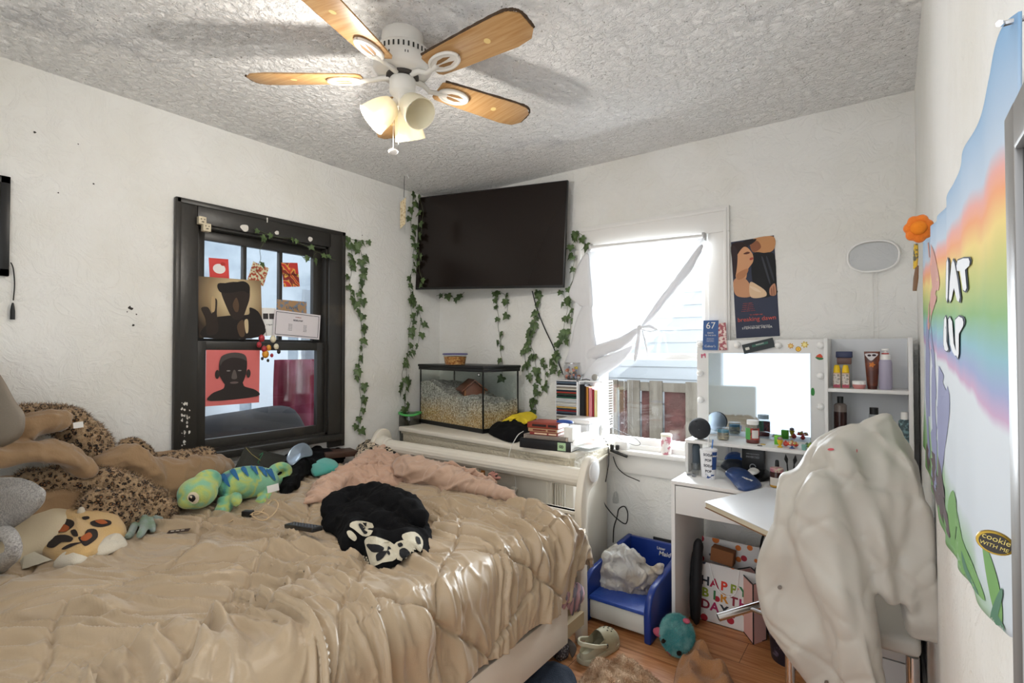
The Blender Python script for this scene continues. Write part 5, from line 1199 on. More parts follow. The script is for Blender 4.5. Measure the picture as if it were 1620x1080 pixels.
fur('fur_fold', [([(20, 765, .24), (70, 762, .26), (120, 758, .28), (170, 770, .30), (215, 795, .33), (250, 810, .36), (262, 822, .36)], [18, 20, 20, 26, 30, 26, 14]),
                 ([(135, 780, .34), (165, 800, .36), (200, 815, .38), (230, 818, .38)], [16, 26, 26, 18])], 16000)
fur('fur_fold', [([(252, 752, .20), (275, 738, .18), (305, 728, .15), (338, 716, .12)], [14, 20, 16, 9])], 5000, .010)
fur('fur_rim', [([(188, 706, .13), (210, 702, .13), (232, 716, .14), (244, 735, .16)], [6, 8, 8, 7])], 2500, .010)
SG = G()
def suede(rolls, seed=0, flat=.8):
    g = SG
    for i, (l, rp) in enumerate(rolls): p, r = R(l, rp); roll(g, p, r, seed=seed+i, amp=.25, n=30, k=10, flat=flat, along=.8)
suede([([(-50, 700, .22), (0, 688, .24), (45, 676, .26), (85, 668, .26), (112, 672, .26)], [26, 24, 22, 20, 14])], 1)
suede([([(-40, 722, .30), (0, 722, .32), (40, 716, .34), (80, 716, .34), (115, 728, .34), (148, 748, .34)], [26, 24, 20, 20, 18, 10])], 4)
suede([([(140, 738, .26), (175, 728, .26), (205, 722, .26), (235, 738, .28), (262, 762, .30)], [12, 20, 24, 20, 12])], 7)
suede([([(262, 800, .26), (290, 776, .24), (315, 756, .22), (335, 738, .20), (350, 752, .22)], [20, 22, 18, 13, 8])], 10)
puff(SG, [(.0+.06, -2.95, .67), (.06, -2.2, .67), (.07, -1.70, .67), (.25, -1.75, .67), (.34, -2.1, .67), (.33, -2.6, .67), (.3, -2.95, .67)], (0, 0, 1), .22, .0, amp=.03, sc=6, seed=4, power=3)
melt(SG, 'suede_side', M_suede, lb, .009, 6, lambda p, n: .016*folds(p, (.3, 1, -.35), 7, .13, 1)+.007*folds(p, (.3, .8, .5), 16, .13, 2)-.006)
c = px(124, 672, 'x', .28); g = G(plane_M(c, (.35, .9, .1), (0, .1, 1))); g.box(-.016, .016, -.012, .012, 0, .001); g.build('care_label', M_paper, lb)

# upholstered pillow standing at the far left
g = G(); puff(g, [px(u, v, 'y', -2.62) for u, v in ((-120, 640), (-90, 585), (-30, 560), (0, 592), (22, 630), (40, 662), (20, 700), (-60, 720), (-120, 700))], (1, -.5, .2), .07, .06, amp=.004, sc=4, seed=3)
tag(g.build('standing_pillow', mat('greige_cloth', '#8d8275', .9, bump=(200, .2)), smooth='all'), 'plain grey-beige pillow standing against the wall behind the leopard blanket', 'pillow')
# cream pillow
g = G(); puff(g, [onbed(u, v)+Vector((0, 0, dz)) for u, v, dz in ((-40, 870, 0), (10, 800, .03), (60, 775, .08), (110, 775, .10), (138, 800, .06), (140, 840, .01), (110, 868, 0), (50, 885, 0), (0, 900, 0))], (.15, -.1, 1), .11, .03, amp=.008, sc=6, seed=1, power=2.4)
tag(g.build('cream_pillow', mat('cream_cotton', '#c9bb9f', .85, bump=(200, .15)), smooth='all'), 'soft cream pillow lying behind the spotted plush cushion', 'pillow')
# heather-grey fleece
M_fleece = mat('heather_grey_fleece', '#8f8a86', .95, var=(160, '#b7b2ac', .42, .58), bump=(260, .7), sheen=.3)
gf = thing('fleece_blanket', 'heather grey fleece blanket bunched at the left edge of the bed', 'blanket', onbed(0, 880))
g = G(); p_ = [onbed(-90, 860)+Vector((0, 0, .08)), onbed(-60, 800)+Vector((0, 0, .1)), px(0, 760, 'y', -2.62), px(40, 762, 'y', -2.60), px(72, 776, 'y', -2.58), px(60, 800, 'y', -2.60), px(20, 830, 'y', -2.62), px(0, 850, 'y', -2.64)]
puff(g, p_, (.3, -.4, 1), .05, .05, amp=.012, sc=9, seed=5); g.build('upper_fold', M_fleece, gf, smooth='all')
g = G(); roll(g, [px(-50, 870, 'y', -2.66), px(0, 845, 'y', -2.66), px(18, 852, 'y', -2.66), px(20, 876, 'y', -2.66), px(0, 892, 'y', -2.66), px(-40, 930, 'y', -2.66)], [mpx(q, px(0, 860, 'y', -2.66)) for q in (10, 11, 9, 10, 13, 16)], seed=3, amp=.1); g.build('looped_fold', M_fleece, gf, smooth='all')

# spotted plush cushion
fc = thing('spotted_plush_cushion', 'flat tan plush cushion with black and orange spots and white paws', 'plush cushion', onbed(120, 860))
def lift(l): return [onbed(u, v)+Vector((0, 0, d)) for u, v, d in l]
g = G(); puff(g, lift([(64, 884, .0), (62, 862, .01), (70, 842, .05), (95, 824, .08), (130, 820, .09), (165, 826, .08), (190, 838, .05), (200, 852, .02), (175, 868, .0), (140, 880, .0), (100, 892, .0)]), (.1, -.3, 1), .055, .04, amp=.002, sc=6, seed=2)
M_tanp = mat('tan_plush', '#c9a56c', .9, bump=(240, .3), sheen=.3); bodyo = g.build('plush_body', M_tanp, fc, smooth='all')
M_wplush = mat('off_white_plush', '#cfc6b4', .9, bump=(240, .3), sheen=.3)
for l, t_ in (([(84, 896, .0), (100, 884, .015), (125, 873, .02), (144, 874, .015), (148, 880, .0), (118, 892, .0)], .022), ([(146, 874, .0), (168, 861, .015), (190, 854, .02), (202, 860, .0), (190, 868, .0), (160, 878, .0)], .022),
              ([(28, 869, .0), (48, 853, .02), (66, 846, .05), (64, 862, .02), (58, 878, .0)], .02), ([(168, 822, .07), (182, 818, .06), (192, 830, .04), (186, 836, .04)], .015)):
    g = G(); puff(g, lift(l), (.1, -.3, 1), t_, .015, seed=3); g.build('paw', M_wplush, fc, smooth='all')
bv = world_bvh([bodyo]); g = G(); ms = [mat('plush_black', '#2b2320', .9), mat('plush_orange', '#a4552a', .9)]
for poly, mi in (([(68, 845), (80, 828), (100, 821), (116, 824), (117, 832), (105, 840), (90, 843), (76, 846)], 0), ([(80, 838), (95, 829), (110, 834), (106, 841), (92, 842)], 1),
                 ([(75, 862), (85, 849), (103, 846), (116, 851), (112, 857), (98, 858), (86, 866), (77, 866)], 0), ([(98, 868), (112, 860), (131, 858), (120, 862), (104, 869)], 0),
                 ([(112, 840), (120, 838), (124, 848), (116, 848)], 0), ([(124, 850), (132, 848), (138, 838), (152, 838), (154, 850), (143, 860), (134, 864), (127, 857)], 0), ([(128, 851), (140, 843), (145, 849), (137, 856), (130, 856)], 1),
                 ([(143, 826), (158, 822), (174, 824), (175, 830), (160, 834), (146, 832)], 0), ([(150, 825), (162, 823), (170, 828), (160, 830)], 1), ([(130, 818), (140, 817), (141, 821), (132, 822)], 0)):
    patch(g, bv, poly, mi, off=.002 if mi == 0 else .0035)
g.build('spots', ms, fc)
G().ball(onbed(128, 846)+Vector((0, 0, .10)), (.013, .013, .022), 14).build('nose', M_wplush, fc, smooth=True)
# striped label in front
c = onbed(48, 888)+Vector((0, 0, .012)); g = G(); g.add([onbed(25, 873)+Vector((0, 0, .02)), onbed(35, 902)+Vector((0, 0, .004)), onbed(82, 892)+Vector((0, 0, .004)), onbed(40, 879)+Vector((0, 0, .03))], [(0, 1, 2, 3)])
g.v += [v-Vector((0, 0, .001)) for v in g.v]; g.f += [(7, 6, 5, 4)]; g.m += [0]
M_lab = mat('printed_label', '#d8d2bf', .8); mp = mapping(M_lab, (1, 1, 1), (0, 0, .5)); wv = tex(M_lab, 'Wave', mp, Scale=90.0); base(M_lab, ramp(M_lab, wv.outputs['Fac'], [(.75, '#d8d2bf'), (.85, '#6a6458')])); g.build('care_label', M_lab, fc)

# small green octopus plush
oc = thing('green_octopus_plush', 'small sage green octopus plush beside the spotted cushion', 'plush toy', onbed(225, 840))
M_sage = mat('sage_plush', '#6f8a6c', .9, bump=(240, .3), sheen=.3, var=(14, '#87958f', .45, .6)); M_orp = mat('rust_plush', '#a0582e', .9)
g = G(); b0 = onbed(222, 828)+Vector((0, 0, .04)); g.ball(b0, (.030, .034, .028), 18)
for l, rr in (([(218, 826, .04), (208, 834, .04), (192, 838, .03), (186, 842, .02)], [.016, .015, .013, .008]), ([(226, 830, .04), (228, 842, .03), (224, 852, .015), (218, 856, .01)], [.015, .015, .014, .009]), ([(232, 828, .03), (240, 838, .02), (242, 845, .012)], [.014, .013, .009]), ([(234, 824, .03), (246, 828, .02), (258, 826, .015)], [.013, .011, .007]), ([(216, 832, .02), (206, 850, .012), (198, 852, .01)], [.014, .013, .008])):
    roll(g, lift(l), rr, seed=2, amp=.05, n=12)
ob = g.build('body', M_sage, oc, smooth='all'); rm = ob.modifiers.new('blend', 'REMESH'); rm.mode = 'VOXEL'; rm.voxel_size = .004; rm.use_smooth_shade = True
g = G(); g.ball(b0+Vector((-.028, -.012, .006)), (.022, .024, .026), 14); g.build('rust_side', M_orp, oc, smooth=True)
g = G(plane_M(b0+Vector((.02, .025, .03)), (.8, .5, -.2), (-.3, .4, .6))); g.box(-.022, .022, -.012, .012, 0, .001); g.build('care_label', M_lab, oc)

# chameleon plush
chm = thing('chameleon_plush', 'tie-dyed green, yellow and blue chameleon plush with striped back', 'plush toy', onbed(370, 800))
M_td = mat('tie_dye_plush', '#6fae7a', .9, sheen=.35, spec=.2)
def _td():
    m = M_td; mp = mapping(m); n = tex(m, 'Noise', mp, Scale=8.0, Detail=2.0, Distortion=.6); base(m, ramp(m, n.outputs['Fac'], [(.30, '#4a7096'), (.38, '#5aa08c'), (.48, '#7db892'), (.55, '#b9c46a'), (.62, '#86bd9c')])); bump(m, tex(m, 'Noise', mp, Scale=260.0, Detail=2.0).outputs['Fac'], .5, .004)
_td()
XC = .36
def cx(u, v, x=XC): return px(u, v, 'x', x)
g = G(); q = cx(380, 770); s1 = mpx(1, q)
roll(g, [cx(345, 782), cx(365, 768), (cx(392, 762)), cx(420, 763), cx(436, 768)], [14*s1, 23*s1, 25*s1, 22*s1, 12*s1], seed=1, amp=.03, n=24)
for l, rr in (([(358, 785, XC+.05), (356, 800, XC+.07), (350, 808, XC+.09), (344, 810, XC+.10)], [12, 11, 10, 8]), ([(425, 775, XC+.04), (422, 788, XC+.06), (414, 794, XC+.08), (408, 795, XC+.09)], [14, 13, 10, 8]), ([(372, 785, XC+.08), (374, 792, XC+.12), (380, 796, XC+.13)], [9, 8, 6])):
    roll(g, [px(u, v, 'x', x) for u, v, x in l], [r*s1 for r in rr], seed=1, amp=.03, n=16)
t0 = cx(440, 750, XC-.02); roll(g, [cx(432, 768), cx(440, 760, XC-.02), cx(452, 754, XC-.02), cx(454, 742, XC-.02), cx(444, 738, XC-.02), cx(432, 744, XC-.02), cx(438, 750, XC-.02)], [9*s1, 8*s1, 8*s1, 8*s1, 8*s1, 8*s1, 6*s1], seed=2, amp=.02, n=14)
o = g.build('body', M_td, chm, smooth='all'); rm = o.modifiers.new('blend', 'REMESH'); rm.mode = 'VOXEL'; rm.voxel_size = .006; rm.use_smooth_shade = True
g = G(); hc = cx(313, 779, XC+.05); sh_ = mpx(1, hc); g.ball(hc, (25*sh_, 29*sh_, 25*sh_), 28); g.ball(cx(328, 762, XC+.03), (15*sh_, 22*sh_, 20*sh_), 20); g.ball(cx(297, 792, XC+.06), (16*sh_, 14*sh_, 12*sh_), 20)
ho = g.build('head', M_td, chm, smooth='all'); rm = ho.modifiers.new('blend', 'REMESH'); rm.mode = 'VOXEL'; rm.voxel_size = .006; rm.use_smooth_shade = True
bv = world_bvh([ho])
g = G(); patch(g, bv, [(306+9*math.cos(t), 787+9*math.sin(t)) for t in [2*PI*i/10 for i in range(10)]], 0, .006); patch(g, bv, [(304.5+5*math.cos(t), 787+5*math.sin(t)) for t in [2*PI*i/10 for i in range(10)]], 1, .009); patch(g, bv, [(303+1.6*math.cos(t), 785+1.6*math.sin(t)) for t in [2*PI*i/8 for i in range(8)]], 0, .011)
g.build('eye', [mat('eye_cream', '#d8cbb0', .5), mat('eye_black', '#181414', .3)], ho)
bv = world_bvh([o]); g = G()
for i, (u, v) in enumerate(((354, 758), (368, 748), (383, 742), (398, 739), (412, 742), (425, 748))):
    patch(g, bv, [(u-5, v-4), (u+2, v-8), (u+7, v+2), (u+10, v+12), (u+4, v+8)], 0, .005)
g.build('back_stripes', mat('plush_blue', '#2c6596', .9), o)
g = G(plane_M(cx(432, 772, XC+.09), (.2, .95, .1), (-.1, 0, 1))); g.box(-.028, .028, -.018, .018, 0, .001); g.build('care_label', M_paper, chm)

# dark folder, cap, black clothes, brown case, turquoise plush near window_1
g = G(); q = [px(368, 748, 'x', .17), px(388, 706, 'x', .14), px(458, 722, 'x', .14), px(432, 752, 'x', .2)]
g.add(q+[p-Vector((.004, 0, .002)) for p in q], [(0, 1, 2, 3), (7, 6, 5, 4), (0, 4, 5, 1), (1, 5, 6, 2), (2, 6, 7, 3), (3, 7, 4, 0)]); fo = thing('dark_folder', 'dark grey folder with a green scribble leaning behind the chameleon plush', 'folder', q[0]); g.build('cover', mat('charcoal_card', '#34342f', .7), fo)
g = G(); g.tube([px(389, 708, 'x', .155), px(398, 718, 'x', .165), px(412, 728, 'x', .175)], .0015, 5); g.build('gold_string', mat('gold_thread', '#a8985a', .5), fo)
g = G(); g.tube(spline([px(u, v, 'x', .168) for u, v in ((410, 720), (416, 716), (412, 724), (408, 732), (414, 734), (406, 736))], 5), .0025, 5); g.build('green_scribble', mat('dark_green_ink', '#2f6b4a', .6), fo)
bkc = thing('black_hoodie', 'black hooded top crumpled on the bed under the black window', 'clothes', onbed(480, 760))
g = G(); puff(g, [onbed(u, v)+Vector((0, 0, d)) for u, v, d in ((440, 775, 0), (440, 745, .05), (465, 725, .08), (500, 715, .07), (535, 718, .04), (544, 732, .02), (520, 742, .02), (490, 752, .02), (470, 775, 0), (455, 782, 0))], (0, 0, 1), .07, 0, amp=.02, sc=9, seed=6); melt(g, 'body', M_blk, bkc, .006, 3, lambda p, n: .012*folds(p, (.5, 1, 0), 12, .12, 5))
cap = thing('silver_visor', 'silver-blue curved visor lying on the black clothes by the window', 'visor cap', px(475, 715, 'x', .2))
g = G(); A = [px(453, 726, 'x', .24), px(462, 708, 'x', .22), px(480, 700, 'x', .20), px(492, 708, 'x', .20), px(494, 720, 'x', .22), px(478, 724, 'x', .28), px(462, 736, 'x', .30)]
puff(g, A, (.6, -.3, .7), .008, .0, amp=.0, seed=1); g.build('brim', mat('silver_vinyl', '#9fb0c2', .22, metal=.5), cap, smooth='all')
g = G(); q = px(535, 712, 'x', .10); g.M = plane_M(q, (.15, .98, -.05), (-.9, .15, .05)); g.box(-.11, .11, -.06, .05, -.035, .0); tag(g.build('brown_case', mat('dark_brown_leather', '#4a3328', .6), bevel=.006), 'flat dark brown case lying under the right side of the black window', 'case')
g = G(); puff(g, [onbed(u, v)+Vector((0, 0, d+.02)) for u, v, d in ((466, 748, 0), (478, 738, .02), (500, 736, .03), (530, 742, .02), (536, 750, .0), (518, 757, 0), (498, 757, 0), (488, 752, .0))], (.2, -.4, 1), .035, .02, seed=3)
tag(g.build('turquoise_plush', mat('turquoise_plush', '#4fa79a', .9, bump=(240, .4), sheen=.3), smooth='all'), 'small flat turquoise plush lying beside the black clothes', 'plush toy')

# checkered cloth, pink sheet and long body pillow at the foot
M_chk = mat('checker_cloth', '#1b1918', .9); mp = mapping(M_chk, (1, 1, 1), (.3, .4, .6)); ck = tex(M_chk, 'Checker', mp, Scale=42.0, Color1=C('#1b1918'), Color2=C('#cdbda4')); base(M_chk, ck.outputs['Color'])
g = G(); puff(g, [onbed(u, v)+Vector((0, 0, d)) for u, v, d in ((562, 742, 0), (563, 724, .04), (590, 716, .07), (612, 718, .08), (640, 722, .06), (636, 736, .02), (610, 745, 0), (580, 748, 0))], (0, -.2, 1), .07, 0, amp=.03, sc=10, seed=4)
tag(g.build('checkered_cloth', M_chk, smooth='all'), 'black and cream checkered cloth crumpled at the far corner of the bed', 'cloth')
M_pinks = mat('pale_pink_sheet', '#c4a28c', .8, bump=(160, .2), sheen=.2)
g = G(); puff(g, [onbed(u, v)+Vector((0, 0, d)) for u, v, d in ((480, 795, 0), (500, 772, .0), (530, 758, .01), (560, 748, .04), (600, 740, .06), (632, 744, .06), (636, 758, .03), (610, 772, .0), (570, 778, .0), (545, 786, 0), (520, 792, 0))], (0, -.1, 1), .045, 0, amp=.045, sc=8, seed=14, stretch=(1, 1, .5), K=22)
tag(melt(g, 'pink_sheet', M_pinks, None, .006, 2, lambda p, n: .016*folds(p, (.5, 1, 0), 11, .12, 3)+.010*folds(p, (1, .3, 0), 24, .12, 4)-.006), 'crumpled pale pink sheet spread beside the long pillow', 'sheet')
bp = [(622, 736, 9), (645, 742, 18), (680, 749, 19), (706, 756, 18), (740, 766, 16), (773, 774, 11), (800, 782, 8), (832, 797, 4)]
g = G(); roll(g, [px(u, v, 'y', -1.0) for u, v, r in bp], [mpx(r, px(u, v, 'y', -1.0)) for u, v, r in bp], seed=8, amp=.10, n=34, k=10, along=1.2)
tag(melt(g, 'body_pillow', mat('peach_jersey', '#bfa18c', .85, bump=(200, .15), sheen=.25), None, .007, 4, lambda p, n: .013*folds(p, (1, -.2, .3), 11, .12, 3)+.009*folds(p, (.5, .3, .8), 20, .12, 4)), 'long limp peach-coloured pillow lying across the foot of the bed', 'pillow')
g = G(); puff(g, [px(u, v, 'y', -.93) for u, v in ((690, 738), (712, 733), (735, 741), (758, 748), (778, 757), (786, 766), (770, 770), (735, 764), (705, 756))], (.1, -.4, 1), .03, .02, amp=.02, sc=14, seed=2)
tag(melt(g, 'rumpled_cloth', M_pinks, None, .005, 1, lambda p, n: .008*folds(p, (.6, 0, .6), 24, .13, 2)), 'rumpled pink cloth tucked between the long pillow and the footboard', 'cloth')
g = G()
for i, (u, v) in enumerate(((782, 746), (788, 750), (778, 752), (792, 756))):
    p = px(u, v, 'y', -.90); roll(g, [px(770+i*3, 760, 'y', -.9), (p+px(772, 756, 'y', -.9))/2, p], [.012, .014, .006], seed=i, amp=.3, n=10)
tag(g.build('knotted_scarf', mat('scarf_cloth', '#a9776a', .9, var=(60, '#2c2628', .55, .6)), smooth='all'), 'small knotted pink and dark scarf end by the footboard rail', 'scarf')

# black T-shirt pile with its monochrome print
ts = thing('black_tee_shirt', 'black T-shirt with a monochrome print crumpled in the middle of the bed', 'T-shirt', onbed(600, 850))
O = [(506, 828, 0), (512, 812, .02), (530, 800, .03), (548, 792, .05), (570, 798, .05), (598, 788, .08), (625, 797, .08), (650, 812, .06), (672, 834, .03), (684, 850, 0), (680, 870, 0), (655, 888, 0), (630, 895, 0), (598, 902, 0), (570, 880, 0), (540, 870, 0), (530, 850, 0), (512, 842, 0)]
g = G(); puff(g, [onbed(u, v)+Vector((0, 0, d*.5)) for u, v, d in O], (0, 0, 1), .06, 0, amp=.05, sc=7, seed=23, K=34, k=7); roll(g, [onbed(u, v)+Vector((0, 0, .05)) for u, v in ((515, 835), (545, 815), (590, 812), (640, 822), (672, 850))], [.035, .05, .055, .05, .03], seed=9, amp=.3, n=24)
so = melt(g, 'shirt', M_blk, ts, .006, 4, lambda p, n: .011*folds(p, (.8, .5, 0), 8, .12, 1)*max(0, n.z)+.006*folds(p, (.2, 1, 0), 18, .12, 2)*max(0, n.z)); bv = world_bvh([so]); g = G(); M_ip = [mat('print_cream', '#c5bda8', .85), mat('print_black', '#17171a', .9)]
for poly, mi in (([(553, 832), (562, 825), (590, 828), (588, 846), (575, 848), (560, 838)], 0), ([(549, 842), (555, 840), (564, 850), (560, 856), (551, 850)], 0), ([(578, 855), (586, 849), (600, 852), (624, 862), (626, 884), (605, 890), (590, 895), (584, 880), (580, 866)], 0),
                 ([(624, 862), (640, 855), (652, 860), (658, 874), (650, 884), (628, 885)], 0), ([(637, 846), (655, 842), (668, 856), (664, 872), (650, 860), (640, 856)], 0),
                 ([(566, 832), (570, 830), (582, 842), (578, 845)], 1), ([(572, 828), (580, 827), (578, 834)], 1), ([(582, 862), (594, 862), (606, 868), (602, 874), (590, 872)], 1), ([(596, 878), (604, 872), (612, 874), (606, 884), (598, 888)], 1), ([(632, 872), (640, 868), (648, 876), (640, 884), (632, 880)], 1), ([(656, 850), (662, 852), (664, 862), (658, 860)], 1), ([(612, 866), (618, 870), (616, 880), (612, 876)], 1), ([(630, 862), (636, 860), (638, 864), (633, 867)], 1)):
    patch(g, bv, poly, mi, off=.004 if mi == 0 else .006)
for i in range(4):
    for j in range(3): patch(g, bv, [(568+i*4.2+j*1.5, 876+j*4+i*1.2), (570.5+i*4.2+j*1.5, 876+j*4+i*1.2), (571+i*4.2+j*1.5, 879+j*4+i*1.2), (568.5+i*4.2+j*1.5, 879+j*4+i*1.2)], 0, off=.006, K=1, k=1)
g.build('print', M_ip, ts)

# remote control
r0, r1 = onbed(458, 841), onbed(502, 856); rx = (r1-r0).normalized(); rm_ = (r0+r1)/2; rm_.z = topz(rm_, .05)+.008; M = plane_M(rm_, rx, (-rx.y, rx.x, 0)); rc = thing('remote_control', 'slim black remote control with grey keys lying on the comforter', 'remote control', (r0+r1)/2)
rl_ = (r1-r0).length
g = G(M); g.box(-rl_/2, rl_/2, -.022, .022, -.009, .009); g.build('case', M_blackp, rc, bevel=.005, seg=3)
g = G(M)
for i in range(9):
    for j in range(3): g.prism(disc(.0032, 10, -rl_/2+.018+i*(rl_-.036)/8, -.012+j*.012), 'z', .009, .0105)
g.build('buttons', mat('grey_keys', '#6a7078', .5), rc)
# charger and its cable
pc_ = onbed(392, 820); pc_.z = topz(pc_, .02)+.012; ch_ = thing('phone_charger', 'small black charger block with a coiled cream cable on the bed', 'charger', pc_)
G(Matrix.Translation(pc_) @ Matrix.Rotation(.5, 4, 'Z')).cbox((0, 0, 0), (.045, .028, .024)).build('charger_block', M_blackp, ch_, bevel=.004)
G().tube(spline([onbed(u, v)+Vector((0, 0, .020)) for u, v in ((396, 820), (412, 812), (430, 808), (440, 814), (432, 826), (414, 832), (398, 828), (408, 820), (424, 822), (422, 830))], 8), .0025, 6).build('cable', mat('cream_cable', '#cdb28c', .6), ch_, smooth=True)
G().tube(spline([onbed(u, v)+Vector((0, 0, .010)) for u, v in ((388, 822), (378, 824), (362, 829))], 6), .0025, 6).build('cable', mat('cream_cable', '#cdb28c', .6), ch_, smooth=True)
# small black card
q = onbed(283, 830); q.z = topz(q, .03)+.004; M = plane_M(q, (.5, .75, 0), (-.75, .5, 0)); t = thing('black_ticket', 'small black card with white blocks lying left of the charger', 'card', onbed(283, 830)); card('paper', M, .075, .035, mat('ink_dark', '#1c1a1b', .6), t)
dec('print', M, t, [('#cfc8bb', [(-.028+i*.018, -.006), (-.016+i*.018, -.006), (-.016+i*.018, .004), (-.028+i*.018, .004)]) for i in range(3)], k=1)
# fringe hanging between the bed rail and the post
g = G(); random.seed(8)
for i in range(9):
    u = 892+i*3.2; roll(g, [px(u+2, 926+random.uniform(-4, 4), 'x', 1.80), px(u+random.uniform(-3, 3), 945, 'x', 1.83), px(u+random.uniform(-5, 5), 962+random.uniform(-6, 12), 'x', 1.82)], [.012, .014, .004], seed=i, amp=.4, n=9, mi=i % 2)
tag(g.build('fringed_scarf', [mat('dusty_pink_cloth', '#a58286', .9), mat('grey_lilac_cloth', '#6c6670', .9)], smooth='all'), 'dusty pink and grey fringed scarf hanging beside the footboard post', 'scarf')
# ------------------------------------------------------------------ things on the desk and hutch
def on(u, v, z):  return px(u, v, 'z', z)
def spot(u, y, z):
    """point at the column of pixel u on the line (y, z)"""
    return Vector((px(u, 700, 'y', y).x, y, z))
SH = .921; TS = 1.215; MS = .98; DT = .75
def bottle(name, label, cat, c, parts, M=None, group=None):
    """parts: (name, profile, material[, sx, sy])"""
    t = thing(name, label, cat, c, 0, group)
    for q in parts:
        nm, pr, m = q[:3]; sx, sy = (q[3:]+(1, 1))[:2] if len(q) > 3 else (1, 1)
        G().lathe(pr, c, 24, sx=sx, sy=sy).build(nm, m, t, smooth=True)
    return t
# round smart speaker
c = spot(1107, -.235, SH+.035); t = thing('round_speaker', 'round dark grey fabric speaker at the left end of the vanity shelf', 'speaker', c)
d = (CAM-c); d.z = 0; d.normalize(); Rm = Vector((0, 0, 1)).rotation_difference((d+Vector((-.15, 0, .05))).normalized()).to_matrix().to_4x4(); rr = mpx(16.5, c); c.z = SH+rr
G().ball(c, rr, 24).build('body', mat('pale_grey_plastic', '#a9acb0', .5), t, smooth=True)
G().lathe([(rr*.3, rr*.99), (rr*.80, rr*.72), (rr*.97, rr*.34), (rr*1.01, rr*.1), (rr*1.0, 0)], c, 30, M=Rm).build('fabric_front', mat('charcoal_mesh', '#35373c', .9, bump=(400, .5)), t, smooth=True)
# sand-art candle
c = spot(1144, -.19, SH); M_band = mat('blue_sand', '#5c92a8', .6)
t = bottle('candle_glass', 'low glass candle with blue and beige layers next to the round speaker', 'candle', c, [('wax', [(.026, .004), (.028, .012), (.028, .04), (.001, .042)], mat('layered_wax', '#cbbf9e', .6, var=(30, '#8f8a80', .45, .5), scale3=(1, 1, 6))), ('blue_layer', [(.0285, .04), (.0285, .052), (.001, .052)], M_band), ('glass', [(.028, .001), (.031, .008), (.031, .062), (.030, .064)], M_clearp)])
# vitamin jar
c = spot(1191, -.20, SH); h = .115
t = bottle('vitamin_jar', 'clear gummy-vitamin jar with green and red label and white cap', 'jar', c, [('jar', [(.030, 0), (.033, .006), (.033, .080), (.026, .093), (.025, .096)], M_clearp), ('gummies', [(.030, .003), (.031, .018), (.001, .02)], mat('red_gummies', '#7a2f2a', .5)), ('cap', [(.027, .094), (.028, .097), (.028, .114), (.026, .116), (.001, .116)], M_globe)])
def wrap(parent, c, r, z0, z1, a0, a1, m, name='label', off=.0006, n=18):
    g = G(); g.grid(lambda a, b: (c[0]+(r+off)*math.cos(a0+(a1-a0)*a), c[1]+(r+off)*math.sin(a0+(a1-a0)*a), z0+(z1-z0)*b), n, 2); return g.build(name, m, parent, smooth=True)
wrap(t, c, .033, c.z+.02, c.z+.078, math.radians(200), math.radians(262), mat('label_green', '#57a357', .6)); wrap(t, c, .033, c.z+.02, c.z+.078, math.radians(262), math.radians(345), mat('label_red_berries', '#b03f38', .6, var=(90, '#5c2a26', .5, .56)))
wrap(t, c, .033, c.z+.028, c.z+.068, math.radians(275), math.radians(330), mat('label_white', '#dcd9d6', .6), off=.0011)
c2 = spot(1207, -.22, SH); tag(G().lathe([(.012, 0), (.012, .003), (.001, .003)], c2, 16).build('yellow_token', mat('yellow_token', '#c9a93c', .5), smooth=True), 'flat yellow token lying beside the vitamin jar', 'token')
c2 = spot(1202, -.27, SH); tag(G().cbox(c2+Vector((0, 0, .0022)), (.022, .006, .004)).build('black_hairpin', M_blackp, bevel=.001), 'tiny black hairpin near the shelf edge in front of the vitamin jar', 'hairpin')
# toys
def boxt(name, label, cat, c, d, m, rz=0): o = G(Matrix.Rotation(rz, 4, 'Z')).cbox((0, 0, d[2]/2), d).build(name, m, bevel=.002); o.location = c; return tag(o, label, cat)
boxt('green_box', 'small bright green box standing behind the toys on the vanity shelf', 'box', spot(1231, -.17, SH+.0), (.033, .02, .046), mat('bright_green', '#6fbf34', .5), .1)
c = spot(1234, -.25, SH); t = thing('toy_figure', 'small yellow and purple toy figure with a clear cup body on the shelf', 'toy', c)
G().lathe([(.012, 0), (.012, .004), (.004, .008), (.010, .02), (.014, .034), (.012, .036), (.001, .036)], c, 16).build('body', mat('toy_yellow', '#d9b428', .4), t, smooth=True); G().ball(c+Vector((0, 0, .042)), (.012, .01, .009), 12).build('head', mat('toy_mauve', '#a08a86', .5), t, smooth=True)
c = spot(1253, -.245, SH); t = thing('toy_fruit_stand', 'red toy dish heaped with tiny orange and red fruit on blue foot', 'toy', c)
G().lathe([(.014, 0), (.004, .006), (.004, .014), (.001, .014)], c, 14).build('foot', mat('toy_blue', '#3f6fae', .4), t, smooth=True); G().lathe([(.006, .013), (.028, .017), (.029, .020), (.001, .018)], c, 20).build('dish', mat('toy_red', '#d64a2e', .4), t, smooth=True)
random.seed(3); g = G()
for i in range(34): a = random.uniform(0, 6.3); r = .024*math.sqrt(random.random()); g.ball(c+Vector((r*math.cos(a), r*math.sin(a), .022+random.random()*.012*(1.3-r/.024))), random.uniform(.003, .006), 8, mi=i % 4)
tag(g.build('fruit', [mat('toy_red', '#d64a2e', .4), mat('toy_orange', '#e0862e', .4), mat('toy_lime', '#9fb83a', .4), mat('toy_cream', '#e6d9b0', .4)], t, smooth=True), kind='stuff')
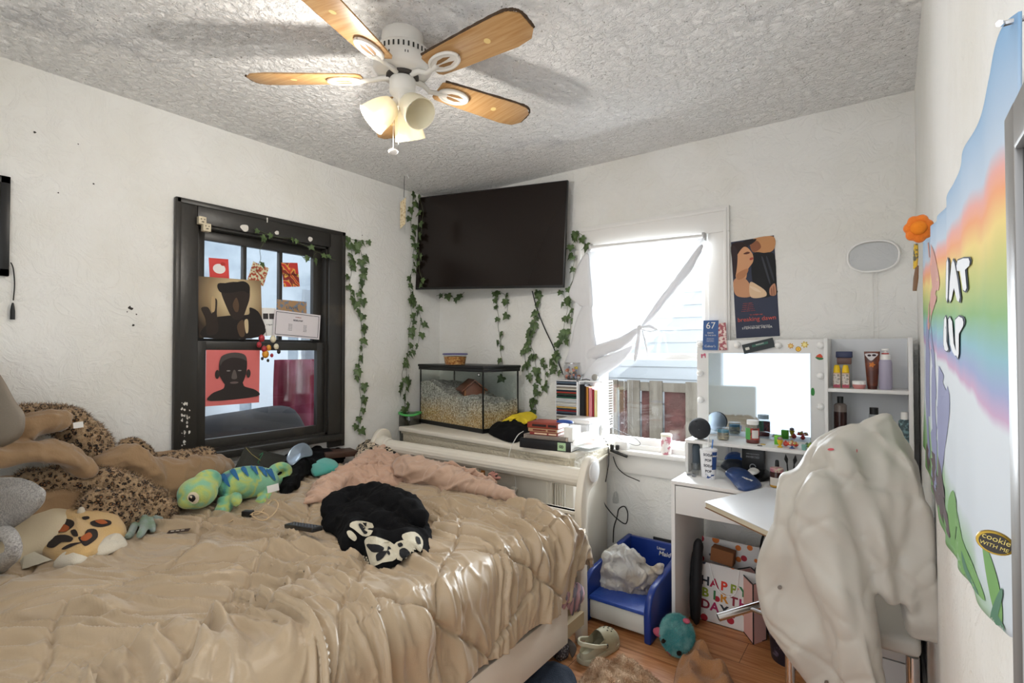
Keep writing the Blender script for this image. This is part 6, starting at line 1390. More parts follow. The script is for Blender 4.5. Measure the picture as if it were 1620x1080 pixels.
for (u, y, s_, col, lab, nm) in ((1243, -.20, .012, '#c8463a', 'red toy strawberry behind the red dish', 'toy_strawberry'), (1259, -.19, .011, '#c03a34', 'round red toy berry behind the red dish on its right', 'toy_berry'), (1282, -.21, .013, '#8fa53a', 'olive green toy fruit at the right end of the toys', 'toy_fruit'), (1277, -.17, .010, '#4f6f44', 'dark green toy leaf piece behind the teal cup', 'toy_leaf')):
    p = spot(u, y, SH+s_); o = G().ball((0, 0, 0), (s_, s_, s_), 14).lathe([(.001, s_*.9), (s_*.5, s_*1.0), (.001, s_*1.35)], (0, 0, 0), 6).build(nm, mat('toy_'+col, col, .45), smooth=True); o.location = p; tag(o, lab, 'toy')
c = spot(1272, -.265, SH); bottle('teal_toy_cup', 'tiny teal toy cup beside the red toy dish', 'toy cup', c, [('cup', [(.008, 0), (.010, .003), (.011, .026), (.009, .026), (.008, .004)], mat('teal_toy', '#7fb0a4', .4))])
# cups
c = on(1124, 757, DT); r0, r1, hh = .024, .033, .150
M_cup = mat('paper_cup_white', '#e9e9ec', .5); cuplab = mat('cup_navy', '#2c4a86', .5)
cup = thing('soda_cup', 'tall white paper cup printed SODA POP with blue panel and straw', 'cup', c)
G().lathe([(r0, 0), (r0, .004), (r1, hh-.01), (r1+.002, hh-.008), (r1+.002, hh-.002), (r1-.001, hh), (.001, hh+.002)], c, 30).build('cup_body', M_cup, cup, smooth=True)
def conepatch(parent, c, a0, a1, z0, z1, m, name='label', off=.0008):
    rz_ = lambda z: r0+(r1-r0)*z/hh
    g = G(); g.grid(lambda a, b: (c[0]+(rz_(z0+(z1-z0)*b)+off)*math.cos(a0+(a1-a0)*a), c[1]+(rz_(z0+(z1-z0)*b)+off)*math.sin(a0+(a1-a0)*a), c[2]+z0+(z1-z0)*b), 12, 6); return g.build(name, m, parent, smooth=True)
va = math.atan2(CAM.y-c.y, CAM.x-c.x)
conepatch(cup, c, va+.25, va+1.2, .05, .138, cuplab, 'blue_panel'); conepatch(cup, c, va-1.1, va+.9, .006, .026, mat('cup_splash', '#2c4a86', .5, var=(70, '#e9e9ec', .5, .52)), 'blue_pattern')
def cyl_text(s, size, c, ang, z, parent, m, rr=None):
    r = (r0+(r1-r0)*z/hh)+.0014 if rr is None else rr; n = Vector((math.cos(ang), math.sin(ang), 0)); M = plane_M(Vector(c)+n*r+Vector((0, 0, z)), (-n.y, n.x, 0), (0, 0, 1)); return text('lettering', s, size, M, m, parent, bold=.0004)
for s_, z_ in (('SODA', .122), ('POP', .095), ('SODA', .068), ('POP', .041)): cyl_text(s_, .017, c, va-.35, z_, cup, mat('ink_black_blue', '#252c3c', .6))
cyl_text('Culver\'s', .011, c, va+.62, .118, cup, T_wh)
G().tube([c+Vector((.008, 0, hh)), c+Vector((.012, .004, hh+.045))], .003, 8).build('straw', mat('blue_straw', '#4f86d0', .4), cup, smooth=True)
c2 = c+Vector((-.03, .035, 0)); c2.z = DT; t = bottle('plain_cup', 'plain white paper cup standing just behind the SODA POP cup', 'cup', c2, [('cup_body', [(r0*.95, 0), (r1*.95, hh-.012), (.001, hh-.01)], M_cup)])
G().tube([c2+Vector((.01, 0, hh-.01)), c2+Vector((.012, .0, hh+.055))], .003, 8).build('straw', M_globe, t, smooth=True)
c = spot(1099, -.20, DT); bottle('grey_bottle', 'dark blue-grey bottle inside the left end of the hutch cubby', 'bottle', c, [('body', [(.026, 0), (.028, .01), (.028, .125), (.02, .135), (.001, .136)], mat('slate_plastic', '#59656f', .4))])
c = spot(1100, -.33, DT); bottle('small_tumbler', 'small clear tumbler at the back left of the desktop', 'tumbler', c, [('glass', [(.016, .001), (.018, .004), (.023, .058), (.022, .058), (.017, .006)], M_clearp)])
c = on(1093, 752, DT+.002); g = G(); g.tube(spline([c+Vector((-.02, 0, .003)), c+Vector((0, .01, .004)), c+Vector((.025, -.006, .003)), c+Vector((.01, -.015, .003))], 6), .0045, 8); tag(g.build('hair_tie', mat('grey_hair_tie', '#8a8d92', .5), smooth=True), 'small grey hair tie at the left edge of the desktop', 'hair tie')
# dark box with silver ring
c = spot(1192, -.13, DT); t = thing('black_product_box', 'upright black box with silver lettering and ring inside the cubby', 'box', c); G(Matrix.Translation(c)).cbox((0, 0, .07), (.105, .04, .14)).build('carton', mat('carton_black', '#16171a', .4), t, bevel=.001)
Mb = plane_M(c+Vector((0, -.021, .07)), (1, 0, 0), (0, 0, 1)); M_sil = mat('silver_ink', '#b4b6ba', .4); text('lettering', 'MEN BALDNESS', .009, Mb @ Matrix.Translation((0, .035, 0)), M_sil, t); text('lettering', 'INVERTED', .014, Mb @ Matrix.Translation((0, .02, 0)), M_sil, t)
G().tube([Mb @ Vector((.014*math.cos(a), -.03+.014*math.sin(a), .001)) for a in [2*PI*i/24 for i in range(24)]], .0022, 6, cap=False).build('silver_ring', M_sil, t, smooth=True)
# blue pouch and packets
M_pouch = mat('blue_foil', '#2c4578', .3, bump=(14, .5))
def packet(name, label, pts, z, th, m, seed=1, cat='packet', amp=.004): 
    g = G(); puff(g, [px(u, v, 'z', z+d) for u, v, d in pts], (0, -.35, 1), th, .004, amp=amp, sc=18, seed=seed, K=12); return tag(g.build(name, m, smooth='all'), label, cat)
packet('blue_pouch', 'glossy blue printed pouch lying on the front of the desktop', [(1147, 748, .03), (1158, 740, .035), (1178, 743, .03), (1196, 756, .01), (1205, 768, .0), (1188, 776, 0), (1170, 775, 0), (1156, 760, .012)], DT+.008, .02, M_pouch, 3, 'pouch')
q = px(1182, 757, 'z', DT+.04); text('lettering', 'Wellspring', .016, plane_M(q, (.7, -.5, 0), (.4, .6, .25)), T_wh)
tag(bpy.data.objects['lettering'] if False else COL.objects[-1], 'white script lettering across the blue pouch', 'lettering'); COL.objects[-1].parent = bpy.data.objects['blue_pouch']; COL.objects[-1].name = 'lettering'
for k_ in ('label', 'category'): del COL.objects[-1][k_]
packet('dark_packet', 'dark crinkled snack packet behind the SODA POP cup', [(1140, 738, .02), (1150, 728, .05), (1175, 730, .05), (1180, 742, .02), (1160, 748, .01)], DT, .02, mat('dark_foil', '#272c38', .3, bump=(12, .6)), 5)
packet('blue_packet', 'crumpled blue packet stacked on the dark packet in the cubby', [(1146, 726, .05), (1156, 716, .07), (1172, 718, .07), (1176, 728, .05), (1160, 731, .04)], DT, .016, mat('royal_blue_foil', '#2f5aa8', .3, bump=(12, .6)), 7)
packet('black_case', 'flat black glossy case to the right of the blue pouch', [(1178, 748, .012), (1190, 740, .02), (1214, 744, .02), (1220, 756, .01), (1200, 762, .0)], DT, .018, mat('black_gloss', '#111215', .25), 8, 'case', .001)
packet('torn_tissue', 'torn piece of white tissue on the black case', [(1183, 744, .035), (1192, 740, .04), (1202, 745, .038), (1196, 750, .033), (1187, 750, .03)], DT, .008, M_paper, 9, 'tissue')
# jam-coloured jar with pink lid, nail polish, pink cap
c = on(1229, 770, DT); bottle('honey_jar', 'dark brown jar with pale label and pink speckled lid on the desk', 'jar', c, [('jar', [(.028, 0), (.031, .006), (.031, .062), (.026, .074)], mat('dark_honey', '#3a1d18', .2)), ('lid', [(.027, .072), (.029, .075), (.029, .088), (.026, .090), (.001, .090)], mat('pink_lid', '#bb7f88', .4, var=(60, '#c9bfa8', .5, .55)))])
t = bpy.data.objects['honey_jar']; wrap(t, c, .031, c.z+.012, c.z+.048, va-1.2, va+1.1, mat('label_cream', '#cfc9c0', .6)); wrap(t, c, .031, c.z+.003, c.z+.012, va-1.2, va+1.1, mat('label_gold', '#b58a34', .5))
c = spot(1229, -.26, DT); bottle('polish_bottle', 'small bottle with a tall black cap behind the honey jar', 'bottle', c, [('bottle', [(.014, 0), (.016, .04), (.008, .05)], mat('dark_polish', '#3b3538', .2)), ('cap', [(.011, .05), (.008, .105), (.006, .11), (.001, .111)], M_blackp)])
c = spot(1249, -.30, DT); bottle('pink_capped_jar', 'small jar with bright pink cap right of the honey jar', 'jar', c, [('jar', [(.018, 0), (.02, .03), (.001, .03)], M_clearp), ('cap', [(.021, .03), (.021, .055), (.018, .058), (.001, .058)], mat('hot_pink', '#c9456a', .4))])
c = spot(1243, -.33, DT+.06); tag(G().tube([c+Vector((0, 0, -.06)), c, c+Vector((.004, 0, .018))], [.006, .010, .004], 10).build('green_tube', mat('lime_green', '#86b04a', .4), smooth=True), 'small lime green tube between the honey jar and the pink cap', 'tube')
# brushes near the back
for i, (u, lab) in enumerate(((1247, 'dark pointed makeup brush, left of two in the cubby'), (1254, 'dark pointed makeup brush, right of two in the cubby'))):
    c = spot(u, -.16, DT); o = G().tube([(0, 0, 0), (.0+.006*(i*2-1), 0, .08), (.01*(i*2-1), 0, .10), (.012*(i*2-1), 0, .125)], [.003, .003, .009, .001], 8).build('makeup_brush', mat('brush_dark', '#2d2b2a', .6), smooth=True); o.location = c; tag(o, lab, 'makeup brush')

# sketchbook lying across the desk front
nb = thing('sketchbook', 'large white covered sketchbook jutting over the front of the desk', 'sketchbook', on(1180, 790, .785))
zt2 = .785; A4 = [on(1115, 793, zt2), on(1212, 770, zt2), px(1300, 790, 'z', zt2), px(1262, 860, 'z', zt2)]
def slab(g, P, z0, z1): g.add([Vector((p.x, p.y, z0)) for p in P]+[Vector((p.x, p.y, z1)) for p in P], [(3, 2, 1, 0), (4, 5, 6, 7), (0, 1, 5, 4), (1, 2, 6, 5), (2, 3, 7, 6), (3, 0, 4, 7)]); return g
slab(G(), A4, zt2-.004, zt2).build('front_cover', mat('white_cover', '#dfe1e4', .35), nb, bevel=.0015)
c4 = sum(A4, Vector())/4; slab(G(), [c4+(p-c4)*.985 for p in A4], zt2-.022, zt2-.004).build('pages', mat('buff_pages', '#c9c0a8', .8, bump=(260, .4), scale3=(.1, .1, 5)), nb)
slab(G(), A4, zt2-.026, zt2-.022).build('back_cover', mat('kraft_board', '#7a5a3e', .7), nb, bevel=.001)

# tower shelves
def front(u, z, y=-.19): return Vector((px(u, 600, 'y', y).x, y, z))
c = front(1336, TS, -.14); t = thing('navy_capped_bottle', 'square clear bottle with broad navy cap behind the yellow-capped bottles', 'bottle', c)
G().cbox(c+Vector((0, 0, .055)), (.06, .03, .11)).build('bottle', M_clearp, t, bevel=.006); G().cbox(c+Vector((0, 0, .155)), (.066, .03, .03)).build('cap', mat('navy_plastic', '#262f54', .4), t, bevel=.003); G().cbox(c+Vector((0, 0, .125)), (.058, .026, .03)).build('collar', mat('brown_liquid', '#6f5148', .4), t, bevel=.003)
M_yel = mat('yellow_cap', '#edc51d', .4); M_amb = mat('pale_amber', '#c9a98c', .25)
first = None
for i, (u, lab) in enumerate(((1324, 'yellow-capped spray bottle, the left one of the pair on the top shelf'), (1338, 'yellow-capped spray bottle, the right one of the pair on the top shelf'))):
    c = front(u, TS, -.205+.004*i)
    if first is None:
        t = first = thing('yellow_capped_bottle', lab, 'bottle', c, 0, 'yellow-capped bottles on the top shelf')
        G().cbox(c+Vector((0, 0, .036)), (.030, .022, .072)).build('bottle', M_amb, t, bevel=.004); G().lathe([(.0145, .072), (.013, .09), (.010, .105), (.0085, .107), (.001, .108)], c, 16).build('cap', M_yel, t, smooth=True)
        G().cbox(c+Vector((0, -.0115, .04)), (.026, .001, .05)).build('label', mat('label_small_print', '#cfc6bd', .7, var=(120, '#8f8780', .52, .56)), t); G().cbox(c+Vector((0, -.0122, .010)), (.026, .001, .014)).build('label_band', mat('label_maroon', '#a8485a', .6), t)
    else: dup(first, c, 0, lab)
c = front(1359, TS, -.20); bottle('pink_cream_jar', 'low pink cream jar with white rim on the top shelf', 'jar', c, [('jar', [(.018, 0), (.024, .006), (.026, .02)], mat('pink_cream', '#d08a86', .4)), ('rim', [(.027, .02), (.027, .034), (.025, .036), (.001, .036)], M_globe)])
c = front(1380, TS, -.19); t = thing('brown_lotion_tube', 'tall dark brown lotion tube with orange print on the top shelf', 'tube', c)
M_br = mat('brown_tube', '#54281c', .3, var=(20, '#7a3c24', .45, .6)); vs = []
g = G(); N_ = 20
def tubept(a, b): w = .020+.010*b; dd2 = .016*(1-b)+.002; return (c.x+w*math.cos(2*PI*a), c.y+dd2*math.sin(2*PI*a), c.z+.015+.155*b)
g.grid(tubept, 24, 10); g.build('tube', M_br, t, smooth=True); G().lathe([(.018, 0), (.019, .016), (.001, .016)], c, 20).build('cap', mat('brown_cap', '#4a2016', .3), t, smooth=True)
Mt_ = plane_M(c+Vector((0, -.012, .11)), (1, 0, 0), (0, .08, 1)); dec('print', Mt_, t, [('#d6cfd0', [(-.024, .05), (.022, .05), (.010, .03), (-.004, .018), (-.018, .032)]), ('#33222a', disc(1, 12, -.010, .042, .007, .005)), ('#33222a', disc(1, 12, .008, .043, .008, .005)), ('#d07a36', flower(.010, 5))], z=.004)
c = front(1401, TS, -.19); bottle('lavender_pump_bottle', 'tall lavender lotion bottle with white pump and red band', 'bottle', c, [('bottle', [(.022, 0), (.025, .006), (.025, .12), (.021, .133)], mat('lavender_plastic', '#a9a3b8', .35)), ('collar', [(.018, .133), (.018, .156), (.012, .158)], M_globe), ('red_band', [(.0135, .158), (.0135, .163), (.012, .163)], mat('red_band', '#b53a3a', .4)), ('pump', [(.006, .16), (.006, .172), (.014, .174), (.014, .182), (.001, .183)], M_globe)])
c = front(1329, MS, -.19); bottle('dark_perfume_bottle', 'amber and black perfume bottle with black cap on the middle shelf', 'bottle', c, [('bottle', [(.024, 0), (.026, .006), (.026, .155), (.020, .162), (.014, .165)], mat('smoky_glass', '#6f655f', .15)), ('liquid', [(.0262, .01), (.0266, .07), (.0266, .12), (.0262, .125)], mat('dark_amber', '#2c1512', .2)), ('cap', [(.012, .165), (.013, .195), (.001, .196)], M_blackp)])
c = front(1382, MS, -.17); bottle('black_capped_bottle', 'bottle with a square black cap half hidden by the white jacket', 'bottle', c, [('bottle', [(.02, 0), (.02, .12)], M_clearp), ('cap', [(.017, .12), (.017, .15), (.001, .15)], M_blackp)])
c = front(1430, MS, -.20); bottle('teal_label_bottle', 'small bottle with white cap and teal label at the right of the middle shelf', 'bottle', c, [('bottle', [(.020, 0), (.021, .005), (.021, .10), (.014, .108)], mat('grey_teal_label', '#46585c', .5, var=(60, '#7fa0a6', .5, .6))), ('cap', [(.013, .108), (.013, .14), (.001, .141)], M_globe)])

# ------------------------------------------------------------------ under and beside the desk
M_navy = mat('blue_plastic', '#1c3680', .3, bump=(10, .1))
lbx = thing('litter_box', 'blue and white self-cleaning litter box between dresser and desk', 'litter box', (1.84, -.40, 0))
X0, X1 = 1.665, 2.035; YFr, YB_ = -.665, -.09
def sidep(x0, x1):
    pts = [(YFr-.015, 0), (YFr-.02, .10)]+[(YFr+.10-.12*math.cos(a), .13+.12*math.sin(a)) for a in [PI/2*i/6*1.0 for i in range(7)]]+[(-.25, .285), (YB_, .29), (YB_, 0)]
    return G().prism(pts, 'x', x0, x1)
sidep(X1-.035, X1).build('side_wall', M_navy, lbx, bevel=.010, seg=3); sidep(X0-.0, X0+.03).build('side_wall', M_navy, lbx, bevel=.010, seg=3)
G().box(X0+.02, X1-.02, YB_-.03, YB_, .02, .285).build('back_wall', M_navy, lbx, bevel=.005)
G().box(X0+.03, X1-.036, YFr+.02, YB_-.04, .02, .115).build('tray', mat('tray_white', '#cfcfc8', .5, bump=(20, .1)), lbx, bevel=.008, seg=3)
G().box(X0+.03, X1-.036, YFr+.012, YB_-.04, .117, .135).build('deck', mat('blue_deck', '#2a489c', .35, bump=(60, .3), var=(8, '#3f5fb0', .5, .7)), lbx, bevel=.004)
Mlm = plane_M((1.90, YB_-.0315, .235), (1, 0, 0), (0, 0, 1)); text('lettering', 'Litter', .022, Mlm @ Matrix.Translation((-.02, .016, 0)), T_wh, lbx, bold=.0004); text('lettering', 'Maid', .036, Mlm @ Matrix.Translation((0, -.012, 0)), T_wh, lbx, shear=.2, bold=.0006)
M_plb = mat('milky_plastic_bag', '#c9c6c0', .3, spec=.6)
def _plb():
    m = M_plb; mp = mapping(m); N = m.node_tree.nodes; Lk = m.node_tree.links; b = N['Principled BSDF']; t_ = N.new('ShaderNodeBsdfTransparent'); mx = N.new('ShaderNodeMixShader'); mx.inputs[0].default_value = .22
    Lk.new(b.outputs[0], mx.inputs[1]); Lk.new(t_.outputs[0], mx.inputs[2]); Lk.new(mx.outputs[0], N['Material Output'].inputs[0]); n = tex(m, 'Noise', mp, Scale=14.0, Detail=5.0, Distortion=1.5); bump(m, n.outputs['Fac'], .8, .02)
    n2 = tex(m, 'Noise', mp, Scale=6.0, Detail=2.0); base(m, ramp(m, n2.outputs['Fac'], [(.4, '#d9d7d2'), (.6, '#b9ab98')]))
_plb()
bg = thing('plastic_bag', 'milky plastic grocery bag slumped on the blue litter box', 'plastic bag', (1.83, -.42, .14))
YG = -.42
def gp(l, y=YG): return [px(u, v, 'y', y) for u, v in l]
g = G(); puff(g, gp([(938, 918), (948, 895), (958, 872), (975, 864), (992, 868), (1005, 880), (1020, 893), (1036, 905), (1038, 925), (1028, 945), (1005, 952), (975, 945), (948, 936)]), (0, -1, .25), .09, .06, amp=.06, sc=8, seed=5, K=28); puff(g, gp([(972, 868), (985, 863), (1003, 868), (1018, 882), (1010, 888), (992, 884), (978, 882)], YG-.03), (0, -1, .3), .03, .02, amp=.012, sc=12, seed=6); puff(g, gp([(1020, 912), (1032, 896), (1044, 888), (1052, 893), (1046, 908), (1030, 930), (1018, 935)], YG-.04), (0, -1, .3), .02, .015, amp=.012, sc=12, seed=7); melt(g, 'bag', M_plb, bg, .006, 3, lambda p, n: .012*folds(p, (.6, 0, .8), 9, .10, 1)+.010*folds(p, (-.8, 0, .5), 15, .10, 2)+.005*folds(p, (.1, .5, 1), 30, .12, 3)-.006)

# clog
def floorp(u, v, z=0): return px(u, v, 'z', z)
h0, h1 = floorp(922, 1040, .03), floorp(980, 1000, .03); cdir = (h1-h0).normalized(); clen = .265
cs = h0-cdir*.01; cs.z = 0; Mk = plane_M(cs, cdir, (-cdir.y, cdir.x, 0)); clog = thing('clog_shoe', 'cream foam clog with heel strap and vent holes on the floor', 'clog', cs)
M_foam = mat('cream_foam', '#bdb69c', .6, var=(6, '#a89f82', .5, .7)); sole = [(0, 0), (.01, .035), (.06, .042), (.12, .040), (.19, .052), (.245, .042), (.268, .01), (.262, -.025), (.22, -.048), (.15, -.046), (.08, -.038), (.02, -.034)]
g = G(Mk); P = spline([Vector((x, y, 0)) for x, y in sole], 4, True); g.prism([(p.x, p.y) for p in P], 'z', 0, .026); g.build('sole', M_foam, clog, bevel=.006, seg=3)
# upper: toe dome + side walls
def half(p): return p
def width(x): 
    xs = [0, .03, .08, .14, .19, .24, .268]; ws = [.018, .034, .038, .042, .050, .040, .010]
    for i in range(6):
        if x <= xs[i+1]: return ws[i]+(ws[i+1]-ws[i])*(x-xs[i])/(xs[i+1]-xs[i])
    return .01
def upper(a, b):
    x = .125+.138*a; w_ = width(x)*1.02; th_ = (b-.5)*PI; hgt = .075*(1-a**3)**.5*(.98)+.012*(1-a)
    return (x, w_*math.sin(th_), .022+hgt*max(0, math.cos(th_))**.8)
def rimw(a, b):
    ang = PI*(a*2-1); x = .075+ -.078*math.cos(ang*.5)*1; s = math.sin(ang*.5)
    y = .036*math.copysign(abs(s)**.7, s)+ (0); xx = .13-.128*math.cos(ang*.5)**.9; return (xx, y, .02+b*(.030+.030*(xx/.13)))
g = G(Mk); g.grid(upper, 24, 28); g.grid(lambda a, b: tuple(Vector(upper(a, b))*1+Vector((0, 0, -.004))), 24, 28); g.grid(rimw, 40, 6); g.grid(lambda a, b: tuple(Vector(rimw(a, b))+Vector((.004, 0, 0))), 40, 6); o = g.build('upper', M_foam, clog, smooth=True)
g = G(Mk)
for i, (x, y) in enumerate(((.17, -.02), (.17, 0), (.17, .02), (.19, -.028), (.19, -.01), (.19, .01), (.19, .028), (.21, -.018), (.21, 0), (.21, .018), (.232, -.01), (.232, .01))):
    a = (x-.125)/.138; w_ = width(x)*1.02; th_ = math.asin(max(-1, min(1, y/w_))); p = Vector(upper(a, th_/PI+.5)); g.ball(p+Vector((0, 0, .0005)), (.004, .004, .0022), 8)
g.build('vent_holes', mat('dark_hole', '#3a3428', .8), o)
g = G(Mk); g.tube(spline([(.13, .044, .05), (.10, .047, .062), (.05, .046, .080), (.005, .02, .095), (-.004, 0, .097), (.005, -.02, .095), (.05, -.046, .080), (.10, -.047, .062), (.13, -.044, .05)], 5), .006, 8, flat=1.6); st2 = g.build('heel_strap', M_foam, clog, smooth=True)
g = G(Mk)
for s in (1, -1): g.M = Mk @ Matrix.Translation((.128, s*.046, .052)) @ Matrix.Rotation(PI/2, 4, 'X'); g.prism(disc(.009, 14), 'z', -.004, .004)
g.build('rivet', mat('dark_rivet', '#4a4a44', .5), clog, bevel=.001)
# knitted slipper
g = G(); b0 = floorp(885, 1030); M_knit = mat('grey_knit', '#77767c', .95, bump=(90, 1.0)); mp = mapping(M_knit); vv = tex(M_knit, 'Voronoi', mp, Scale=110.0); base(M_knit, ramp(M_knit, vv.outputs['Distance'], [(.2, '#a9a8ae'), (.6, '#4c4a50')]))
puff(g, [floorp(872, 1028, .04), floorp(874, 1012, .06), floorp(888, 1010, .07), floorp(900, 1022, .04), floorp(898, 1040, .0), floorp(886, 1046, .0), floorp(875, 1038, .01)], (.3, -.5, 1), .04, .01, amp=.004, seed=2)
kn = thing('knitted_slipper', 'grey knitted slipper lying between the bed rail and the clog', 'slipper', b0); g.build('foot', M_knit, kn, smooth='all')
g = G(); puff(g, [floorp(888, 1012, .07), floorp(900, 1010, .06), floorp(912, 1024, .04), floorp(906, 1040, .0), floorp(900, 1030, .02), floorp(893, 1020, .04)], (.3, -.4, 1), .012, .008, seed=3); g.build('cuff', mat('slipper_lining', '#6f665f', .9), kn, smooth='all')
# teal furry fish plush
fb = floorp(1068, 1036, .0); fcn = Vector((fb.x, fb.y+.03, .078)); M_tealfur = mat('teal_fur', '#4fa0a0', .95, var=(14, '#8cc4c0', .45, .6), sheen=.3)
fp = thing('furry_fish_plush', 'round teal furry fish plush with pink fins on the floor', 'plush toy', fb)
g = G(); Rt = Matrix.Rotation(.5, 4, 'Z') @ Matrix.Rotation(-.5, 4, 'X'); g.ball(fcn, (.070, .072, .082), 28, M=Rt); o = g.build('body', M_tealfur, fp, smooth=True); t_ = G(); tufts(t_, o, 14000, .013, 5, .2); q = t_.build('fur_pile', M_tealfur, o); q['kind'] = 'stuff'
bv = world_bvh([o]); g = G()
for (u, v, r) in ((1053, 1013, 3.0), (1074, 1029, 3.2)): patch(g, bv, [(u+r*math.cos(t), v+r*1.15*math.sin(t)) for t in [2*PI*i/8 for i in range(8)]], 0, .013)
g.build('eyes', M_blackp, fp)
g = G(); patch(g, bv, [(1050, 1025), (1058, 1026), (1066, 1036), (1060, 1039), (1052, 1033)], 0, .014); g.build('mouth', mat('pink_felt', '#c2647a', .9), fp)
M_pf = mat('pink_plush', '#b9566c', .9, bump=(200, .5))
for (u, v, s) in ((1043, 1000, 7), (1086, 982, 4), (1091, 1029, 3)):
    p = px(u, v, 'y', fcn.y-.01); g = G(); g.ball(p, (mpx(s*1.5, p), mpx(s, p), mpx(s, p)), 12); g.build('fin', M_pf, fp, smooth=True)
# little blue toy seen against the box
c = floorp(1032, 1004, .0); tag(G().ball((X1+.03, -.60, .022), (.02, .022, .022), 16).build('blue_ball', mat('sky_blue_plush', '#2f78b0', .9, bump=(200, .4)), smooth=True), 'small bright blue fuzzy ball on the floor against the litter box side', 'ball')
# cloths on the floor
M_shag = mat('tan_shag', '#b08c6c', .95, bump=(140, 1.0), var=(20, '#cdb194', .4, .6))
g = G(); puff(g, [floorp(u, v, .01) for u, v in ((930, 1066), (940, 1052), (975, 1052), (1010, 1060), (1045, 1085), (1070, 1120), (930, 1120), (915, 1085))], (0, 0, 1), .035, 0, amp=.05, sc=10, seed=3, K=18)
o = g.build('fluffy_blanket', M_shag, smooth='all'); tag(o, 'fluffy light tan blanket crumpled on the floor below the clog', 'blanket'); t_ = G(); tufts(t_, o, 9000, .012, 6, .1); q = t_.build('pile', M_shag, o); q['kind'] = 'stuff'
g = G(); puff(g, [floorp(u, v, .01) for u, v in ((1068, 1066), (1080, 1040), (1098, 1024), (1115, 1035), (1135, 1055), (1165, 1090), (1150, 1120), (1070, 1120))], (0, 0, 1), .035, 0, amp=.06, sc=9, seed=8, K=18)
tag(g.build('brown_towel', mat('caramel_towel', '#a5754c', .95, bump=(160, .7), sheen=.2), smooth='all'), 'caramel brown towel crumpled on the floor in front of the fish plush', 'towel')
g = G(); puff(g, [floorp(u, v, .01) for u, v in ((800, 1090), (838, 1062), (858, 1056), (885, 1066), (912, 1078), (905, 1110), (820, 1130))], (0, 0, 1), .06, 0, amp=.03, sc=9, seed=12, K=16)
tag(g.build('dark_jeans', mat('dark_denim', '#232c3a', .85, bump=(200, .4)), smooth='all'), 'dark blue denim heap on the floor beside the bed rail', 'jeans')
# added dark block filling the dark region below the side rail
tag(G().box(.4, 1.72, -2.6, -1.15, 0, .10).build('underbed_block', mat('underbed_dark', '#1d1d20', .8), bevel=.01), 'low dark block added under the bed', 'storage box')

# gift bag with dots
M_dots = mat('dotted_gift_bag', '#e0dcd8', .5)
def _dots():
    m = M_dots; mp = mapping(m, (1, .02, 1)); v = tex(m, 'Voronoi', mp, Scale=17.0, Randomness=.75); N, Lk, b = nodes(m)
    col = ramp(m, v.outputs['Color'], [(0, '#b02a3a'), (.3, '#d8752e'), (.45, '#7fa53a'), (.6, '#a82a4a'), (.75, '#2f3b52'), (.9, '#d9953a')], True); f = ramp(m, v.outputs['Distance'], [(.30, '#ffffff'), (.33, '#000000')]); base(m, mixc(m, f, '#dedbd8', col))
_dots()
gb = thing('birthday_gift_bag', 'white dotted HAPPY BIRTHDAY gift bag standing under the desk', 'gift bag', (2.27, -.25, 0)); gx0, gx1, gy0, gy1, gh = 2.125, 2.43, -.29, -.17, .30
G().box(gx0, gx1, gy0, gy0+.003, 0, gh).build('front_panel', M_dots, gb); G().box(gx0, gx1, gy1, gy1+.003, 0, gh+.09).build('back_panel', M_dots, gb)
G().box(gx0, gx0+.003, gy0, gy1, 0, gh).build('side_panel', M_dots, gb); G().box(gx1-.003, gx1, gy0, gy1, 0, gh).build('side_panel', M_dots, gb); G().box(gx0, gx1, gy0, gy1, 0, .003).build('base_panel', M_dots, gb)
cols = ['#2c2f38', '#b02a4a', '#d8402e', '#8a9a34', '#3f7a4a', '#d08a2e', '#8a2a3a', '#a82a5a']
for r_, (s_, zz_) in enumerate((('HAPPY', .205), ('BIRTH', .145), ('DAY!', .085))):
    for i, ch2 in enumerate(s_): text('lettering', ch2, .062, plane_M((gx0+.05+i*.046, gy0-.0015, zz_-.006*i*.5), (1, 0, -.05), (.05, 0, 1)), mat('ink_'+cols[(i+r_*3) % 8], cols[(i+r_*3) % 8], .6), gb, bold=.002)
g = G(); g.tube(spline([(gx0+.07, gy0-.003, gh), (gx0+.11, gy0-.012, gh-.11), (gx0+.16, gy0-.014, gh-.14), (gx0+.20, gy0-.012, gh-.11), (gx0+.215, gy0-.003, gh)], 6), .0025, 6); g.build('ribbon_handle', M_globe, gb, smooth=True)
o = G(Matrix.Rotation(.1, 4, 'Y')).cbox((0, 0, 0), (.11, .06, .07)).build('cardboard_box', mat('cardboard', '#8a5a38', .9), bevel=.002); o.location = (2.25, -.235, .335); tag(o, 'small brown cardboard box sticking out of the dotted gift bag', 'box')
# black folded tripod chair bag by the desk leg
g = G(); roll(g, [(2.15, -.36, .0), (2.15, -.355, .15), (2.15, -.34, .30), (2.155, -.335, .40), (2.165, -.33, .425)], [.018, .024, .024, .022, .01], seed=2, amp=.12, n=20); roll(g, [(2.125, -.33, .0), (2.127, -.33, .2), (2.13, -.32, .36)], [.014, .018, .012], seed=3, amp=.12, n=16)
tag(g.build('folded_umbrella', mat('black_nylon', '#17181b', .6, bump=(40, .2)), smooth='all'), 'tall black folded nylon umbrella leaning inside the desk leg', 'umbrella')
g = G(); puff(g, [(2.40, -.24, .30), (2.46, -.26, .34), (2.56, -.26, .38), (2.60, -.26, .22), (2.58, -.26, .02), (2.47, -.26, .0), (2.44, -.26, .18)], (0, -1, 0), .05, .04, amp=.015, seed=4); bkb = thing('black_backpack', 'black backpack with looped strap behind the gift bags under the desk', 'backpack', (2.5, -.26, 0)); g.build('pack', mat('black_nylon', '#17181b', .6), bkb, smooth='all')
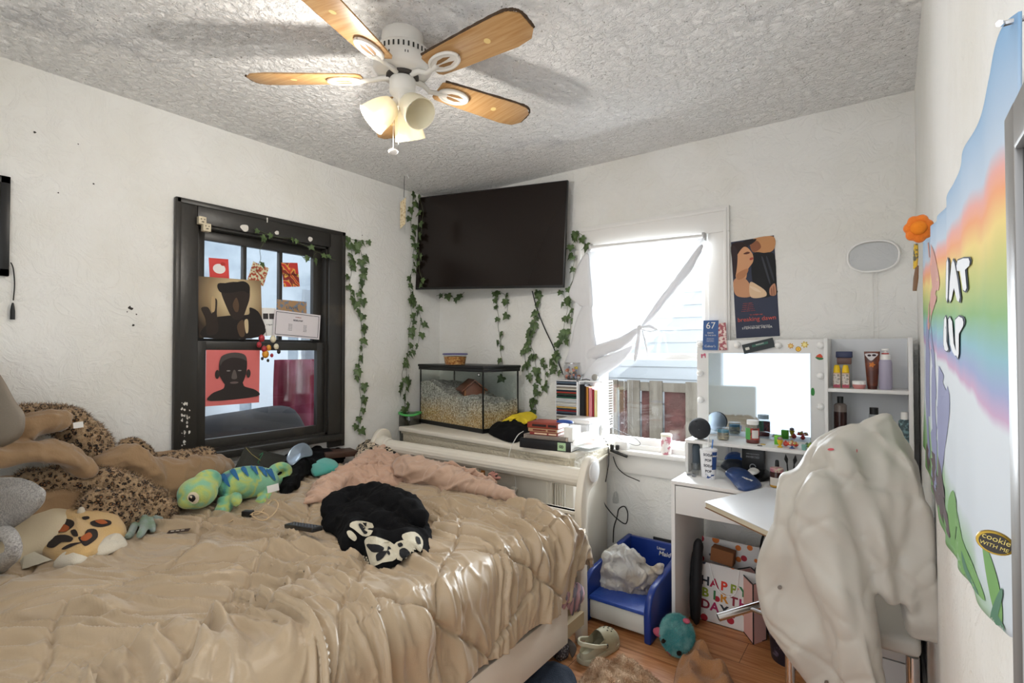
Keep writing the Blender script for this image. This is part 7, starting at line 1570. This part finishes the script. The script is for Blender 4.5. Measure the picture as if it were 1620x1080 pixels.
G().tube(spline([(2.42, -.22, .33), (2.43, -.20, .45), (2.47, -.20, .53), (2.53, -.22, .55)], 6), .011, 8, flat=.5).build('strap', mat('black_nylon', '#17181b', .6), bkb, smooth=True)
# pink gift bag, opened, standing
pb = thing('pink_gift_bag', 'pale pink paper gift bag with black edges under the desk', 'gift bag', floorp(1190, 1018))
q = [floorp(1168, 988), floorp(1192, 1019), floorp(1212, 1012), floorp(1188, 984)]; hb_ = .28
M_pk = mat('pink_bag_paper', '#e2b0a6', .7); M_pke = mat('bag_black_edge', '#1e1a1c', .6)
for i in range(4):
    a, b = q[i], q[(i+1) % 4]; nn = Vector(((b-a).y, -(b-a).x, 0)).normalized()*.0015; g = G(); up = Vector((0, 0, hb_*(1 if i in (1, 2) else .98)))
    g.add([a+nn, b+nn, b+nn+up, a+nn+up, a-nn, b-nn, b-nn+up, a-nn+up], [(0, 1, 2, 3), (7, 6, 5, 4), (0, 4, 5, 1), (1, 5, 6, 2), (2, 6, 7, 3), (3, 7, 4, 0)]); g.build('panel', M_pk, pb)
g = G()
for i in range(4): g.tube([q[i], q[i]+Vector((0, 0, hb_))], .003, 6)
g.tube([p+Vector((0, 0, .002)) for p in q+[q[0]]], .0035, 6); g.tube([p+Vector((0, 0, hb_)) for p in q+[q[0]]], .003, 6); g.build('black_trim', M_pke, pb)
# wire-rimmed bin with a pumpkin-orange ball in it
bc2 = floorp(1238, 1055); bc2.z = 0; bc2 += Vector((.02, .08, 0)); bn = thing('printed_bin', 'dark printed waste bin with white wire rim standing under the desk', 'waste bin', bc2)
G().lathe([(.075, 0), (.078, .004), (.095, .21), (.093, .21), (.075, .006)], bc2, 30).build('bin_body', mat('dark_print_bin', '#221c28', .6, var=(22, '#6a5f72', .56, .62)), bn, smooth=True)
g = G(); g.tube([bc2+Vector((.10*math.cos(a), .10*math.sin(a), .235)) for a in [2*PI*i/32 for i in range(33)]], .0025, 6)
for i in range(6): a = PI/3*i; g.tube([bc2+Vector((.10*math.cos(a), .10*math.sin(a), .235)), bc2+Vector((.094*math.cos(a), .094*math.sin(a), .19))], .0018, 5)
g.build('wire_rim', M_globe, bn, smooth=True)
tag(G().ball(bc2+Vector((-.02, -.02, .185)), (.06, .06, .055), 24).build('orange_ball', mat('bright_orange', '#d9691e', .5), smooth=True), 'bright orange ball sitting in the top of the dark bin', 'ball')

# ------------------------------------------------------------------ chair with the puffer jacket
YJ = -1.12
ccx = px(1330, 900, 'y', YJ).x; ch3 = thing('desk_chair', 'chrome-legged chair almost hidden under the white puffer jacket', 'chair', (ccx, -1.05, 0))
M_vin = mat('white_vinyl', '#cfcac0', .5)
g = G(); g.box(ccx-.04, ccx+.13, YJ+.07, YJ+.10, .62, 1.08); g.build('backrest', M_vin, ch3, bevel=.02, seg=4)
g = G(); g.box(ccx-.16, ccx+.2, YJ+.10, YJ+.42, .44, .50); g.build('seat', M_vin, ch3, bevel=.02, seg=4)
pcx = px(1250, 1060, 'y', YJ+.12).x
for (x, y) in ((pcx, YJ+.12), (ccx+.18, YJ+.12), (pcx+.02, YJ+.40), (ccx+.18, YJ+.40)): G().tube([(x, y, 0), (x, y, .44)], .016, 14).build('leg', M_metal, ch3, smooth=True)
ta, tb = px(1136, 976, 'y', YJ+.16), px(1245, 944, 'y', YJ+.30)
g = G(); g.tube([ta, tb], .0155, 16); g.build('arm_tube', M_metal, ch3, smooth=True)
g = G(); g.tube([ta+(ta-tb).normalized()*.001, ta+(tb-ta)*.012], .011, 14); g.build('tube_plug', M_slot, ch3)
g = G(); g.tube([ta+(tb-ta)*.45, px(1264, 992, 'y', YJ+.12)], .008, 12); g.build('brace_tube', M_metal, ch3, smooth=True)

M_puf = mat('white_nylon', '#bdb8ae', .42, spec=.4, bump=(9, .25), sheen=.1)
jk = thing('puffer_jacket', 'long off-white puffer jacket draped over the chair back', 'jacket', (ccx, YJ, 1.0))
def jp(l, y): return [px(u, v, 'y', y) for u, v in l]
JG = G()
def jpart(name, l, y, th, tb_=.03, seed=1, amp=.045, sc=5.5, nrm=(0, -1, .1), st=(1, 1, .5), power=3.2):
    puff(JG, jp(l, y), nrm, th, tb_, amp=amp, sc=sc, seed=seed, stretch=st, K=30, power=power, k=7)
jpart('yoke', [(1252, 752), (1280, 705), (1300, 686), (1330, 669), (1370, 660), (1402, 651), (1416, 660), (1432, 700), (1448, 770), (1440, 880), (1380, 900), (1300, 880), (1245, 830)], YJ, .05, .12, seed=3)
jpart('body_panel', [(1236, 745), (1290, 735), (1316, 770), (1330, 900), (1372, 1040), (1390, 1120), (1330, 1130), (1270, 1065), (1226, 1010), (1205, 965), (1196, 915), (1204, 868), (1222, 820), (1228, 780)], YJ-.02, .07, .05, seed=5)
jpart('sleeve', [(1262, 765), (1290, 738), (1318, 748), (1345, 800), (1368, 870), (1384, 950), (1396, 1040), (1402, 1120), (1340, 1130), (1318, 1040), (1290, 950), (1262, 880), (1246, 830), (1248, 795)], YJ-.09, .075, .03, seed=8, amp=.05)
jpart('front_facing', [(1304, 700), (1330, 690), (1362, 716), (1392, 780), (1410, 850), (1420, 920), (1422, 958), (1396, 946), (1372, 880), (1345, 800), (1318, 748)], YJ-.05, .045, .03, seed=11)
jpart('front_facing', [(1350, 690), (1385, 672), (1410, 700), (1414, 770), (1412, 850), (1400, 830), (1378, 780), (1358, 730)], YJ-.03, .04, .03, seed=12)
jpart('sleeve', [(1402, 662), (1418, 664), (1440, 704), (1456, 744), (1472, 800), (1484, 870), (1492, 950), (1494, 1016), (1466, 1014), (1438, 1004), (1426, 960), (1416, 880), (1408, 800), (1402, 730)], YJ+.03, .07, .05, seed=15, amp=.05)
jo = melt(JG, 'jacket_shell', M_puf, jk, .009, 7, lambda p, n: -.012*folds(p, (.25, 0, -1), 3.2, .07, 1)-.007*folds(p, (.9, 0, -.5), 5.5, .08, 2)+.006*mn.noise(p*9)-.0035*folds(p, (.6, 0, .8), 12, .1, 3))
bv = world_bvh([jo]); g = G()
for (u, v, a, b) in ((1315, 711, 5, 2), (1355, 713, .8, 3)): patch(g, bv, [(u+a*math.cos(t), v+b*math.sin(t)) for t in [2*PI*i/8 for i in range(8)]], 0, .002)
g.build('red_marks', mat('red_mark', '#c4555c', .7), jk)
g = G()
for (u, v) in ((1234, 928), (1308, 1078)): patch(g, bv, [(u+3.5*math.cos(t), v+3.5*math.sin(t)) for t in [2*PI*i/8 for i in range(8)]], 0, .004)
g.build('snaps', mat('snap_metal', '#7f7d78', .4, metal=.8), jk)

# ------------------------------------------------------------------ right wall
fl2 = thing('rainbow_flag', 'large rainbow sky flag with a figure and white letters on the right wall', 'flag', (3.04, -1.7, 1.4))
M_flag = mat('printed_flag', '#a9c9e0', .8)
def _flag():
    m = M_flag; mp = mapping(m); N, Lk, b = nodes(m); s_ = N.new('ShaderNodeSeparateXYZ'); Lk.new(mp.outputs[0], s_.inputs[0]); n = tex(m, 'Noise', mp, Scale=7.0, Detail=2.0)
    f = mth(m, 'ADD', mth(m, 'ADD', s_.outputs[2], mth(m, 'MULTIPLY', s_.outputs[1], -.06)), mth(m, 'MULTIPLY', n.outputs['Fac'], .03))
    f = mth(m, 'MULTIPLY', mth(m, 'ADD', f, .36), 1.40)
    z = lambda w: (w-1.4+.36+.02)*1.40
    base(m, ramp(m, f, [(z(1.08), '#5f8f4a'), (z(1.17), '#8fb08a'), (z(1.215), '#c3ccd4'), (z(1.37), '#cfd6dc'), (z(1.38), '#bf9cbc'), (z(1.40), '#8f9cc4'), (z(1.425), '#7fb0bd'), (z(1.46), '#7fac6c'), (z(1.50), '#bcc070'), (z(1.53), '#e6cd7c'), (z(1.555), '#e8a070'), (z(1.572), '#e2a49a'), (z(1.59), '#b9c9da'), (z(1.68), '#7fa9cf')]))
_flag()
cols_ = [(1461, 372, 705), (1466, 366, 735), (1472, 360, 760), (1480, 350, 795), (1490, 332, 835), (1500, 310, 862), (1520, 255, 900), (1540, 205, 935), (1560, 140, 967), (1575, 85, 988), (1590, 40, 1003), (1606, 20, 1010)]
tp = spline([px(u, a, 'x', 3.035) for u, a, b in cols_], 8); bt_ = spline([px(u, b, 'x', 3.035) for u, a, b in cols_], 8)
def flg(a, b): p = smp(tp, a).lerp(smp(bt_, a), b); p = Vector((p.x, p.y, p.z)); p.x += .004*mn.noise(Vector((p.y*9, p.z*2, 1)))+.0015*math.sin(p.y*30+p.z*6); return p
g = G(); g.grid(flg, 120, 60); fo_ = g.build('flag_cloth', M_flag, fl2, smooth='all'); so_ = fo_.modifiers.new('thickness', 'SOLIDIFY'); so_.thickness = .002
bv = world_bvh([fo_]); g = G(); mm = [mat('flag_skin', '#c99488', .8), mat('flag_lilac', '#8488ac', .8), mat('flag_white', '#e6eaee', .8), mat('flag_brown', '#4f3f40', .8), mat('flag_green', '#6a9a50', .8), mat('flag_outline', '#3c4654', .8), mat('flag_darkgreen', '#48765a', .8)]
for poly, mi, off in (([(1466, 512), (1472, 505), (1479, 560), (1500, 610), (1503, 650), (1497, 700), (1490, 760), (1494, 800), (1482, 780), (1470, 730), (1465, 620)], 1, 0.00066), ([(1467, 700), (1485, 720), (1496, 790), (1504, 850), (1494, 830), (1478, 780), (1468, 740)], 3, 0.00088),
                  ([(1468, 384), (1476, 392), (1484, 425), (1487, 450), (1480, 480), (1474, 500), (1472, 520), (1468, 515), (1471, 470), (1478, 445), (1472, 415)], 0, 0.00077),
                  ([(1504, 860), (1512, 800), (1522, 850), (1545, 905), (1560, 950), (1540, 930), (1520, 900)], 4, 0.00066), ([(1500, 800), (1508, 775), (1514, 800), (1512, 850), (1505, 850)], 4, 0.00070), ([(1555, 850), (1575, 900), (1586, 950), (1586, 990), (1572, 960), (1560, 900)], 4, 0.00066),
                  ([(1522, 870), (1532, 900), (1550, 940), (1541, 930), (1526, 900)], 6, 0.00084), ([(1568, 985), (1572, 960), (1586, 930), (1588, 945), (1578, 975), (1590, 990), (1590, 1004), (1575, 1003)], 6, 0.00088)):
    patch(g, bv, poly, mi, off, K=6)
def glyph(pts, w1=1.6): 
    patch(g, bv, [(u+(1.2 if u > sum(p[0] for p in pts)/len(pts) else -1.2), v+(2 if v > sum(p[1] for p in pts)/len(pts) else -2)) for u, v in pts], 5, .0013, k=2); patch(g, bv, pts, 2, .002, k=2)
for q in ([(1500, 415), (1503, 415), (1502, 470), (1499, 470)], [(1508, 418), (1513, 416), (1522, 470), (1517, 475), (1512, 455), (1508, 474), (1504, 472)], [(1518, 412), (1536, 408), (1537, 420), (1530, 424), (1533, 455), (1527, 458), (1522, 428), (1517, 428)],
          [(1496, 505), (1500, 505), (1500, 545), (1503, 552), (1499, 555), (1495, 545)], [(1503, 505), (1509, 508), (1512, 550), (1517, 560), (1513, 562), (1506, 545)], [(1514, 506), (1526, 503), (1527, 516), (1518, 520), (1520, 560), (1516, 562)]): glyph(q)
g.build('print', mm, fl2)
tag(G().tube([px(1586, 38, 'x', 3.03)+Vector((.02, 0, .0)), px(1586, 38, 'x', 3.03), px(1581, 37, 'x', 3.02)], .002, 6).build('hook', M_metal, fl2))
# frame hung near the camera
fr2 = thing('wall_mirror_frame', 'grey-silver and black frame cut off by the right edge of the view', 'frame', (3.04, -2.7, 1.35))
f0 = px(1588, 188, 'x', 3.025); zt3 = f0.z; y1 = f0.y; y0_ = y1-.40; zb3 = 1.02
M_sfr = mat('silver_frame', '#8c8a88', .35, metal=.6); xs0, xs1 = 3.025, 3.055
g = G(); g.box(xs0, xs1, y1-.030, y1, zb3, zt3); g.box(xs0, xs1, y0_, y0_+.03, zb3, zt3); g.box(xs0, xs1, y0_+.03, y1-.03, zt3-.03, zt3-.0005); g.box(xs0, xs1, y0_+.03, y1-.03, zb3+.0005, zb3+.03); g.build('outer_moulding', M_sfr, fr2, bevel=.002)
g = G(); g.box(xs0+.004, xs1, y1-.044, y1-.030, zb3+.03, zt3-.03); g.box(xs0+.004, xs1, y0_+.03, y0_+.044, zb3+.03, zt3-.03); g.box(xs0+.004, xs1, y0_+.044, y1-.044, zt3-.044, zt3-.03); g.build('inner_moulding', M_blackp, fr2, bevel=.001)
G().box(xs0+.010, xs1-.005, y0_+.04, y1-.04, zb3+.03, zt3-.04).build('picture', mat('brown_picture', '#3b2a22', .4), fr2)
# round badge
bp2 = px(1574, 858, 'x', 3.022); dv = (CAM-bp2).normalized(); Mz = plane_M(bp2, Vector((-dv.y, dv.x, 0))*-1 if False else Vector((0, 0, 1)).cross(dv), (0, 0, 1)) ; bd2 = thing('round_pin_badge', 'black and gold round pin badge on the lower part of the flag', 'badge', bp2)
rb_ = mpx(23, bp2); g = G(Mz @ Matrix.Rotation(-.25, 4, 'Z')); g.prism(disc(rb_, 30, sy=.78), 'z', -.002, .002); g.build('gold_rim', mat('gold_rim', '#a3842f', .35, metal=.6), bd2, bevel=.0008)
g = G(Mz @ Matrix.Rotation(-.25, 4, 'Z')); g.prism(disc(rb_*.84, 30, sy=.76), 'z', .002, .0026); g.build('face', mat('badge_face', '#2b2218', .4), bd2)
text('lettering', 'cookie', rb_*.55, Mz @ Matrix.Rotation(-.25, 4, 'Z') @ Matrix.Translation((0, rb_*.3, .0028)), mat('gold_ink', '#d8c26a', .5), bd2, extrude=.0001); text('lettering', 'WITH ME', rb_*.36, Mz @ Matrix.Rotation(-.25, 4, 'Z') @ Matrix.Translation((0, -rb_*.2, .0028)), mat('gold_ink', '#d8c26a', .5), bd2, extrude=.0001)
# orange plush flower with hanging keys
fw = px(1453, 362, 'y', -1.55); s_ = mpx(1, fw); t = thing('orange_plush_flower', 'bright orange plush flower hanging by the corner above the flag edge', 'plush flower', fw)
M_of = mat('orange_plush', '#e0761c', .9, bump=(200, .4), sheen=.3); g = G()
for i in range(7): a = 2*PI*i/7+.3; g.ball(fw+Vector((math.cos(a)*.8, -.2, math.sin(a)))*(14*s_), (9*s_, 6*s_, 9*s_), 14)
o = g.build('petals', M_of, t, smooth='all'); rm = o.modifiers.new('blend', 'REMESH'); rm.mode = 'VOXEL'; rm.voxel_size = .0025; rm.use_smooth_shade = True
G().ball(fw+Vector((0, -.012, 0)), (11*s_, 9*s_, 11*s_), 18).build('centre', mat('orange_centre', '#e8831a', .9, bump=(200, .3)), t, smooth=True)
kz = thing('key_strap', 'yellow patterned strap and brown tag hanging below the orange flower', 'key strap', fw-Vector((0, 0, .04)))
g = G(); g.tube([px(1449, 386, 'y', -1.5), px(1449, 402, 'y', -1.5), px(1448, 425, 'y', -1.5)], [.004, .005, .004], 6); g.build('strap', mat('yellow_strap', '#d3b13a', .7, var=(80, '#5a5a4a', .55, .6)), kz)
g = G(); g.tube([px(1451, 420, 'y', -1.5), px(1449, 440, 'y', -1.5), px(1447, 460, 'y', -1.5)], [.003, .005, .004], 6); g.build('brown_tag', mat('brown_leather', '#7a5f4a', .7), kz)
